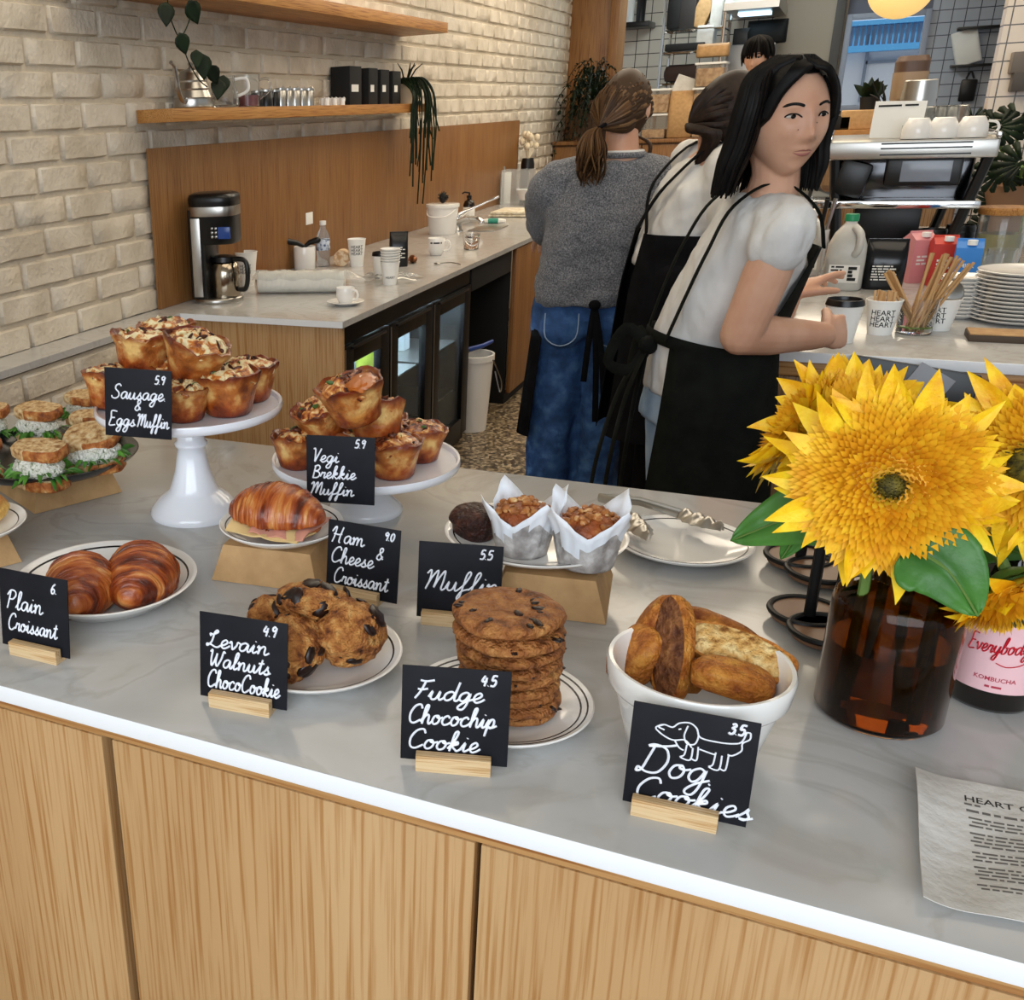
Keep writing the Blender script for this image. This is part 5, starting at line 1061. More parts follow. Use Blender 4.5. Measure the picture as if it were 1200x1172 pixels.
# bottles and cup beside the jar
K['brown_glass'] = mat('dark_bottle_glass', '#120c08', .06, coat=.4)
def kombucha(label, p, pink, txt=True):
    t = thing('drink_bottle', label, 'bottle', p, 0, 'drink bottles on the counter')
    r = .0345; b = MB(); b.lathe([(0, 0), (r*.9, 0), (r, .005), (r, .112), (r*.85, .132), (r*.42, .158), (r*.38, .2), (r*.44, .202), (r*.44, .212), (0, .213)], 48); b.obj('bottle_body', K['brown_glass'], t, ang=60)
    b = MB(); b.lathe([(r-.0005, .020), (r+.0004, .0205), (r+.0004, .100), (r-.0005, .1005)], 48); b.obj('label', pink, t)
    if txt:
        a0 = -PI/2-.12; f = onc(r+.0007, r+.0007, 1, a0, .0003); b = MB(); wd_ = wid("Everybody's", .0155, .62); write(b, "Everybody's", -wd_/2, .058, .0155, .0006, lambda u, v: f(u, v-.0+.10*u), sx=.62)
        stroke(b, [(-.002, .049), (.006, .046), (.016, .048), (.022, .053)], .0005, lambda u, v: f(u, v+.1*u)); b.obj('lettering', mat('red_print', '#c2182b', .5), t)
        curved(onc(r, r, 1, a0, .0007), 'Raspberry', .0055, mat('rose_print', '#a8505f', .6), t, v0=.092); curved(onc(r, r, 1, a0, .0007), 'KOMBUCHA', .0055, mat('red_small_print', '#b03046', .6), t, v0=.033); fine_print(onc(r, r, 1, a0, .0007), [(-.006, .025, .012, .002)], t, bpy.data.materials['red_small_print'])
    return t
PB1 = atz(1157, 815, ZB); PB1.z = ZB
kombucha('dark bottle with a pink label in red script beside the amber jar', PB1, mat('pink_label', '#e9bcbf', .5))
kombucha('dark bottle cut by the right photo edge behind the pink labelled one', atz(1236, 800, ZB), mat('sage_label', '#8d9a78', .5), False)
paper_cup('white HEART cup between the amber jar and the pink labelled bottle', atz(1124, 778, ZB), .09, .024, .034, a0=-PI/2-.35, ts=.0165, tz=.66)
# menu sheet
K['menu'] = mat('menu_paper', rough=.8, ramp=[(.35, '#c9c5be'), (.6, '#d9d6d0')], scale=16, bump=.25, bscale=60)
m0, m1, m2 = atz(1069, 912, ZB), atz(1078, 1066, ZB), atz(1200, 931, ZB)
ex = (m2-m0); Lx = .15; ex.normalize(); ey = (m1-m0); Ly = ey.length; ey.normalize()
msf = lambda u, v: m0+ex*u+ey*v+V((0, 0, .0015+.007*max(0, 1-u/.03)**2+.0035*(1+math.sin(v*46+u*9))*.5*math.exp(-u*9)+.0012*math.sin(u*60+v*30)))
t = thing('menu_sheet', 'creased paper menu headed HEART COFFEE at the right end of the counter', 'menu', (0, 0, 0))
b = MB(); b.grid(30, 34, lambda u, v: msf(u*Lx, v*Ly), thick=.0006); b.obj('sheet', K['menu'], t, ang=80)
K['inkg'] = mat('grey_ink', '#34322f', .7); K['inkl'] = mat('faded_ink', '#6f6b66', .7)
mt = lambda u, v: msf(u, -v)+V((0, 0, .0007))
curved(mt, 'HEART COFFEE', .0105, K['inkg'], t, u0=.032, v0=-.026, align='LEFT')
rows = [(.032, -.034, .014, .0024), (.033, -.042, .068, .003)]; v = .050
for n in (3, 4, 3, 4, 2):
    for k in range(n): rows.append((.034+.002*(k % 2), -v, (.034, .05, .04, .046)[(k+n) % 4], .0021)); v += .0044
    v += .0042
fine_print(mt, rows, t, K['inkl'], seed=4)
# ------------------------------------------------------------------ right counter with the espresso machine
RX0, RY0 = -.083, 2.744
b = MB(); b.box((RX0+.8, RY0+1.45, ZR-.0125), (1.6, 2.9, .025), .002); o = b.obj('countertop', [K['quartz'], K['quartz_lit_edge']]); tag(o, 'stone top of the coffee machine counter at the right', 'countertop')
for p in o.data.polygons:
    if abs(p.normal.y) > .5: p.material_index = 1
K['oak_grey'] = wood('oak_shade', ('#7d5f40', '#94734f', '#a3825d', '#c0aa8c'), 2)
t = thing('coffee_counter', 'oak fronted counter carrying the espresso machine', 'counter', (RX0+.8, RY0+1.05, 0))
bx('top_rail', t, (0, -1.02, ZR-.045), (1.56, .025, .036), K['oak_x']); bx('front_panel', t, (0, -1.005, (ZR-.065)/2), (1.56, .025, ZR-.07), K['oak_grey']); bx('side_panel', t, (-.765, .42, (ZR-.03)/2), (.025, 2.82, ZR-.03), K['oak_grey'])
for c_ in list(t.children): pass
orr = lambda px, z=ZR: atz(px[0], px[1], z)
t = thing('document_folder', 'glossy black folder leaning on the front of the coffee counter', 'folder', aty(1062, 460, RY0-.025), 0)
b = MB(); b.box((0, 0, 0), (.26, .012, .13), .005, rot=RX(-.12) @ RY(.12)); b.obj('folder_body', K['black'], t); b = MB(); b.box((.03, -.009, .01), (.08, .004, .1), .001, rot=RX(-.12) @ RY(.5)); b.obj('grey_sheet', mat('grey_sheet', '#8a8d94', .4), t)
# milk jugs
mk = mat('milk_plastic', rough=.3, ramp=[(.35, '#b9b8b2'), (.65, '#d9d8d2')], scale=9, sss=.15)
def jug(label, p, cap, r=.052, h=.24, rz=0.):
    t = thing('milk_jug', label, 'milk jug', p, rz, 'plastic milk jugs by the barista')
    b = MB(); R = []
    for z, sx, sy in ((0, .93, .93), (.006, 1, 1), (h*.45, 1, 1), (h*.62, .96, .96), (h*.78, .72, .74), (h*.88, .42, .42), (h*.92, .3, .3), (h*.98, .3, .3)):
        R.append([V((math.copysign(abs(math.cos(a))**.6, math.cos(a))*r*sx, math.copysign(abs(math.sin(a))**.6, math.sin(a))*r*sy*1.05, z)) for a in [2*PI*j/40 for j in range(40)]])
    b.rings(R); bd = b.obj('jug_body', mk, t, ang=60)
    b = MB(); b.tube(spline([(.012, -.03, h*.88), (.03, -.055, h*.78), (.03, -.06, h*.6), (.02, -.05, h*.5)], 6), .011, 10); b.obj('handle', mk, bd)
    b = MB(); b.lathe([(0, h*.95), (r*.36, h*.95), (r*.36, h*1.03), (r*.33, h*1.045), (0, h*1.045)], 24); b.obj('cap', cap, t, ang=50)
    b = MB(); n = 10; b.grid(n, 3, lambda u, v: ((u-.5)*r*1.5, -r*1.055-.0008+.002*0, h*.12+v*h*.25)); b.obj('label', K['paper'], t)
    fine_print(lambda u, v: V((u, -r*1.055-.0014, v)), [(-r*.65, h*.33-.010*k, r*(.7, .55, .7, .4)[k], .005) for k in range(4)]+[(r*.2, h*.15+.011*k, r*.42, .009) for k in range(4)], t, K['ink'])
    return t
jug('milk jug with a white cap nearest the barista', orr((941, 322)), K['paper'], .049, .205)
jug('milk jug with a green cap in front of the machine', orr((985, 338)), mat('green_cap', '#1f8a5c', .4), .055, .215)
# held takeaway cup and label, cups, jars
PCUP = orr((983, 400)); PCUP.z = ZR
paper_cup('white takeaway cup with a black lid held by the barista', PCUP, .092, .03, .041, text=None, lid=True, group=None)
b = MB(); b.grid(10, 4, lambda u, v: ((u-.5)*.12, (v-.5)*.05, .01+.012*u*u)); o = b.obj('order_slip', K['paper'], ang=80); o.location = orr((952, 388)); o.location.z = ZR+.003; o.rotation_euler = (0, 0, .5); tag(o, 'white printed order slip on the counter under the barista\'s hands', 'paper'); 
t = paper_cup('front white HEART cup full of wooden stirrers', orr((1030, 391)), .087, .027, .040, ts=.0185, tz=.48)
rnd = random.Random(6)
K['stir'] = mat('birch_stick', '#cfa877', .6)
for i in range(26):
    a, r = rnd.uniform(0, 2*PI), .031*math.sqrt(rnd.random()); b = MB(); b.box((0, 0, .05), (.006, .0015, .1), .0006, rot=RZ(rnd.uniform(0, 3)) @ RX(rnd.uniform(-.08, .08)))
    o = b.obj('wooden_stirrer', K['stir']); o.location = orr((1030, 391))+V((r*math.cos(a)*.8, r*math.sin(a)*.8, .006)); tag(o, 'flat wooden stirrer in the front HEART cup', 'stirrer', 'stirrers in the front HEART cup')
t = thing('straw_jar', 'clear glass jar packed with brown paper straws', 'jar', orr((1070, 390))); PJ_ = orr((1070, 390))
b = MB(); b.lathe([(0, 0), (.037, 0), (.04, .004), (.045, .088), (.0435, .088), (.0375, .006), (0, .006)], 40); b.obj('jar_body', K['glass'], t, ang=60)
b = MB(); b.lathe([(.0392, .016), (.0406, .016), (.0408, .019), (.0394, .019)], 40); b.obj('green_band', mat('green_band', '#7f9a3a', .5), t)
K['straw'] = mat('kraft_straw', '#c49a66', .6)
for i in range(22):
    u = i/21; th = (-.62 if i < 5 else .1+.5*(u-.2))+rnd.uniform(-.06, .06); bx_ = rnd.uniform(-.02, .02) if i >= 5 else rnd.uniform(.0, .025); by_ = rnd.uniform(-.022, .022)
    p0 = V((bx_*(-1 if th > 0 else 1)*.9, by_, .008)); d = V((math.sin(th)*.9, rnd.uniform(-.08, .08), math.cos(th))); L = .19 if i >= 5 else .17
    b = MB(); b.tube([p0, p0+d*L], .0034, 10, cap=False); b.tube([p0+d*L, p0], .0027, 10, cap=False)
    o = b.obj('paper_straw', K['straw'], fix=False); o.location = PJ_; tag(o, 'brown paper straw leaning right in the glass jar' if th > 0 else 'brown paper straw leaning left in the glass jar', 'straw', 'straws leaning right' if th > 0 else 'straws leaning left')
paper_cup('right hand white HEART cup holding steel lids and a spoon', orr((1098, 386)), .08, .027, .041, ts=.0175, a0=-PI/2-.5, tz=.5)
for k in range(3):
    b = MB(); b.lathe([(0, 0), (.026, 0), (.028, .003), (.026, .006), (.018, .009), (0, .01)], 28); o = b.obj('steel_disc', K['steel'], ang=50); o.location = orr((1098, 386))+V((-.016+.016*k, -.004, .086+.004*k)); o.rotation_euler = (1.2, .2*k, .3); tag(o, 'small round steel lid propped in the right hand HEART cup, %s' % ('leftmost', 'middle', 'rightmost')[k], 'lid', 'steel lids')
b = MB(); b.tube([(0, 0, .01), (.022, .01, .13)], [.004, .006], 8); o = b.obj('dark_spoon', K['black']); o.location = orr((1098, 386))+V((.006, .006, .006)); tag(o, 'dark spoon handle sticking out of the right hand HEART cup', 'spoon')
p = orr((1123, 372))
for i in range(11):
    b = MB(); saucer_mb(.055).v; m_ = saucer_mb(.056); o = m_.obj('small_saucer', K['white'], ang=50); o.location = p+V((rnd.uniform(-.002, .002), rnd.uniform(-.002, .002), .0095*i)); tag(o, '%s small white saucer in the stack beside the HEART cup' % ('lowest', 'second lowest', 'third lowest', 'fourth lowest', 'fifth lowest', 'middle', 'fifth highest', 'fourth highest', 'third highest', 'second highest', 'topmost')[i], 'saucer', 'stacked small saucers')
p = orr((1192, 377))
base = plate_mb(.112, .016).mesh('dinner_plate', K['white'], 60)
for i in range(13):
    o = bpy.data.objects.new('dinner_plate', base); COL.objects.link(o); o.location = p+V((rnd.uniform(-.003, .003), rnd.uniform(-.003, .003), .0098*i)); tag(o, '%s white plate of the tall stack at the right' % ('lowest', 'second lowest', 'third lowest', 'fourth lowest', 'fifth lowest', 'sixth lowest', 'middle', 'sixth highest', 'fifth highest', 'fourth highest', 'third highest', 'second highest', 'topmost')[i], 'plate', 'tall plate stack')
t = thing('clip_board', 'thick dark edged wooden board lying at the right front of the coffee counter', 'board', orr((1196, 399)), .02); b = MB(); b.box((0, 0, .008), (.22, .09, .016), .002); b.obj('board_body', mat('dark_board', '#4a3a2a', .6), t); b = MB(); b.box((0, 0, .0175), (.216, .086, .003), .001); b.obj('kraft_cover', K['kraft'], t)
t = thing('coffee_bag', 'black glossy coffee bag between the jug and the cartons', 'bag', orr((1032, 338)), .1); bag_mb(.11, .07, .15, 5).obj('bag_body', mat('glossy_black_foil', '#0f1116', .18), t, ang=50); fine_print(lambda u, v: V((u, -.0385, v)), [(-.038, .07-.008*k, .055+.012*(k % 2), .004) for k in range(6)], t, K['paper'])
def carton(label, p, col, rz, txt, h=.19, w_=.068):
    t = thing('drink_carton', label, 'carton', p, rz, 'cartons in front of the machine'); m_ = mat('carton_'+col[1:], rough=.4, ramp=[(.44, col), (.66, col), (.7, '#f0efe9')], scale=16)
    b = MB(); s_ = w_/2; b.rings([[V((-s_, -s_, 0)), V((s_, -s_, 0)), V((s_, s_, 0)), V((-s_, s_, 0))], [V((-s_, -s_, h*.84)), V((s_, -s_, h*.84)), V((s_, s_, h*.84)), V((-s_, s_, h*.84))], [V((-s_, -.004, h*.96)), V((s_, -.004, h*.96)), V((s_, .004, h*.96)), V((-s_, .004, h*.96))], [V((-s_, -.002, h)), V((s_, -.002, h)), V((s_, .002, h)), V((-s_, .002, h))]]); b.obj('carton_body', m_, t, ang=20)
    b = MB(); b.lathe([(0, 0), (.013, 0), (.013, .014), (0, .015)], 20, c=(.004, -.02, h*.89)); b.obj('cap', K['paper'], t); 
    if txt: curved(lambda u, v: V((u, -s_-.0008, v)), txt, .017, K['paper'], t, v0=h*.5)
    else: fine_print(lambda u, v: V((u, -s_-.0008, v)), [(-.022, h*.5-.011*k, (.04, .03, .036)[k], .006) for k in range(3)], t, K['paper'])
    return t
carton('pink drink carton, leftmost of the three cartons', orr((1069, 330)), '#d98f93', .5, None, .158)
carton('red drink carton between the pink and blue ones', orr((1098, 334)), '#c43324', .15, None, .152)
carton('bright blue drink carton, rightmost of the three cartons', orr((1126, 340)), '#2f7fd0', -.05, 'MILK', .152)
def lidstack(label, p, n, r=.047):
    for i in range(n):
        b = MB(); z = i*.017; b.lathe([(0, z+.016), (r*.8, z+.016), (r*.84, z+.023), (r*.92, z+.023), (r, z+.006), (r*1.04, z+.003), (r*1.03, z), (0, z+.002)], 32); o = b.obj('cup_cover', K['black'], ang=50); o.location = p; tag(o, '%s %s' % (('lowest black lid of', 'second lowest black lid of', 'third lowest black lid of', 'middle black lid of', 'third highest black lid of', 'second highest black lid of', 'topmost black lid of')[i if n == 7 else (i+2 if i else 0)], label), 'lid', 'stacked black cup lids')
lidstack('the lid stack behind the red carton', orr((1085, 312)), 7); lidstack('the left lid stack behind the blue carton', orr((1118, 306)), 7); 
t = thing('glass_canister', 'glass canister of lemon water with a flat wooden lid', 'canister', orr((1164, 312)))
b = MB(); b.lathe([(0, 0), (.066, 0), (.07, .006), (.07, .16), (.064, .172), (.062, .172), (.067, .158), (.066, .01), (0, .006)], 40); b.obj('canister_body', gl, t, ang=60); b = MB(); b.lathe([(0, .008), (.064, .008), (.064, .11), (0, .11)], 32); b.obj('lemon_water', mat('lemon_water', '#c9c07a', .1, trans=.5), t); b = MB(); b.lathe([(0, .172), (.074, .172), (.077, .178), (.077, .19), (.073, .195), (0, .196)], 40); b.obj('wooden_lid', K['oak_y'], t)
for k, (px, lb) in enumerate([((1150, 335), 'clear glass tumbler left of the plate stack'), ((1168, 330), 'clear glass tumbler behind the plate stack')]):
    b = MB(); b.lathe([(0, 0), (.034, 0), (.036, .003), (.042, .1), (.0405, .1), (.034, .006), (0, .006)], 32); o = b.obj('tumbler', gl, ang=60); o.location = orr(px); tag(o, lb, 'glass', 'tumblers on the coffee counter')
t = thing('utensil_cup', 'pale cup of dark handled tools behind the milk jugs', 'cup', orr((947, 317))); b = MB(); b.lathe([(0, 0), (.04, 0), (.043, .004), (.048, .14), (.046, .14), (.04, .008), (0, .008)], 32); b.obj('cup_body', K['white'], t, ang=50)
for i in range(6): a = i*1.05; b = MB(); b.tube([(.02*math.cos(a), .02*math.sin(a), .02), (.05*math.cos(a), .05*math.sin(a), .24)], [.004, .007], 8); b.obj('tool', K['black'] if i % 2 else K['steel'], t)
# espresso machine
MY, MX0, MX1, MD = 4.25, -.038, .455, .75
t = thing('espresso_machine', 'large chrome and black espresso machine with cups on top', 'espresso machine', ((MX0+MX1)/2, MY, ZR)); mx = (MX1-MX0)/2; zz = lambda z: z-ZR
def mp(name, x0, x1, y0, y1, z0, z1, m, bev=.004, par=None): b = MB(); b.box(((x0+x1)/2, (y0+y1)/2, zz((z0+z1)/2)), (x1-x0, y1-y0, z1-z0), bev); return b.obj(name, m, par or t)
tray = mp('top_tray', -mx, mx, 0, MD, 1.313, 1.372, K['steel'], .008)
for z in (1.325, 1.345, 1.36): mp('vent_slot', -mx*.35, mx*.7, -.002, .004, z, z+.005, K['black'], 0, tray)
mp('tray_rail', -mx, -mx+.012, 0, MD, 1.372, 1.392, K['chrome'], .003, tray); mp('tray_rail', mx-.012, mx, 0, MD, 1.372, 1.392, K['chrome'], .003, tray)
mp('body', -mx+.03, mx-.05, .1, MD-.04, 1.18, 1.313, mat('dark_mirror_panel', '#4a4a4c', .12, metal=1.), .006)
sc_ = mp('screen_housing', -.06, .16, .02, .1, 1.226, 1.313, K['black'], .01); mp('screen', -.015, .13, .016, .022, 1.24, 1.306, mat('grey_screen', '#7f8794', .15), .001, sc_)
mp('drip_tray', -mx-.03, mx-.02, -.02, MD-.02, 1.155, 1.182, K['chrome'], .006)
b = MB(); b.box((-mx+.09, .04, zz(1.25)), (.1, .06, .12), .02, rot=RY(.25)); b.obj('portafilter_group', K['black'], t)
for sx, y in ((1, .03), (1, MD-.06), (-1, .03), (-1, MD-.06)):
    b = MB(); x1 = mx-.02 if sx > 0 else -mx+.03; x0 = mx-.10 if sx > 0 else -mx+.08; b.tube([(x0, y, .002), (x1, y, zz(1.32))], .017, 8); b.obj('leg', K['black'], t)
mp('base_pan', -mx+.05, mx-.08, .12, MD-.05, ZR+.003, ZR+.03, K['black'], .004); mp('lower_cabinet', -mx+.12, mx-.16, .3, MD-.1, ZR+.03, 1.155, K['black'], .004)
for k, (px, lb, rz) in enumerate([((1072, 167), 'leftmost cream cup upside down on the espresso machine', .6), ((1103, 163), 'middle cream cup of the three on the espresso machine tray', 2.6), ((1137, 164), 'rightmost cream cup with its handle on the right on the espresso machine', .2)]):
    p = V((aty(px[0], px[1], 4.34).x, 4.34, 1.374)); tc = thing('cappuccino_cup', lb, 'cup', p+V((0, 0, .0655)), rz, 'cups on the espresso machine'); tc.rotation_euler = (PI, 0, rz); 
    mug_mb(.047, .065).obj('cup_body', K['white'], tc, ang=50); handle_mb(.047, .065).obj('handle', K['white'], tc)
gw = ['leftmost front', 'second front', 'third front', 'leftmost back', 'second back', 'third back', 'rightmost back']
for k, px in enumerate([(1050, 160), (1062, 158), (1078, 156), (1084, 146), (1095, 145), (1108, 145), (1120, 145)]):
    b = MB(); b.lathe([(0, .085), (.028, .085), (.031, .083), (.037, .002), (.0355, .002), (.029, .08), (0, .081)], 24); o = b.obj('shot_glass', gl, ang=60); yy = (4.66, 4.78)[k > 2]; o.scale = (1.1, 1.1, 1.15); o.location = (aty(px[0], px[1], yy).x, yy, 1.3735); tag(o, '%s glass upside down on the espresso machine tray' % gw[k], 'glass', 'glasses on the espresso machine')
t = thing('menu_card', 'small white printed card standing at the left of the machine tray', 'card', (aty(1050, 160, 4.36).x, 4.46, 1.3735), 0); b = MB(); b.box((0, 0, .06), (.155, .003, .12), .001, rot=RY(.03)); b.obj('card_body', K['paper'], t); b = MB(); b.box((.03, -.003, .02), (.025, .002, .04)); b.box((-.03, -.003, .106), (.07, .002, .006)); b.box((.035, -.003, .106), (.04, .002, .006)); b.obj('print', K['ink'], t)
t = thing('coffee_grinder', 'tall tan coffee grinder standing behind the machine before the window', 'grinder', aty(1056, 150, 5.3), .1); g0 = t.location.z; t.location.z = ZR; t.scale = (.66, .66, 1.)
tan = mat('tan_enamel', '#a5896a', .45)
b = MB(); R = [[V((math.copysign(abs(math.cos(a))**.5, math.cos(a))*.075*s_, math.copysign(abs(math.sin(a))**.5, math.sin(a))*.11*s_, z)) for a in [2*PI*j/32 for j in range(32)]] for s_, z in ((1, 0), (1, .44), (.9, .5), (1.15, .54), (1.2, .64))]; b.rings(R); b.obj('grinder_body', tan, t, ang=30)
b = MB(); R = [[V((math.copysign(abs(math.cos(a))**.5, math.cos(a))*.088*s_, math.copysign(abs(math.sin(a))**.5, math.sin(a))*.125*s_, z)) for a in [2*PI*j/32 for j in range(32)]] for s_, z in ((.98, .64), (1, .68), (.85, .70))]; b.rings(R); b.obj('lid', mat('brown_lid', '#5d4536', .4), t, ang=30); b = MB(); b.box((.0, -.085, .36), (.06, .05, .09), .01); b.obj('chute', K['black'], t)
for k in range(4):
    p = V((aty(1074, 130, 4.92).x, 4.92, 1.3735)); b = MB(); z = k*.04; b.lathe([(0, z+.07), (.05, z+.07), (.056, z+.066), (.061, z), (.059, z), (.052, z+.062), (0, z+.066)], 36); o = b.obj('steel_pitcher', K['steel'], ang=50); o.location = p; tag(o, '%s of the steel tins nested upside down on the machine' % ('lowest', 'second lowest', 'third', 'topmost')[k], 'tin', 'nested steel tins')
t = thing('monstera_plant', 'dark green split leaf plant at the right behind the coffee counter', 'plant', (.66, 5.3, ZR+.001))
b = MB(); b.lathe([(0, 0), (.09, 0), (.12, .2), (.115, .2), (.1, .18), (0, .18)], 32); b.obj('pot', mat('clay_pot', '#8f6a4d', .7), t, ang=50)
def monstera(px, y, w_, rot, sd):
    y += .42; w_ *= 1.08; c = aty(px[0], px[1], y)-V((.66, 5.3, ZR+.001)); b = MB(); N = 26; rnd = random.Random(sd)
    for s_ in (-1, 1):
        for k in range(7):
            a0 = .25+k*.37; a1 = a0+.31; L0 = w_*(.62+.4*math.sin(PI*(k+1.2)/8.5))
            pts = [(0, (k-3)*-.02*w_*4)]; ring = [(s_*math.sin(a)*L0*f, -math.cos(a)*L0*f*1.05+.1*w_) for a, f in ((a0, 1), ((a0+a1)/2, 1.06), (a1, .97))]; inn = [(s_*math.sin(a)*L0*.2, -math.cos(a)*L0*.2+.1*w_) for a in (a1+.05, a0-.05)]
            poly = ring+inn; R_ = RZ(rot[2]) @ RX(rot[0]); vs = [c+(RZ(rot[2]) @ RX(rot[0]) @ RY(0)) @ V((x, y_, .05*w_*math.cos(x/w_*3)+.0)) for x, y_ in poly]
            b.add(vs, [tuple(range(len(vs)))], 0)
    o = b.obj('leaf', K['leaf_dark'], t, fix=False); md = o.modifiers.new('thickness', 'SOLIDIFY'); md.thickness = .002
    b = MB(); b.tube(spline([V((0, 0, .19)), V((c.x*.4, c.y*.4, max(.22, c.z*.6))), c], 6), .006, 6); b.obj('leaf_stalk', K['stem'], t)
for k, (px, y, w_, r_) in enumerate([((1168, 152), 4.8, .085, (1.2, 0, .1)), ((1192, 145), 4.85, .09, (1.1, 0, -.2)), ((1172, 205), 4.75, .09, (1.3, 0, .4)), ((1198, 195), 4.7, .1, (1.2, 0, -.3)), ((1165, 240), 4.85, .07, (1.2, 0, .2)), ((1190, 250), 4.9, .1, (1.3, 0, 0)), ((1205, 320), 4.4, .09, (1.0, 0, .2)), ((1140, 140), 5.0, .05, (1.2, 0, -.1)), ((1158, 270), 4.95, .08, (1.2, 0, .5))]): monstera(px, y, w_, r_, k)
# ------------------------------------------------------------------ kitchen and window wall at the far end
YK = 12.2
kx = lambda px, py=60: aty(px, py, YK).x
kz = lambda py, px=1040: aty(px, py, YK).z
K['beige'] = mat('beige_panel', '#b7ab98', .55); K['wframe'] = mat('window_frame_paint', '#9aa3b5', .4)
xa, xb, xc, xd = kx(905), kx(985, 70), kx(1082, 70), kx(1180, 30)
zt_, zb_ = kz(14), kz(128)
b = MB(); b.box(((XW-.3+xa)/2, YK+.05, 1.6), (xa-XW+.3, .1, 3.2)); struct('wall_back', b, K['tile'])
b = MB(); b.box(((xa+xb)/2, YK+.05, 1.6), (xb-xa, .1, 3.2)); struct('wall_back_panel', b, K['beige'])
b = MB(); b.box(((xb+xc)/2, YK+.05, (zt_+3.2)/2), (xc-xb, .1, 3.2-zt_)); b.box(((xb+xc)/2, YK+.05, zb_/2), (xc-xb, .1, zb_)); struct('wall_window', b, mat('lilac_wall', '#6f7482', .7))
b = MB(); b.box(((xc+4.5)/2, YK+.05, 1.6), (4.5-xc, .1, 3.2)); struct('wall_back_tiled', b, K['tile2'])
wn = thing('window_1', None, None, (xb, YK, zb_)); wn['kind'] = 'structure'
W_, H_ = xc-xb, zt_-zb_
b = MB(); f = .05
for c, d in (((f/2, 0, H_/2), (f, .12, H_)), ((W_-f/2, 0, H_/2), (f, .12, H_)), ((W_/2, 0, f/2), (W_-2*f, .12, f)), ((W_/2, 0, H_-f/2), (W_-2*f, .12, f))): b.box(c, d, .004)
b.obj('window_frame', K['wframe'], wn); b = MB(); b.box((W_/2, .02, H_/2), (W_-2*f, .008, H_-2*f)); b.obj('window_pane', mat('window_glass', '#ffffff', .0, trans=1., ior=1.02), wn)
b = MB(); b.box((xb-.06, YK-.06, 1.6), (.08, .12, 3.2), .004); struct('trim_2', b, mat('dark_trim', '#4a4744', .5))
b = MB(); b.box((xa-.01, YK-.01, 1.6), (.02, .02, 3.2)); struct('trim_3', b, K['beige'])
# seen outside: pale building with a blue railing
YO = 17.5; ox = lambda px: aty(px, 70, YO).x; oz = lambda py: aty(1035, py, YO).z
t = thing('building', 'pale building with a bright blue balcony railing outside the window', 'building', (ox(1030), YO, 0))
K['facade'] = mat('pale_facade', '#eef1f6', .8)
b = MB(); b.box((0, .3, 2.5), (5, .4, 5)); b.obj('facade', K['facade'], t)
b = MB(); b.box((0, .0, oz(26)), (4.4, .3, .06)); b.box((0, .0, oz(56)), (4.4, .3, .08)); 
for k in range(60): b.box((-1.9+k*.065, -.1, (oz(28)+oz(54))/2), (.02, .02, oz(28)-oz(54)))
b.obj('railing', mat('blue_railing', '#4f97cc', .5), t)
b = MB(); b.box((-.15, .08, oz(95)), (.04, .05, 1.2)); b.box((.75, .08, oz(95)), (.04, .05, 1.2)); b.box((.3, .08, oz(72)), (.9, .05, .04)); b.obj('door_frame', mat('grey_door_frame', '#8f98a6', .6), t)
# low oak cabinet with food tubs
YC = 9.6; cx_ = lambda px: aty(px, 160, YC).x; cz = aty(760, 163, YC).z
x0, x1 = XW+.012, cx_(866)
t = thing('low_cabinet', 'low oak cabinet across the far end of the aisle', 'cabinet', ((x0+x1)/2, YC+.2, 0)); w_ = x1-x0
bx('top', t, (0, 0, cz-.015), (w_, .42, .03), K['oak_dark']); bx('carcass', t, (0, .02, (cz-.03)/2), (w_-.02, .36, cz-.03), K['oak_dark'])
for k in range(4): bx('door', t, (-w_/2+w_*(k+.5)/4, -.18, (cz-.05)/2+.02), (w_/4-.012, .02, cz-.08), K['oak_dark'])
K['tub'] = mat('clear_food_tub', '#e6ddcf', .15, trans=.88, ior=1.1); K['flour'] = mat('brown_contents', rough=.8, ramp=[(.35, '#a9815a'), (.6, '#d3b48c')], scale=30, rand=True)
def tub(label, px, py_top, py_bot, x_px0, x_px1, lvl=.8):
    p0, p1 = aty(x_px0, py_bot, YC+.1), aty(x_px1, py_bot, YC+.1); h = aty(px, py_top, YC+.1).z-aty(px, py_bot, YC+.1).z; w_ = p1.x-p0.x
    t = thing('food_tub', label, 'tub', ((p0.x+p1.x)/2, YC+.16, tub.z), 0, 'clear food tubs on the low cabinet')
    b = MB(); b.box((0, 0, h/2), (w_, .26, h), .012); b.obj('tub_body', K['tub'], t); b = MB(); b.box((0, 0, h*lvl/2), (w_-.012, .248, h*lvl-.012), .01); b.obj('contents', K['flour'], t); b = MB(); b.box((0, 0, h-.008), (w_+.02, .28, .016), .003); b.obj('rim', K['paper'], t); return h
tub.z = cz+.001; h1 = tub('lower right food tub of the tall stack on the low cabinet', 828, 127, 156, 811, 849)
z_ = tub.z; tub.z += h1+.001; h2 = tub('middle food tub of the tall stack on the low cabinet', 828, 98, 127, 812, 849); tub.z += h2+.001; tub('topmost food tub of the tall stack on the low cabinet', 830, 68, 97, 815, 848)
tub.z = cz+.001; h1 = tub('lower left clear food tub half hidden by the ponytailed woman', 770, 128, 157, 752, 780, .4); tub.z += h1+.001; tub('upper left food tub with a small label behind the ponytailed woman', 768, 99, 128, 752, 784)
o = bag_mb(.2, .2, .36, 7, .9).obj('flour_sack', K['kraft'], ang=60); p = aty(796, 158, YC+.1); o.location = (p.x, YC+.12, cz+.001); tag(o, 'rolled brown paper sack between the food tubs on the low cabinet', 'sack')
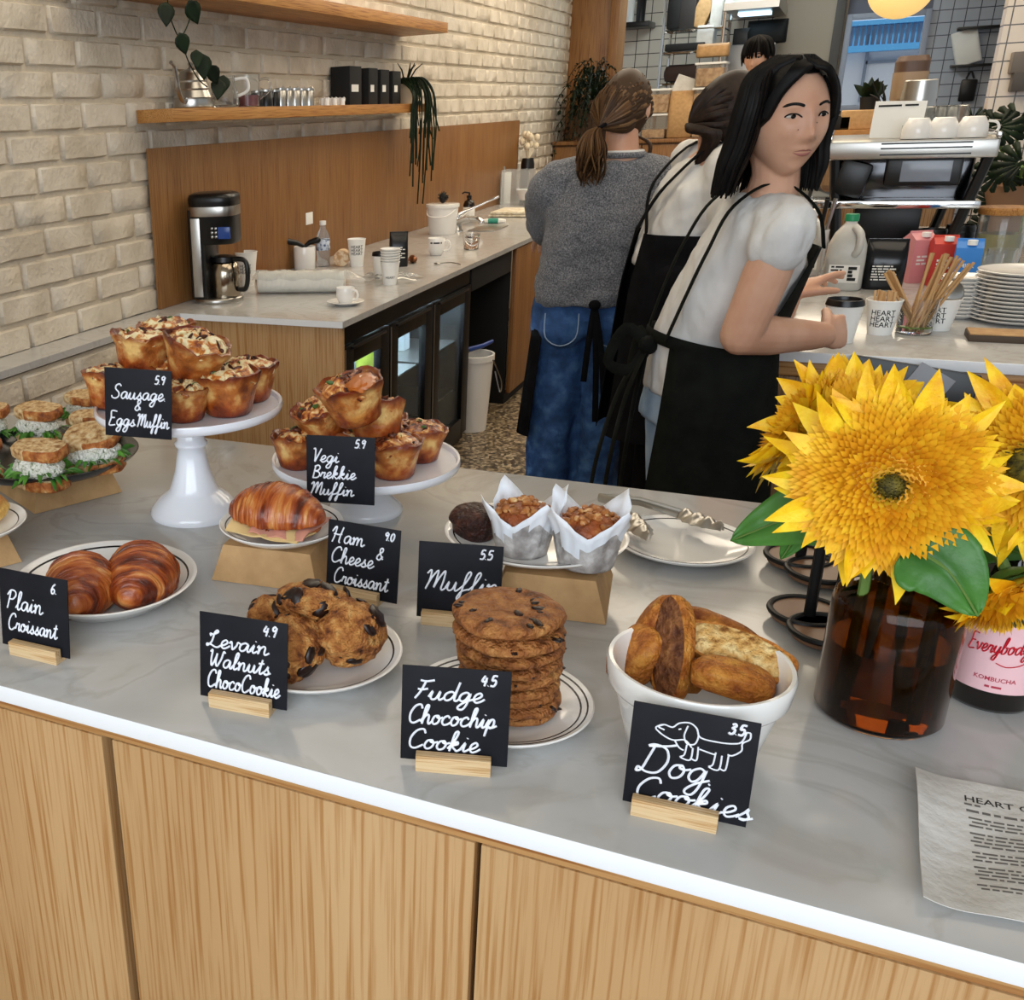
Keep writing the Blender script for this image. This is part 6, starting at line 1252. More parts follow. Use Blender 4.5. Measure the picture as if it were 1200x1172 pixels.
b = MB(); b.box((0, 0, .16), (.26, .03, .3), .004, rot=RY(.35)); o = b.obj('paper_pack', K['menu']); p = aty(803, 118, YC+.1); o.location = (p.x, YC+.12, p.z-.14); tag(o, 'pale folded paper pack leaning on top of the brown sack', 'paper')
b = bag_mb(.24, .18, .1, 3, .9); o = b.obj('bread_loaf', K['kraft'], ang=60); p = aty(834, 66, YC+.1); o.location = (p.x, YC+.16, tub.z+h2+.12); o.location.z = tub.z+.0; o.location.z = aty(834, 67, YC+.16).z; tag(o, 'brown paper wrapped loaf lying on the topmost food tub', 'bread')
# fern on the cabinet by the brick wall
p = aty(688, 160, YC-.02); t = thing('potted_fern', 'dark bushy fern in a brown box pot by the oak jamb', 'plant', (p.x+.02, YC+.06, cz)); b = MB(); b.box((0, 0, .16), (.2, .2, .32), .006); b.obj('pot', mat('brown_box_pot', '#4a3220', .7), t)
b = MB(); rnd = random.Random(21)
for i in range(90):
    a = rnd.uniform(0, 2*PI); r = rnd.uniform(.1, .34); zt2 = rnd.uniform(.36, .72)-r*.5; dr = rnd.uniform(0, .35)*(r/.3)
    P = spline([(0, 0, .3), (r*.5*math.cos(a), r*.5*math.sin(a), zt2), (r*math.cos(a), r*math.sin(a), zt2-.06-dr*.4), (r*1.12*math.cos(a), r*1.12*math.sin(a), zt2-.14-dr)], 4)
    b.tube(P, .003, 4)
    for q in P[3:]:
        for s_ in range(2): leafy(b, q, V((rnd.gauss(0, 1), rnd.gauss(0, 1), rnd.gauss(-.2, .6))), rnd.uniform(.03, .055), .022, n=3)
for k, q in enumerate(b.v): b.v[k] = (max(q[0], XW+.03-t.location.x), min(q[1], .33), q[2])
b.obj('fronds', K['leaf_dark'], t, fix=False)
# black wall shelf with containers at the left of the kitchen
YS = 11.9; p0, p1 = aty(720, 36, YS), aty(757, 22, YS)
o = MB().box((0, 0, 0), (p1.x-p0.x+.1, .4, .05), .004).obj('kitchen_shelf', K['black']); o.location = ((p0.x+p1.x)/2, YK-.2, aty(735, 30, YS).z); tag(o, 'black wall shelf in the tiled kitchen beside the oak jamb', 'shelf'); zs_ = o.location.z+.026
for k, (px, c_, lb) in enumerate([(726, 'paper', 'leftmost white container on the black kitchen shelf'), (738, 'paper', 'second white container on the black kitchen shelf'), (751, 'black', 'black container at the right end of the kitchen shelf')]):
    b = MB(); b.lathe([(0, 0), (.042, 0), (.045, .2), (.047, .205), (.047, .225), (0, .23)], 24); o = b.obj('food_container', K[c_], ang=40); o.location = (aty(px, 15, YK-.2).x, YK-.2, zs_); tag(o, lb, 'container', 'containers on the kitchen shelf')
# wire shelving rack
YR = 10.9; rx = lambda px: aty(px, 50, YR).x; rz_ = lambda py: aty(810, py, YR).z
t = thing('wire_rack', 'chrome wire shelving rack loaded with bread and bags in the kitchen', 'rack', (0, 0, 0)); xl, xr = rx(776), rx(846); zr1, zr2, zr3, zr4 = rz_(-12), rz_(34), rz_(60), rz_(97)
for x in (xl, xr):
    for y in (YR, YR+.5): b = MB(); b.tube([(x, y, 0.01), (x, y, 2.95)], .014, 8); b.obj('post', K['chrome'], t)
for z in (zr2, zr3, zr4, .5):
    b = MB()
    for k in range(12): y = YR+k*.5/11; b.tube([(xl, y, z), (xr, y, z)], .006, 5)
    for x in (xl, (xl+xr)/2, xr): b.tube([(x, YR, z-.01), (x, YR+.5, z-.01)], .008, 5)
    b.obj('wire_shelf', K['chrome'], t)
def rk(name, label, cat, px, z, d, m, bev=.01, rot=None): b = MB(); b.box((0, 0, d[2]/2), d, bev, rot=rot); o = b.obj(name, m); o.location = (rx(px), YR+.22, z+.012); return tag(o, label, cat)
rk('dark_bag', 'black bag hanging on the left of the wire rack top shelf', 'bag', 785, zr2, (.14, .2, .4), K['black_matte'], .04); rk('kraft_bag', 'brown kraft bag leaning on the wire rack top shelf', 'bag', 816, zr2, (.14, .18, .24), K['kraft'], .02, RY(.4))
rk('paper_bundle', 'bundle of pale papers at the right of the wire rack top shelf', 'paper', 834, zr2, (.1, .2, .36), K['menu'], .01); rk('dark_crate', 'dark crate standing behind the bags on the wire rack', 'crate', 800, zr2, (.13, .2, .3), mat('dark_crate', '#2a2523', .7))
rk('baking_tray', 'dark baking tray with a loaf on the middle wire rack shelf', 'tray', 802, zr3, (.34, .36, .06), K['black_matte']); rk('bread_loaf', 'dark crusted loaf lying on the wire rack baking tray', 'bread', 800, zr4, (.32, .22, .15), mat('dark_loaf', '#35211a', .7), .06); rk('white_crate', 'white crate at the middle right of the wire rack', 'crate', 824, zr3, (.14, .3, .2), K['menu'])
for k, px in enumerate((786, 794, 803, 814)): rk('binder', '%s dark binder on the lowest visible wire rack shelf' % ('leftmost', 'second', 'third', 'rightmost')[k], 'binder', px, zr4-.36, (.05, .25, .3), K['black_matte'] if k % 2 else K['menu'], .004)
t = None
# hood and oven
hx = lambda px: aty(px, 40, 11.2).x; hz = lambda py: aty(880, py, 11.2).z
t = thing('extractor_hood', 'steel extractor hood at the top of the kitchen', 'hood', ((hx(850)+hx(912))/2, 11.2, hz(14))); w_ = hx(912)-hx(850)
b = MB(); b.rings([[V((-w_/2, -.4, 0)), V((w_/2, -.4, 0)), V((w_/2, .9, 0)), V((-w_/2, .9, 0))], [V((-w_/2, -.4, .06)), V((w_/2, -.4, .06)), V((w_/2, .9, .06)), V((-w_/2, .9, .06))], [V((-w_*.3, .1, .4)), V((w_*.3, .1, .4)), V((w_*.3, .9, .4)), V((-w_*.3, .9, .4))]]); b.obj('hood_body', K['steel'], t, ang=20)
b = MB(); b.box((0, .1, -.012), (w_*.6, .25, .02), .002); b.obj('hood_lamp', mat('hood_lamp', '#bfe4f2', .4, emit=('#bfe8ff', 2.5)), t)
t = thing('oven', 'grey steel oven block behind the cook', 'oven', ((hx(852)+hx(908))/2, 11.7, 0)); zo = hz(50); b = MB(); b.box((0, 0, zo/2), (w_*.92, .56, zo), .01); b.obj('oven_body', mat('oven_steel', '#8d8f93', .35, metal=.8), t); b = MB(); b.box((0, -.29, zo*.78), (w_*.8, .02, .02), .004); b.obj('door_bar', K['steel'], t)
o = bag_mb(.34, .2, .2, 4, .8).obj('black_cloth_heap', K['black_matte'], ang=60); o.location = (hx(895), 11.6, zo+.001); tag(o, 'black cloth heap lying on the grey oven', 'cloth')
o = MB().box((0, 0, .07), (.18, .16, .14), .004).obj('oven_clock', K['black']); o.location = (hx(868), 11.6, zo+.001); tag(o, 'small black timer box on the grey oven', 'timer')
# grey tiled wall fittings
for k, (py, p0, p1, lb) in enumerate([(33, 1121, 1176, 'upper thin dark shelf on the grey tiled wall'), (77, 1113, 1166, 'lower thin dark shelf on the grey tiled wall')]):
    x0, x1 = kx(p0, py), kx(p1, py); o = MB().box((0, 0, 0), (x1-x0, .2, .022), .002).obj('tile_shelf', K['black']); o.location = ((x0+x1)/2, YK-.1, aty((p0+p1)/2, py, YK).z); tag(o, lb, 'shelf', 'thin shelves on the grey tiled wall')
    if k:
        q = bag_mb(.2, .12, .3, 9, .6).obj('white_bag', K['paper'], ang=60); q.location = (kx(1137, 60), YK-.1, o.location.z+.012); q.rotation_euler = (0, -.3, 0); tag(q, 'white paper bag standing on the lower thin shelf', 'bag')
b = MB(); b.box((0, 0, 0), (.13, .04, .19), .03); b.tube(spline([(-.03, 0, .1), (0, 0, .16), (.03, 0, .1)], 4), .008, 6); o = b.obj('hanging_pan', K['black']); o.location = aty(1134, 106, YK-.04); tag(o, 'dark oblong pan hanging on the grey tiled wall', 'pan')
# pale tiled pillar at the right
px_ = aty(1168, 70, 8.6).x
b = MB(); b.box((px_+1.2, 8.7, 1.6), (2.4, .2, 3.2)); struct('wall_right_pillar', b, K['tile3'])
for k, (py0, py1, lb) in enumerate([(60, 84, 'upper grey wall box on the pale tiled pillar'), (84, 106, 'lower dark wall box on the pale tiled pillar')]):
    a = aty(1188, py0, 8.5); c = aty(1240, py1, 8.5); o = MB().box(((a.x+c.x)/2, 8.53, (a.z+c.z)/2), (c.x-a.x, .14, a.z-c.z-.01), .004).obj('wall_box', mat('wall_box_%d' % k, ('#6d6660', '#4b4744')[k], .5)); tag(o, lb, 'box', 'wall boxes')
# window bench with clutter
YB = 8.4; bxx = lambda px: aty(px, 140, YB).x; zb2 = aty(1010, 152, YB).z
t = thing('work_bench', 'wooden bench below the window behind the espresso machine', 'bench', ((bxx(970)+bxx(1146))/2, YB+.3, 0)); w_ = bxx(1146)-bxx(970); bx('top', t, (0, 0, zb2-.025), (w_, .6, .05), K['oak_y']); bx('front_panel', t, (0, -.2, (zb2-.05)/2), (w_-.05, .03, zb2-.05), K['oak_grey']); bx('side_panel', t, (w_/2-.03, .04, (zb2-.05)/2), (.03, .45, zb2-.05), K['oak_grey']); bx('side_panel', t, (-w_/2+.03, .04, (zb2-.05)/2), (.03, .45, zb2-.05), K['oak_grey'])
def bn(name, lb, cat, px, d, m, bev=.01, dz=0.): b = MB(); b.box((0, 0, d[2]/2), d, bev); o = b.obj(name, m); o.location = (bxx(px), YB+.22, zb2+.001+dz); return tag(o, lb, cat)
bn('cardboard_box', 'open cardboard box on the bench below the window', 'box', 1006, (.22, .3, .12), K['kraft']); bn('dark_case', 'dark case on the bench beside the cardboard box', 'box', 982, (.16, .3, .09), K['black_matte'])
t = thing('potted_plant', 'small dark leafy plant silhouetted against the window', 'plant', (bxx(1016), YB+.25, zb2+.122)); b = MB(); b.lathe([(0, 0), (.05, 0), (.06, .08), (0, .08)], 16); b.obj('pot', K['black_matte'], t)
b = MB(); rnd = random.Random(3)
for i in range(16): leafy(b, (0, 0, .07), V((rnd.gauss(0, .6), rnd.gauss(0, .4), 1)), rnd.uniform(.1, .17), .06, up=V((0, 1, 0)), n=4, droop=.15)
b.obj('leaves', K['leaf_dark'], t, fix=False)
t = thing('dried_sprig', 'wiry sprig in a jar beside the coffee grinder at the window', 'plant', (bxx(1036), YB+.1, zb2+.001)); b = MB(); b.lathe([(0, 0), (.04, 0), (.04, .1), (0, .1)], 16); b.obj('pot', K['black_matte'], t); b = MB()
for i in range(14): a = rnd.uniform(0, 6.3); b.tube(spline([(0, 0, .09), (.05*math.cos(a), .05*math.sin(a), .18), (.12*math.cos(a), .1*math.sin(a), rnd.uniform(.2, .3))], 3), .004, 4)
b.obj('twigs', K['black_matte'], t)
# pendant
c = aty(1057, -14, 6.2); t = thing('pendant_lamp', 'round glowing cream pendant lamp at the top edge', 'lamp', c); r = 35*mpp(c)
b = MB(); b.ell((0, 0, 0), (r, r, r*.94), 40, 24); b.obj('globe', mat('pendant_globe', '#f0cf8e', .35, emit=('#f3c878', .85)), t); b = MB(); b.tube([(0, 0, r*.9), (0, 0, 3.095-c.z)], .006, 8); b.obj('cord', K['black'], t); b = MB(); b.lathe([(0, r*.88), (.03, r*.88), (.03, r*1.08), (0, r*1.1)], 16); b.obj('lamp_holder', K['black'], t)
# ------------------------------------------------------------------ people
K['skin'] = mat('skin', rough=.48, ramp=[(.35, '#c8967a'), (.65, '#d9ab8f')], scale=9, sss=.1)
K['lip'] = mat('lips', '#a3665b', .5); K['eye_white'] = mat('eye_white', '#b9b0a6', .35); K['iris'] = mat('iris', '#0c0806', .3, spec=.3)
K['hair_black'] = mat('black_hair', rough=.55, spec=.22, ramp=[(.35, '#050404'), (.7, '#110d0b')], scale=60)
K['hair_brown'] = mat('brown_hair', rough=.5, spec=.3, ramp=[(.35, '#140c08'), (.7, '#2e1c12')], scale=60)
K['hair_light'] = mat('dark_blond_hair', '#3b2817', .5, spec=.3); K['hair_mid'] = mat('mid_brown_hair', '#5c4129', .5, spec=.3); K['hair_hi'] = mat('highlight_hair', '#75583a', .5, spec=.3)
K['tee'] = mat('white_tee', rough=.85, ramp=[(.4, '#cfcdca'), (.6, '#dddcd9')], scale=8, bump=.3, bscale=26)
K['apron'] = mat('black_apron', rough=.85, spec=.15, ramp=[(.35, '#0d100d'), (.7, '#171a16')], scale=20, bump=.3, bscale=40)
K['wool'] = mat('grey_wool', rough=.95, ramp=[(.35, '#4a4c51'), (.5, '#6c6e73'), (.66, '#909196')], scale=230, detail=6, bump=.5, bscale=260, sheen=.2)
K['denim'] = mat('blue_denim', rough=.85, ramp=[(.3, '#22406b'), (.5, '#31568a'), (.72, '#5078a8')], scale=22, detail=9, bump=.25, bscale=220)
K['denim_light'] = mat('light_denim', rough=.85, ramp=[(.3, '#7f9dbd'), (.7, '#b4cadd')], scale=14, detail=8)
K['black_cloth'] = mat('black_cloth', rough=.9, spec=.15, ramp=[(.35, '#09090b'), (.7, '#121215')], scale=20, bump=.3, bscale=30)
def sgn_pow(x, k): return math.copysign(abs(x)**k, x)
def oval(c, sd, fw, a, b_, n=32, up=None, pw=.9):
    return [V(c)+V(sd)*(a*sgn_pow(math.cos(t), pw))+V(fw)*(b_*sgn_pow(math.sin(t), pw)) for t in [2*PI*j/n for j in range(n)]]
def limb(mb, pts, rs, n=18):
    P = spline(pts, 5); m = len(pts)-1; R = []
    for i in range(len(P)): k = i/5; j = min(int(k), m-1); R.append(rs[j]+(rs[j+1]-rs[j])*(k-j))
    mb.tube(P, R, n); mb.ell(P[0], (R[0],)*3, 14, 8); mb.ell(P[-1], (R[-1],)*3, 14, 8)
def solid(name, mb, m, par, voxel=.006, smooth=5, fold=0., fscale=9., fstr=(1, 1, 1), seed=0., post=None, **k):
    """closed overlapping shapes fused into one smooth continuous surface"""
    me0 = mb.mesh('raw', m); o = bpy.data.objects.new(name, me0); sc = bpy.data.scenes.new('work'); sc.collection.objects.link(o)
    r = o.modifiers.new('r', 'REMESH'); r.mode = 'VOXEL'; r.voxel_size = voxel
    if smooth: q = o.modifiers.new('s', 'SMOOTH'); q.factor = .5; q.iterations = smooth
    sc.view_layers[0].update(); dg = sc.view_layers[0].depsgraph; me = bpy.data.meshes.new_from_object(o.evaluated_get(dg)); me.name = name
    o.modifiers.clear(); sc.collection.objects.unlink(o); bpy.data.scenes.remove(sc); COL.objects.link(o); o.data = me; bpy.data.meshes.remove(me0)
    me.materials.clear()
    for mm in (m if isinstance(m, list) else [m]): me.materials.append(mm)
    if fold:
        n_ = len(me.vertices); co = np.empty(n_*3, 'f'); no = np.empty(n_*3, 'f'); me.vertices.foreach_get('co', co); me.vertex_normals.foreach_get('vector', no); co = co.reshape(-1, 3); no = no.reshape(-1, 3)
        am = np.array([fbm((p[0]*fstr[0], p[1]*fstr[1], p[2]*fstr[2]), fscale, seed) for p in co.tolist()], 'f'); me.vertices.foreach_set('co', (co+no*(fold*am)[:, None]).ravel())
    if post: post(me)
    me.polygons.foreach_set('use_smooth', [True]*len(me.polygons))
    me.update(); o.parent = par
    for a, b in k.items(): o[a] = b
    return o
def gs(x, c, s): return math.exp(-((x-c)/s)**2)
def head_pt(u, fs=1.):
    """surface of the head in its own frame: face towards -y, chin down"""
    x, y, z = u.x, u.y, u.z; t = max(0, -z)
    p = V((.0725*x, .094*y, .112*z))
    p.x *= 1-.30*t**1.6
    if y > 0: p.y *= 1-.45*t**1.3
    else: p.y *= 1+.02*t
    p.x *= 1-.10*t**3
    if y < 0: p.y = -.088*abs(y)**.86*(1-.06*max(0, z)**2)
    if y < -.15:
        X, Z = abs(p.x), p.z; f = 0
        f += .010*gs(p.x, 0, .009)*gs(Z, .000, .030)+.0155*gs(p.x, 0, .0115)*gs(Z, -.024, .0125)+.006*gs(X, .0125, .006)*gs(Z, -.029, .008)
        f -= .0075*gs(X, .032, .016)*gs(Z, .014, .011); f += .003*gs(X, .03, .02)*gs(Z, .034, .008)
        f += .0065*gs(p.x, 0, .022)*gs(Z, -.0505, .006)+.0068*gs(p.x, 0, .019)*gs(Z, -.0615, .006)-.004*gs(p.x, 0, .026)*gs(Z, -.056, .0022)
        f += .007*gs(p.x, 0, .019)*gs(Z, -.093, .014)+.005*gs(X, .043, .018)*gs(Z, -.018, .022)-.002*gs(X, .03, .008)*gs(Z, -.056, .012)
        p.y -= f*fs
    return p
def head_mb(mb, c, rot, sc=1.):
    def fn(p, u): return head_pt(u)*sc
    mb.ell(c, (1, 1, 1), 96, 72, rot=rot, fn=fn)
    for s_ in (-1, 1): mb.ell(V(c)+rot @ (V((s_*.0735, .012, -.006))*sc), (.008*sc, .019*sc, .030*sc), 14, 10, rot=rot @ RZ(-s_*.35))
def hand(mb, wrist, d, pn, curl=.5, thumb=1, spread=.16, s=1., curls=None):
    """palm and five bent fingers; d = direction of the hand, pn = palm normal, thumb = side"""
    d = V(d).normalized(); pn = (V(pn)-d*V(pn).dot(d)).normalized(); sd = d.cross(pn)*thumb; w = V(wrist)
    ctr = w+d*.045*s
    R = []
    for k, (l, a, b_) in enumerate([(-.012, .024, .019), (.012, .028, .017), (.04, .037, .015), (.07, .039, .0135), (.086, .036, .010)]): R.append(oval(w+d*l*s, sd, pn, a*s, b_*s, 20, pw=.8))
    mb.rings(R)
    for k, (off, L) in enumerate([(.027, .066), (.0095, .074), (-.0085, .069), (-.0265, .054)]):
        c_ = (curls[k] if curls else curl); b0 = w+d*.078*s+sd*off*s; dd = (d+sd*off*spread*12*.3).normalized(); p = b0-dd*.015*s; P = [p, b0]; ang = 0.
        for q, fr in enumerate((.46, .31, .23)):
            ang += c_*(.75, 1.0, .7)[q]; v = dd*math.cos(ang)+pn*math.sin(ang); b0 = b0+v*L*fr*s; P.append(b0)
        limb(mb, P, [.0098*s, .0098*s, .0088*s, .0082*s, .0068*s], 12)
    t0 = w+d*.022*s+sd*.024*s; v1 = (d*.78+sd*.42+pn*.40).normalized(); t1 = t0+v1*.034*s; v2 = (d*.85+sd*.28+pn*.5).normalized(); t2 = t1+v2*.03*s; t3 = t2+(d*.8+pn*.55).normalized()*.024*s
    limb(mb, [t0-v1*.012*s, t0, t1, t2, t3], [.012*s, .0135*s, .0115*s, .0105*s, .008*s], 12)
def torso_rings(mb, sp, grow=0., n=36):
    """sp: list of (centre, side vector, forward vector, half width, half depth)"""
    mb.rings([oval(c, sd, fw, a+grow, b_+grow, n, pw=.85) for c, sd, fw, a, b_ in sp])
def face(t, c, rot, sc=1., look=0., lid=.6):
    """eyes, lids, brows set onto the face surface"""
    def on(x, z, e=0.):
        y = -1; lo = None
        best = None
        for k in range(60):
            yy = -.06-.0009*k
        u = V((x/.0725, -1, z/.112)); 
        for _ in range(12):
            q = head_pt(u.normalized()); u = V((u.x+(x-q.x)/.0725, -1, u.z+(z-q.z)/.112)) if True else u
            un = u.normalized()
        q = head_pt(u.normalized()); return V(c)+rot @ ((q+V((0, -e, 0)))*sc)
    for s_, nm in ((-1, 'eye'), (1, 'eye')):
        b = MB(); ec = on(s_*.031, .012, -.0005)
        b.ell(ec, (.0122*sc, .0040*sc, .0037*sc), 20, 10, rot=rot @ RZ(s_*.22)); b.ell(ec+rot @ V((look*sc+s_*.0, -.0034*sc, .0003)), (.0056*sc, .0018*sc, .0041*sc), 16, 8, m=1, rot=rot)
        eo = b.obj(nm, [K['eye_white'], K['iris']], t)
        b = MB(); b.tube(spline([on(s_*(.031+dx), .012+dz, .0028) for dx, dz in ((-.014, -.0012), (-.007, .0045), (.002, .0058), (.009, .0038), (.0145, -.0002))], 4), [.0008]+[.0014]*15+[.0007], 6); b.obj('eyelashes', K['hair_black'], eo)
        b = MB(); b.tube(spline([on(s_*(.031+dx), .0325+dz, .0012) for dx, dz in ((-.016, -.001), (-.006, .003), (.006, .0035), (.018, -.0015))], 4), [.0016]+[.0026]*10+[.0018, .0008], 6, flat=.5); b.obj('eyebrow', K['hair_black'], t)
    lp = MB(); n_ = 13
    for zs in ((lambda a: -.0508-.0045*a*a-.0012*math.exp(-(a/.18)**2)+.0008*math.exp(-((abs(a)-.3)/.2)**2), lambda a: -.0566+.0012*a*a), (lambda a: -.0578+.0022*a*a, lambda a: -.0648+.0088*a*a)):
        A = [[on((i/(n_-1)*2-1)*.0205, zs[0](i/(n_-1)*2-1)*(1-k/3)+zs[1](i/(n_-1)*2-1)*k/3, .0004+.0011*math.sin(PI*k/3)) for i in range(n_)] for k in range(4)]
        lp.add([p for r in A for p in r], [(k*n_+i, k*n_+i+1, (k+1)*n_+i+1, (k+1)*n_+i) for k in range(3) for i in range(n_-1)])
    lp.obj('lips', K['lip'], t, ang=80)
    return on
def skin_obj(t, mb, c=None, rot=None, sc=1., voxel=.004, seed=0):
    def post(me):
        if c is None: return
        Ri = rot.inverted()
        for p in me.polygons:
            q = Ri @ (V(p.center)-V(c))/sc
            if False and abs(q.x) < .0195*(1-((q.z+.0565)/.0105)**2) and -.065 < q.z < -.048: p.material_index = 1
    return solid('body', mb, [K['skin'], K['lip']], t, voxel, 2, post=post)
def lock(mb, pts, w_, seed, n=5, flat=.45):
    P = spline(pts, n); k = len(P); mb.tube(P, [w_*(.75+.25*min(1, i/k*4))*(1 if i < k*.75 else max(.12, (k-i)/(k*.25))) for i in range(k)], 6, flat=flat)
def cap_hair(mb, c, rot, sc, f, grow=1.07):
    def fn(p, u): q = head_pt(u)*sc*grow; return q+V((0, .004, .004))
    b = MB(); b.ell(c, (1, 1, 1), 64, 48, rot=rot, fn=fn); Ri = rot.inverted(); keep = []
    for fa in b.f:
        q = Ri @ (sum((V(b.v[i]) for i in fa), V())/len(fa)-V(c))/sc
        if f(q): keep.append(fa)
    mb.add(b.v, keep)
def strap(b, pts, w_=.011, th=.0022, side=None): b.tube(spline(pts, 6), w_, 10, flat=th/w_, side=side)
# ---- barista in front: white tee, black apron, turning to look at the camera
PW = 'people behind the counter'
t = thing('person', 'woman with a black bob in white tee and dark apron, looking back at the camera', 'person')
fw = V((.93, .36, 0)).normalized(); sd = V((fw.y, -fw.x, 0))          # sd points to her right, towards the camera
hip = aty(822, 452, 2.56); wst = aty(828, 400, 2.55); mid = aty(852, 350, 2.53); chs = aty(880, 300, 2.51); shl = aty(893, 252, 2.49); nkb = aty(903, 226, 2.475); HC = aty(921, 140, 2.42)
up = lambda a, b_: (b_-a).normalized()
fw2 = (fw-up(wst, shl)*fw.dot(up(wst, shl))).normalized()
shR = shl+sd*.150+V((0, 0, -.008)); shL = shl-sd*.155
elR = aty(868, 393, 2.345); wrR = aty(964, 393, 2.555); elL = aty(905, 372, 2.76); wrL = aty(924, 350, 2.92)
HS = .955; hr = RZ(math.radians(33)) @ RX(math.radians(4)) @ RY(math.radians(-2))
floorP = lambda x, y, z: V((x, y, z))
hx_, hy_ = hip.x, hip.y
b = MB(); head_mb(b, HC, hr, HS)
limb(b, [nkb-V((0, 0, .03)), (nkb+HC)/2+V((.0, .0, -.03)), HC+hr @ V((0, .030, -.05))], [.054, .045, .048])
torso_rings(b, [(hip, sd, fw, .15, .10), (wst, sd, fw2, .12, .085), (mid, sd, fw2, .125, .09), (chs, sd, fw2, .13, .092), (shl, sd, fw2, .125, .065), (nkb, sd, fw2, .06, .05)])
limb(b, [shl+sd*.09, shR, shR.lerp(elR, .45), elR], [.036, .040, .046, .041]); limb(b, [elR, elR.lerp(wrR, .35), wrR], [.041, .042, .0275])
limb(b, [shl-sd*.09, shL, elL], [.045, .05, .04]); limb(b, [elL, elL.lerp(wrL, .35), wrL], [.04, .040, .027])
hd = (aty(1010, 382, 2.70)-wrR); hand(b, wrR, hd, V((.1, .95, -.1)), .62, 1, curls=(.6, .68, .72, .8), s=.98)
hdL = aty(968, 320, 2.98)-wrL; hand(b, wrL, hdL, V((.35, .0, -1)), .3, -1, curls=(.2, .3, .42, .5), s=.95)
for s_ in (1, -1):
    a = hip+sd*.085*s_; limb(b, [a, V((a.x+.02, a.y, .50)), V((a.x+.0, a.y, .09))], [.085, .055, .04]); b.ell((a.x+.05*fw.x, a.y+.05*fw.y, .045), (.05, .05, .04), 12, 8)
skin_obj(t, b, HC, hr, HS, .0036)
on = face(t, HC, hr, HS, look=.0012)
b = MB(); b.ell(on(.0135, -.001, .0006), (.0012,)*3, 8, 5); b.ell(on(-.022, -.012, .0006), (.001,)*3, 8, 5); b.obj('mole', mat('mole', '#3a2018', .6), t)
# tee
b = MB(); torso_rings(b, [(hip+V((0, 0, -.01)), sd, fw, .162, .122), (wst, sd, fw2, .140, .118), (mid, sd, fw2, .138, .118), (chs, sd, fw2, .140, .112), (shl+V((0, 0, -.005)), sd, fw2, .14, .078), (nkb+V((0, 0, -.012)), sd, fw2, .075, .062)])
limb(b, [shl+sd*.08, shR, shR.lerp(elR, .17)], [.054, .055, .058]); limb(b, [shl-sd*.08, shL, shL.lerp(elL, .42)], [.058, .064, .068])
solid('tshirt', b, K['tee'], t, .0075, 5, .009, 11, (1.4, 1.4, .7), 3)
# jeans and shoes
b = MB()
for s_ in (1, -1):
    a = hip+sd*.072*s_-fw*.02; limb(b, [a, V((a.x+.02, a.y, .50)), V((a.x, a.y, .06))], [.092, .074, .066])
torso_rings(b, [(hip+V((0, 0, -.08))-fw*.012, sd, fw, .150, .118), (hip+V((0, 0, .05)), sd, fw, .145, .11)])
solid('jeans', b, K['denim_light'], t, .010, 4, .008, 9, (1, 1, .6), 1)
b = MB()
for s_ in (1, -1): a = hip+sd*.085*s_; b.ell((a.x+.05*fw.x, a.y+.05*fw.y, .045), (.055, .12, .045), 16, 10, rot=RZ(math.atan2(fw.y, fw.x)-PI/2))
solid('shoes', b, K['black_cloth'], t, .008, 2)
# apron: skirt wrapped round the front and sides, bib, straps, bow
b = MB(); z1, z0 = wst.z+.015, .42
def skirt(u, v):
    a = math.radians(-150+255*u); k = (z1-(z1-z0)*v); c = wst.lerp(hip, min(1, v*3)); c = V((c.x, c.y, k)); s1 = .168+.025*min(1, v*4)+.02*v+.006*math.sin(u*23+v*3); s2 = .128+.05*v+.006*math.sin(u*31+v*2)
    return c+sd*(-math.sin(a)*s1)+fw*(math.cos(a)*s2)+fw*.012
b.grid(60, 24, skirt, thick=.003); b.obj('apron_skirt', K['apron'], t, ang=80, fix=False)
b = MB()
def bib(u, v):
    c = (wst+V((0, 0, -.02))).lerp(chs.lerp(shl, .5), v); a = (u-.5)*2*(1.32-.55*v)
    return c+sd*(math.sin(a)*(.158-.0*v))+fw2*(math.cos(a)*(.135-.012*v))
b.grid(24, 14, bib, thick=.003); b.obj('apron_bib', K['apron'], t, ang=80, fix=False)
b = MB()
for s_ in (1, -1):
    top_ = shl+sd*.072*s_+V((0, 0, .070)); strap(b, [chs.lerp(shl, .5)+sd*.075*s_+fw2*.115, shl+sd*.07*s_+fw2*.085+V((0, 0, .03)), top_, shl+sd*.075*s_-fw2*.085+V((0, 0, .012)), chs+sd*.09*s_-fw2*.122, mid+sd*.09*s_-fw2*.118, wst+sd*.08*s_-fw2*.115], .009, .0025, side=tuple(sd))
b.tube([wst+sd*(-math.sin(a)*.158)+fw2*(math.cos(a)*.131) for a in [2*PI*k/40 for k in range(40)]], .014, 8, flat=.25, side=(0, 0, 1), close=True)
b.obj('apron_straps', K['apron'], t)
b = MB(); k0 = wst-fw*.135+sd*.03
for dx in ((-.09, .03, -.03), (-.05, .09, -.05)): q = V(dx); b.tube(spline([k0, k0+q*.6+V((0, 0, .05)), k0+q+V((0, 0, -.02)), k0+q*.4+V((0, 0, -.05)), k0], 5), [.006]+[.0135]*19+[.006], 8, flat=.22)
for q in ((-.06, -.02), (-.10, .03), (-.03, .0)): b.tube(spline([k0, k0+V((q[0]*.6, q[1], -.12)), k0+V((q[0], q[1]*1.4, -.30)), k0+V((q[0]*1.1, q[1], -.46))], 5), .016, 8, flat=.2, side=tuple(sd))
b.ell(k0, (.022, .022, .022), 12, 8); b.obj('apron_bow', K['apron'], t)
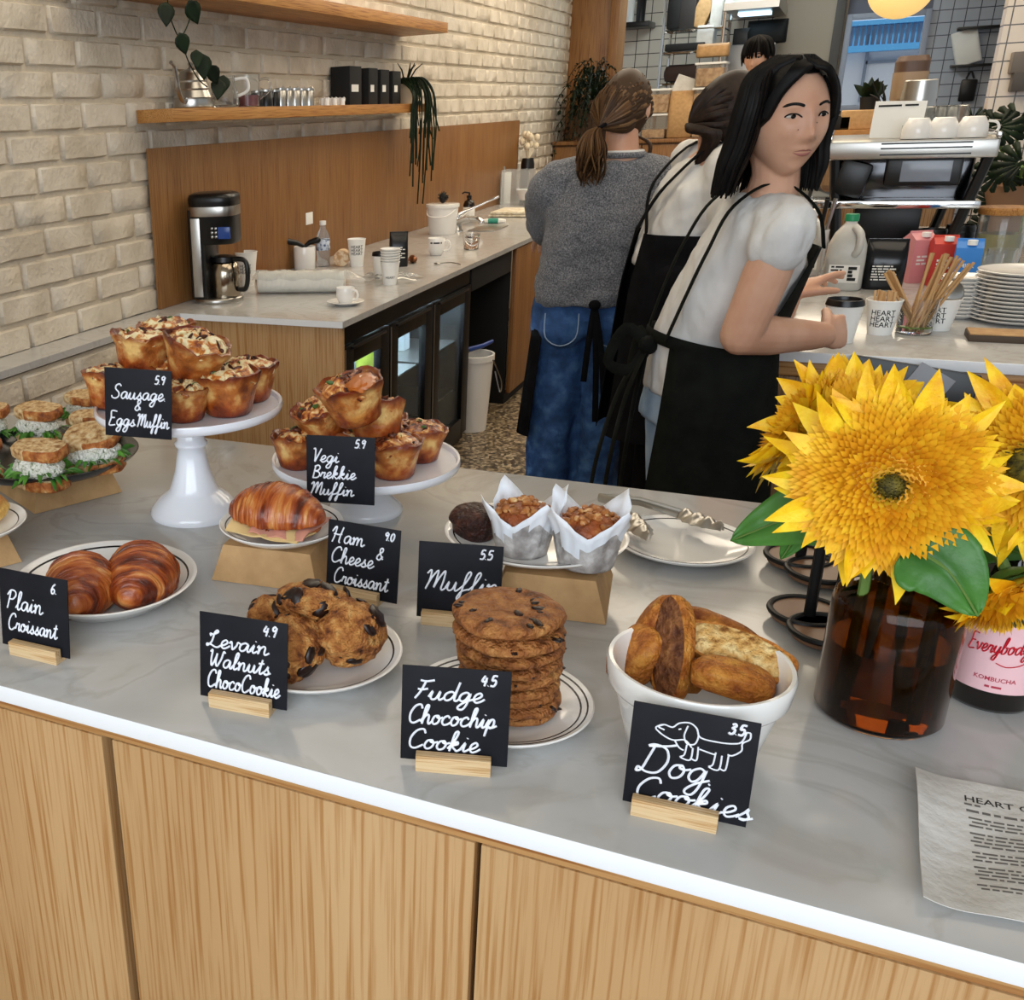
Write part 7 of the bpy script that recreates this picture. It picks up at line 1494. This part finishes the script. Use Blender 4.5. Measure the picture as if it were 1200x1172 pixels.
# black bob: cap plus hanging locks
b = MB(); cap_hair(b, HC, hr, HS, lambda q: q.z > .092-.25*abs(q.x) or (abs(q.x) > .034 and q.z > .06 and q.y > -.055) or (q.y > -.008+max(0, -q.z)*.6 and q.z > -.065) or (q.z > .03 and abs(q.x) > .058), 1.075)
rnd = random.Random(2); swing = V((-.030, .012, 0)); H = lambda x, y, z: HC+hr @ (V((x, y, z))*HS)
for i in range(380):
    ph = rnd.uniform(-PI, PI)                                        # 0 = face
    if abs(ph) < math.radians(62): continue
    k = 1.08+rnd.uniform(-.015, .05); sx, cx0 = math.sin(ph), -math.cos(ph); e = abs(ph)/PI
    zt_ = -.125-.03*e+rnd.uniform(-.012, .01); pr = V((.012*math.copysign(1, sx), -.045+.09*rnd.random(), .117))
    P = [H(*pr), H(.060*k*sx, .070*k*cx0+.012, .088), H(.0765*k*sx, .092*k*cx0+.006, .03), H(.079*k*sx, .093*k*cx0+.006, -.04)+swing*.3, H(.081*k*sx, .086*k*cx0+.004, -.09)+swing*.7*(1 if sx < .3 else .3), H(.078*k*sx, .080*k*cx0, zt_)+swing*(1.25 if sx < .3 else .3)]
    lock(b, P, .0085, i)
for s_ in (-1, 1):                                                   # fringe swept from the parting across the temples
    for i in range(34):
        u = i/33; zt_ = .018-.07*u**2
        P = [H(.004*s_, -.02-.052*(1-u), .118-.016*(1-u)), H((.026+.014*u)*s_, -.079+.022*u, .096-.002*(1-u)), H((.055+.011*u)*s_, -.067+.022*u, .058-.012*u), H((.070+.008*u)*s_, -.050+.03*u, .010-.03*u), H((.0765+.004*u)*s_, -.038+.034*u, zt_-.01)]
        lock(b, P, .0062, i)
b.obj('hair', K['hair_black'], t, ang=80, fix=False)
# ---- woman with a ponytail in a grey jumper, seen from behind
t = thing('person', 'woman seen from behind with a brown ponytail, grey wool jumper and blue jeans', 'person')
Y = 3.72; fw = V((-.18, .98, 0)).normalized(); sd = V((fw.y, -fw.x, 0))
HC = aty(733, 128, Y+.03); hr = RZ(math.atan2(fw.y, fw.x)+PI/2-.25) @ RX(.12); HS = 1.0
nkb = aty(730, 182, Y); shl = aty(708, 206, Y); chs = aty(706, 250, Y); wst = aty(694, 312, Y); hip = aty(690, 352, Y)
shR = shl+sd*.165+V((0, 0, -.03)); shL = shl-sd*.155+V((0, 0, -.03)); elR = aty(768, 296, Y+.02); elL = aty(637, 262, Y+.1); wrR = aty(748, 318, Y+.24); wrL = aty(640, 275, Y+.28)
b = MB(); head_mb(b, HC, hr, HS); limb(b, [nkb-V((0, 0, .03)), HC+hr @ V((0, .02, -.06))], [.055, .05])
torso_rings(b, [(hip, sd, fw, .15, .10), (wst, sd, fw, .125, .09), (chs, sd, fw, .15, .10), (shl, sd, fw, .14, .07), (nkb, sd, fw, .055, .05)])
for s_, e_, w_ in ((shR, elR, wrR), (shL, elL, wrL)): limb(b, [s_, e_], [.045, .036]); limb(b, [e_, w_], [.036, .026]); hand(b, w_, fw+V((0, 0, -.3)), V((0, 0, -1)), .5, 1)
for s_ in (1, -1): a = hip+sd*.08*s_; limb(b, [a, V((a.x, a.y+.02, .48)), V((a.x, a.y, .08))], [.085, .055, .04])
skin_obj(t, b, voxel=.006)
b = MB(); torso_rings(b, [(hip+V((0, 0, -.004)), sd, fw, .183, .135), (hip+V((0, 0, .035)), sd, fw, .186, .14), (wst, sd, fw, .180, .138), (chs, sd, fw, .186, .135), (shl+V((0, 0, -.01)), sd, fw, .165, .095), (nkb+V((0, 0, -.012)), sd, fw, .078, .07)])
limb(b, [shl+sd*.08, shR, shR.lerp(elR, .5), elR], [.07, .082, .075, .068]); limb(b, [elR, elR.lerp(wrR, .5), wrR], [.068, .060, .048]); limb(b, [shl-sd*.08, shL, shL.lerp(elL, .5), elL], [.07, .082, .074, .066]); limb(b, [elL, elL.lerp(wrL, .5), wrL], [.066, .058, .046])
solid('jumper', b, K['wool'], t, .008, 5, .014, 8, (1, 1, 1.2), 6)
b = MB(); b.tube([nkb+sd*(.066*math.cos(a))+fw*(.06*math.sin(a))+V((0, 0, .002)) for a in [2*PI*k/28 for k in range(28)]], .009, 8, close=True); b.obj('collar', K['wool'], t)
b = MB(); b.tube([nkb+sd*(.062*math.cos(a))+fw*(.056*math.sin(a))+V((0, 0, .012)) for a in [2*PI*k/28 for k in range(28)]], .005, 8, close=True); b.obj('tshirt_neckband', K['tee'], t)
b = MB()
for s_, kx_ in ((1, 0), (-1, -.0)):
    a = hip+sd*.088*s_; limb(b, [a+V((0, 0, .0)), V((a.x, a.y+.01, .62)), V((a.x-.01, a.y, .35)), V((a.x-.01, a.y-.02, .03))], [.105, .092, .082, .085])
    b.ell(hip+sd*.078*s_-fw*.055+V((0, 0, -.07)), (.085, .07, .09), 16, 10)
torso_rings(b, [(hip+V((0, 0, -.06)), sd, fw, .165, .115), (hip+V((0, 0, .05)), sd, fw, .155, .10)])
j = solid('jeans', b, K['denim'], t, .008, 4, .014, 8, (1, 1, .8), 2)
b = MB()
for s_ in (1, -1):
    c = hip+sd*.083*s_-fw*.128+V((0, 0, -.075))
    b.tube(spline([c+sd*dx+V((0, 0, dz))+fw*(.008 if abs(dx) > .05 else 0) for dx, dz in ((-.055, .05), (-.05, -.03), (0, -.06), (.05, -.03), (.055, .05))], 4), .0022, 6)
b.obj('pocket_stitching', mat('denim_stitch', '#8fa4bf', .8), j)
b = MB()
for s_ in (1, -1): a = hip+sd*.09*s_; b.ell((a.x+.06*fw.x, a.y+.06*fw.y, .04), (.05, .12, .04), 14, 8, rot=RZ(math.atan2(fw.y, fw.x)-PI/2))
solid('shoes', b, K['black_cloth'], t, .01, 2)
b = MB()
def ap(u, v): a = math.radians(-128+256*u); z = hip.z+.03-.50*v; c = V((hip.x, hip.y, z)); return c+sd*(math.sin(a)*(.175+.045*v+.01*math.sin(u*29)))+fw*(math.cos(a)*(.14+.05*v))+fw*.01
b.grid(48, 14, ap, thick=.003); b.obj('apron', K['black_cloth'], t, ang=80, fix=False)
b = MB(); k0 = hip-fw*.155+V((0, 0, .01))+sd*.02
for q in ((-.01, -.26), (.02, -.40), (.035, -.33)): b.tube(spline([k0, k0+sd*q[0]+V((0, 0, q[1]*.5))-fw*.004, k0+sd*q[0]*1.6+V((0, 0, q[1]))], 5), .010, 8, flat=.25, side=tuple(sd))
b.ell(k0, (.02, .015, .018), 10, 6); b.tube([hip+V((0, 0, .012))+sd*(.168*math.cos(a))+fw*(.122*math.sin(a)) for a in [2*PI*k/36 for k in range(36)]], .012, 8, flat=.3, side=(0, 0, 1), close=True); b.obj('apron_ties', K['black_cloth'], t)
b = MB(); cap_hair(b, HC, hr, HS, lambda q: q.z > .06 or (q.y > -.02 and q.z > -.075) or (q.z > .02 and abs(q.x) > .055), 1.06)
H = lambda x, y, z: HC+hr @ (V((x, y, z))*HS); rnd = random.Random(5); knot = H(.02, .118, -.05); kn = HC+V((-.085, -.085, -.055))
kn = aty(703, 150, Y-.09)
for i in range(320):
    ph = rnd.uniform(-PI, PI); k = 1.09+rnd.uniform(0, .03); sx, cy_ = math.sin(ph), -math.cos(ph); z0 = rnd.uniform(-.02, .115)
    r_ = math.sqrt(max(.02, 1-(z0/.118)**2)); p1 = H(.0745*k*sx*r_, .094*k*cy_*r_, z0)
    if cy_ < -.35 and z0 < .06: continue
    mdp = (p1+kn)/2; away = (mdp-HC); away = HC+away.normalized()*max(away.length, .108*HS) if away.length > .001 else mdp
    p0 = H(0, -.055+.0*rnd.random(), .117) if z0 > .07 else p1
    n0 = len(b.m); lock(b, [p1, p1.lerp(away, .55)*1.0, away, kn.lerp(away, .25), kn], .0072, i); b.m[n0:] = [(0, 0, 1, 0, 1, 0, 2)[i % 7]]*(len(b.m)-n0)
for i in range(110):
    a = rnd.uniform(0, 2*PI); r = .032*math.sqrt(rnd.random()); o_ = V((math.cos(a)*r, math.sin(a)*r*.8, 0)); e = aty(690+rnd.uniform(-10, 14), 210+rnd.uniform(-16, 10), Y-.15)
    m1 = aty(694, 176, Y-.165)+o_*1.5; lock(b, [kn+o_*.25, kn+V((-.012, -.03, -.015))+o_*.8, m1, m1.lerp(e, .6)+o_*.5, e], .006, i); n1 = len(b.m); b.m[n1-150:] = [(0, 1, 0, 1, 2)[i % 5]]*150
for i in range(10):
    s_ = H(.066, -.02-.004*i, .03); lock(b, [s_, H(.086, -.03, -.03), aty(756, 165, Y+.02)+V((.01*rnd.random(), .01*i*.3, 0)), aty(759+rnd.uniform(-3, 3), 184, Y+.02)], .003, i)
b.obj('hair', [K['hair_light'], K['hair_mid'], K['hair_hi']], t, ang=80, fix=False); b = MB(); b.tube([kn+V((.016*math.cos(a), .012*math.sin(a), .01*math.cos(a))) for a in [2*PI*k/18 for k in range(18)]], .006, 8, close=True); b.obj('hair_tie', K['black_cloth'], t)
# ---- woman bending between the two: white tee, black apron, dark ponytail
t = thing('person', 'woman bending behind the bobbed barista, dark ponytail, white tee and black apron strap', 'person')
Y = 3.42; fw = V((.9, .42, 0)).normalized(); sd = V((fw.y, -fw.x, 0)); HC = aty(856, 137, Y); hr = RZ(math.atan2(fw.y, fw.x)+PI/2+.15) @ RX(.25)
nkb = aty(842, 178, Y); shl = aty(834, 194, Y); chs = aty(824, 226, Y); wst = aty(800, 282, Y); hip = aty(788, 325, Y); shR = shl+sd*.15+V((0, 0, -.01)); shL = shl-sd*.15; elR = aty(842, 285, Y-.1); wrR = aty(880, 300, Y+.05); elL = aty(880, 280, Y+.2); wrL = aty(905, 290, Y+.3); tl = (shl-wst).normalized(); fw2 = (fw-tl*fw.dot(tl)).normalized()
b = MB(); head_mb(b, HC, hr); limb(b, [nkb-V((0, 0, .03)), HC+hr @ V((0, .02, -.06))], [.055, .05]); torso_rings(b, [(hip, sd, fw, .15, .10), (wst, sd, fw2, .125, .09), (chs, sd, fw2, .15, .095), (shl, sd, fw2, .14, .065), (nkb, sd, fw2, .055, .05)])
for s_, e_, w_ in ((shR, elR, wrR), (shL, elL, wrL)): limb(b, [s_, e_], [.046, .038]); limb(b, [e_, w_], [.038, .026]); hand(b, w_, fw, V((0, 0, -1)), .4, 1)
for s_ in (1, -1): a = hip+sd*.08*s_; limb(b, [a, V((a.x, a.y, .48)), V((a.x, a.y, .08))], [.085, .055, .04])
skin_obj(t, b, voxel=.006)
b = MB(); torso_rings(b, [(hip+V((0, 0, .04)), sd, fw, .155, .115), (wst, sd, fw2, .15, .12), (chs, sd, fw2, .165, .118), (shl+V((0, 0, -.008)), sd, fw2, .15, .08), (nkb+V((0, 0, -.012)), sd, fw2, .07, .06)]); limb(b, [shl+sd*.08, shR, shR.lerp(elR, .62)], [.06, .072, .078]); limb(b, [shl-sd*.08, shL, shL.lerp(elL, .55)], [.06, .07, .074])
solid('tshirt', b, K['tee'], t, .008, 5, .012, 10, (1.3, 1.3, .8), 8)
b = MB()
for s_ in (1, -1): a = hip+sd*.08*s_; limb(b, [a, V((a.x, a.y, .5)), V((a.x, a.y, .05))], [.11, .085, .075]); b.ell((a.x+.06*fw.x, a.y+.06*fw.y, .04), (.06, .06, .04), 12, 8)
solid('trousers', b, K['black_cloth'], t, .01, 3)
b = MB(); z1 = wst.z+.03
def sk(u, v): a = math.radians(-165+330*u); z = z1-.62*v; c = wst.lerp(hip, min(1, v*4)); c = V((c.x, c.y, z)); return c+sd*(math.sin(a)*(.165+.04*v+.008*math.sin(u*27)))+fw*(math.cos(a)*(.135+.05*v))
b.grid(44, 14, sk, thick=.003); b.obj('apron_skirt', K['black_cloth'], t, ang=80, fix=False)
b = MB()
for s_ in (1, -1): strap(b, [chs+sd*.09*s_+fw2*.125, shl+sd*.085*s_+V((0, 0, .066)), chs+sd*.06*s_-fw2*.132, wst-sd*.05*s_-fw2*.13], .011, .003, side=tuple(sd))
def bb(u, v): c = wst.lerp(chs, v); a = (u-.5)*2.2; return c+sd*(math.sin(a)*.168)+fw2*(math.cos(a)*.135)
b.grid(16, 8, bb, thick=.003); b.obj('apron_bib', K['black_cloth'], t, fix=False)
b = MB(); cap_hair(b, HC, hr, 1., lambda q: q.z > .055 or (q.y > -.03 and q.z > -.08) or (q.z > .0 and abs(q.x) > .05), 1.07); H = lambda x, y, z: HC+hr @ V((x, y, z)); kn = H(.0, .115, -.045); rnd = random.Random(8)
for i in range(130):
    ph = rnd.uniform(-PI, PI); sx, cy_ = math.sin(ph), -math.cos(ph); z0 = rnd.uniform(.0, .11); r_ = math.sqrt(max(.02, 1-(z0/.118)**2)); p1 = H(.079*sx*r_, .099*cy_*r_, z0)
    if cy_ < -.5 and z0 < .05: continue
    aw = (p1+kn)/2-HC; aw = HC+aw.normalized()*max(aw.length, .104); lock(b, [p1, p1.lerp(aw, .55), aw, kn], .0075, i)
for i in range(60):
    a = rnd.uniform(0, 2*PI); o_ = V((math.cos(a)*.022, math.sin(a)*.022, 0)); e = aty(818+rnd.uniform(-6, 8), 196+rnd.uniform(-12, 8), Y-.08); m1 = aty(834, 160, Y-.1)+o_; lock(b, [kn+o_*.3, kn.lerp(m1, .5)+o_, m1, e], .0065, i)
b.obj('hair', K['hair_brown'], t, ang=80, fix=False)
# ---- cook in the kitchen
t = thing('person', 'cook with short black hair and cream jacket looking down in the kitchen', 'person')
Y = 7.7; HC = aty(888, 67, Y); hr = RZ(-.25) @ RX(.22); fw = V((-.3, -.95, 0)).normalized(); sd = V((fw.y, -fw.x, 0)); nkb = HC+V((.02, .05, -.15)); shl = nkb+V((0, .01, -.06)); chs = shl+V((0, 0, -.14)); hip = V((shl.x, shl.y, .95)); shR = shl+sd*.18+V((0, 0, -.02)); shL = shl-sd*.18+V((0, 0, -.02)); elR = shR+V((-.03, -.08, -.27)); elL = shL+V((.03, -.08, -.27)); wrR = elR+fw*.22+V((0, 0, -.02)); wrL = elL+fw*.22+V((0, 0, -.02))
b = MB(); head_mb(b, HC, hr); limb(b, [nkb-V((0, 0, .03)), HC+hr @ V((0, .02, -.06))], [.06, .055]); torso_rings(b, [(hip, sd, fw, .16, .11), (chs, sd, fw, .17, .11), (shl, sd, fw, .16, .075), (nkb, sd, fw, .06, .055)])
for s_, e_, w_ in ((shR, elR, wrR), (shL, elL, wrL)): limb(b, [s_, e_], [.05, .042]); limb(b, [e_, w_], [.042, .03]); hand(b, w_, fw, V((0, 0, -1)), .4, 1)
for s_ in (1, -1): a = hip+sd*.09*s_; limb(b, [a, V((a.x, a.y, .5)), V((a.x, a.y, .08))], [.09, .06, .045])
skin_obj(t, b, voxel=.006); face(t, HC, hr)
b = MB(); torso_rings(b, [(hip, sd, fw, .18, .13), (chs, sd, fw, .19, .13), (shl+V((0, 0, -.005)), sd, fw, .17, .09), (nkb+V((0, 0, -.01)), sd, fw, .075, .07)]); limb(b, [shl+sd*.08, shR, elR, wrR], [.06, .075, .06, .045]); limb(b, [shl-sd*.08, shL, elL, wrL], [.06, .075, .06, .045]); solid('jacket', b, mat('cream_jacket', '#d8d0b8', .85), t, .01, 4, .01, 9)
b = MB()
for s_ in (1, -1): a = hip+sd*.09*s_; limb(b, [a, V((a.x, a.y, .5)), V((a.x, a.y, .05))], [.115, .085, .075]); b.ell((a.x+.06*fw.x, a.y+.06*fw.y, .04), (.06, .06, .04), 12, 8)
solid('trousers', b, K['black_cloth'], t, .012, 2)
b = MB(); strap(b, [chs-sd*.07+fw*.13, shl-sd*.075+V((0, 0, .075)), chs-sd*.06-fw*.135], .012, .004, side=tuple(sd)); strap(b, [chs+sd*.07+fw*.13, shl+sd*.075+V((0, 0, .075)), chs+sd*.06-fw*.135], .012, .004, side=tuple(sd)); b.obj('apron_straps', K['black_cloth'], t)
b = MB(); cap_hair(b, HC, hr, 1., lambda q: q.z > .045 or (q.y > -.01 and q.z > -.06) or (q.z > -.0 and abs(q.x) > .06), 1.1); H = lambda x, y, z: HC+hr @ V((x, y, z)); rnd = random.Random(4)
for i in range(110):
    ph = rnd.uniform(-PI, PI); sx, cy_ = math.sin(ph), -math.cos(ph); lock(b, [H(0, .0, .125), H(.06*sx, .075*cy_, .098), H(.083*sx, .102*cy_, .045), H(.087*sx, .104*cy_, rnd.uniform(-.04, .02) if cy_ > -.6 else rnd.uniform(.01, .03))], .009, i)
b.obj('hair', K['hair_black'], t, ang=80, fix=False)
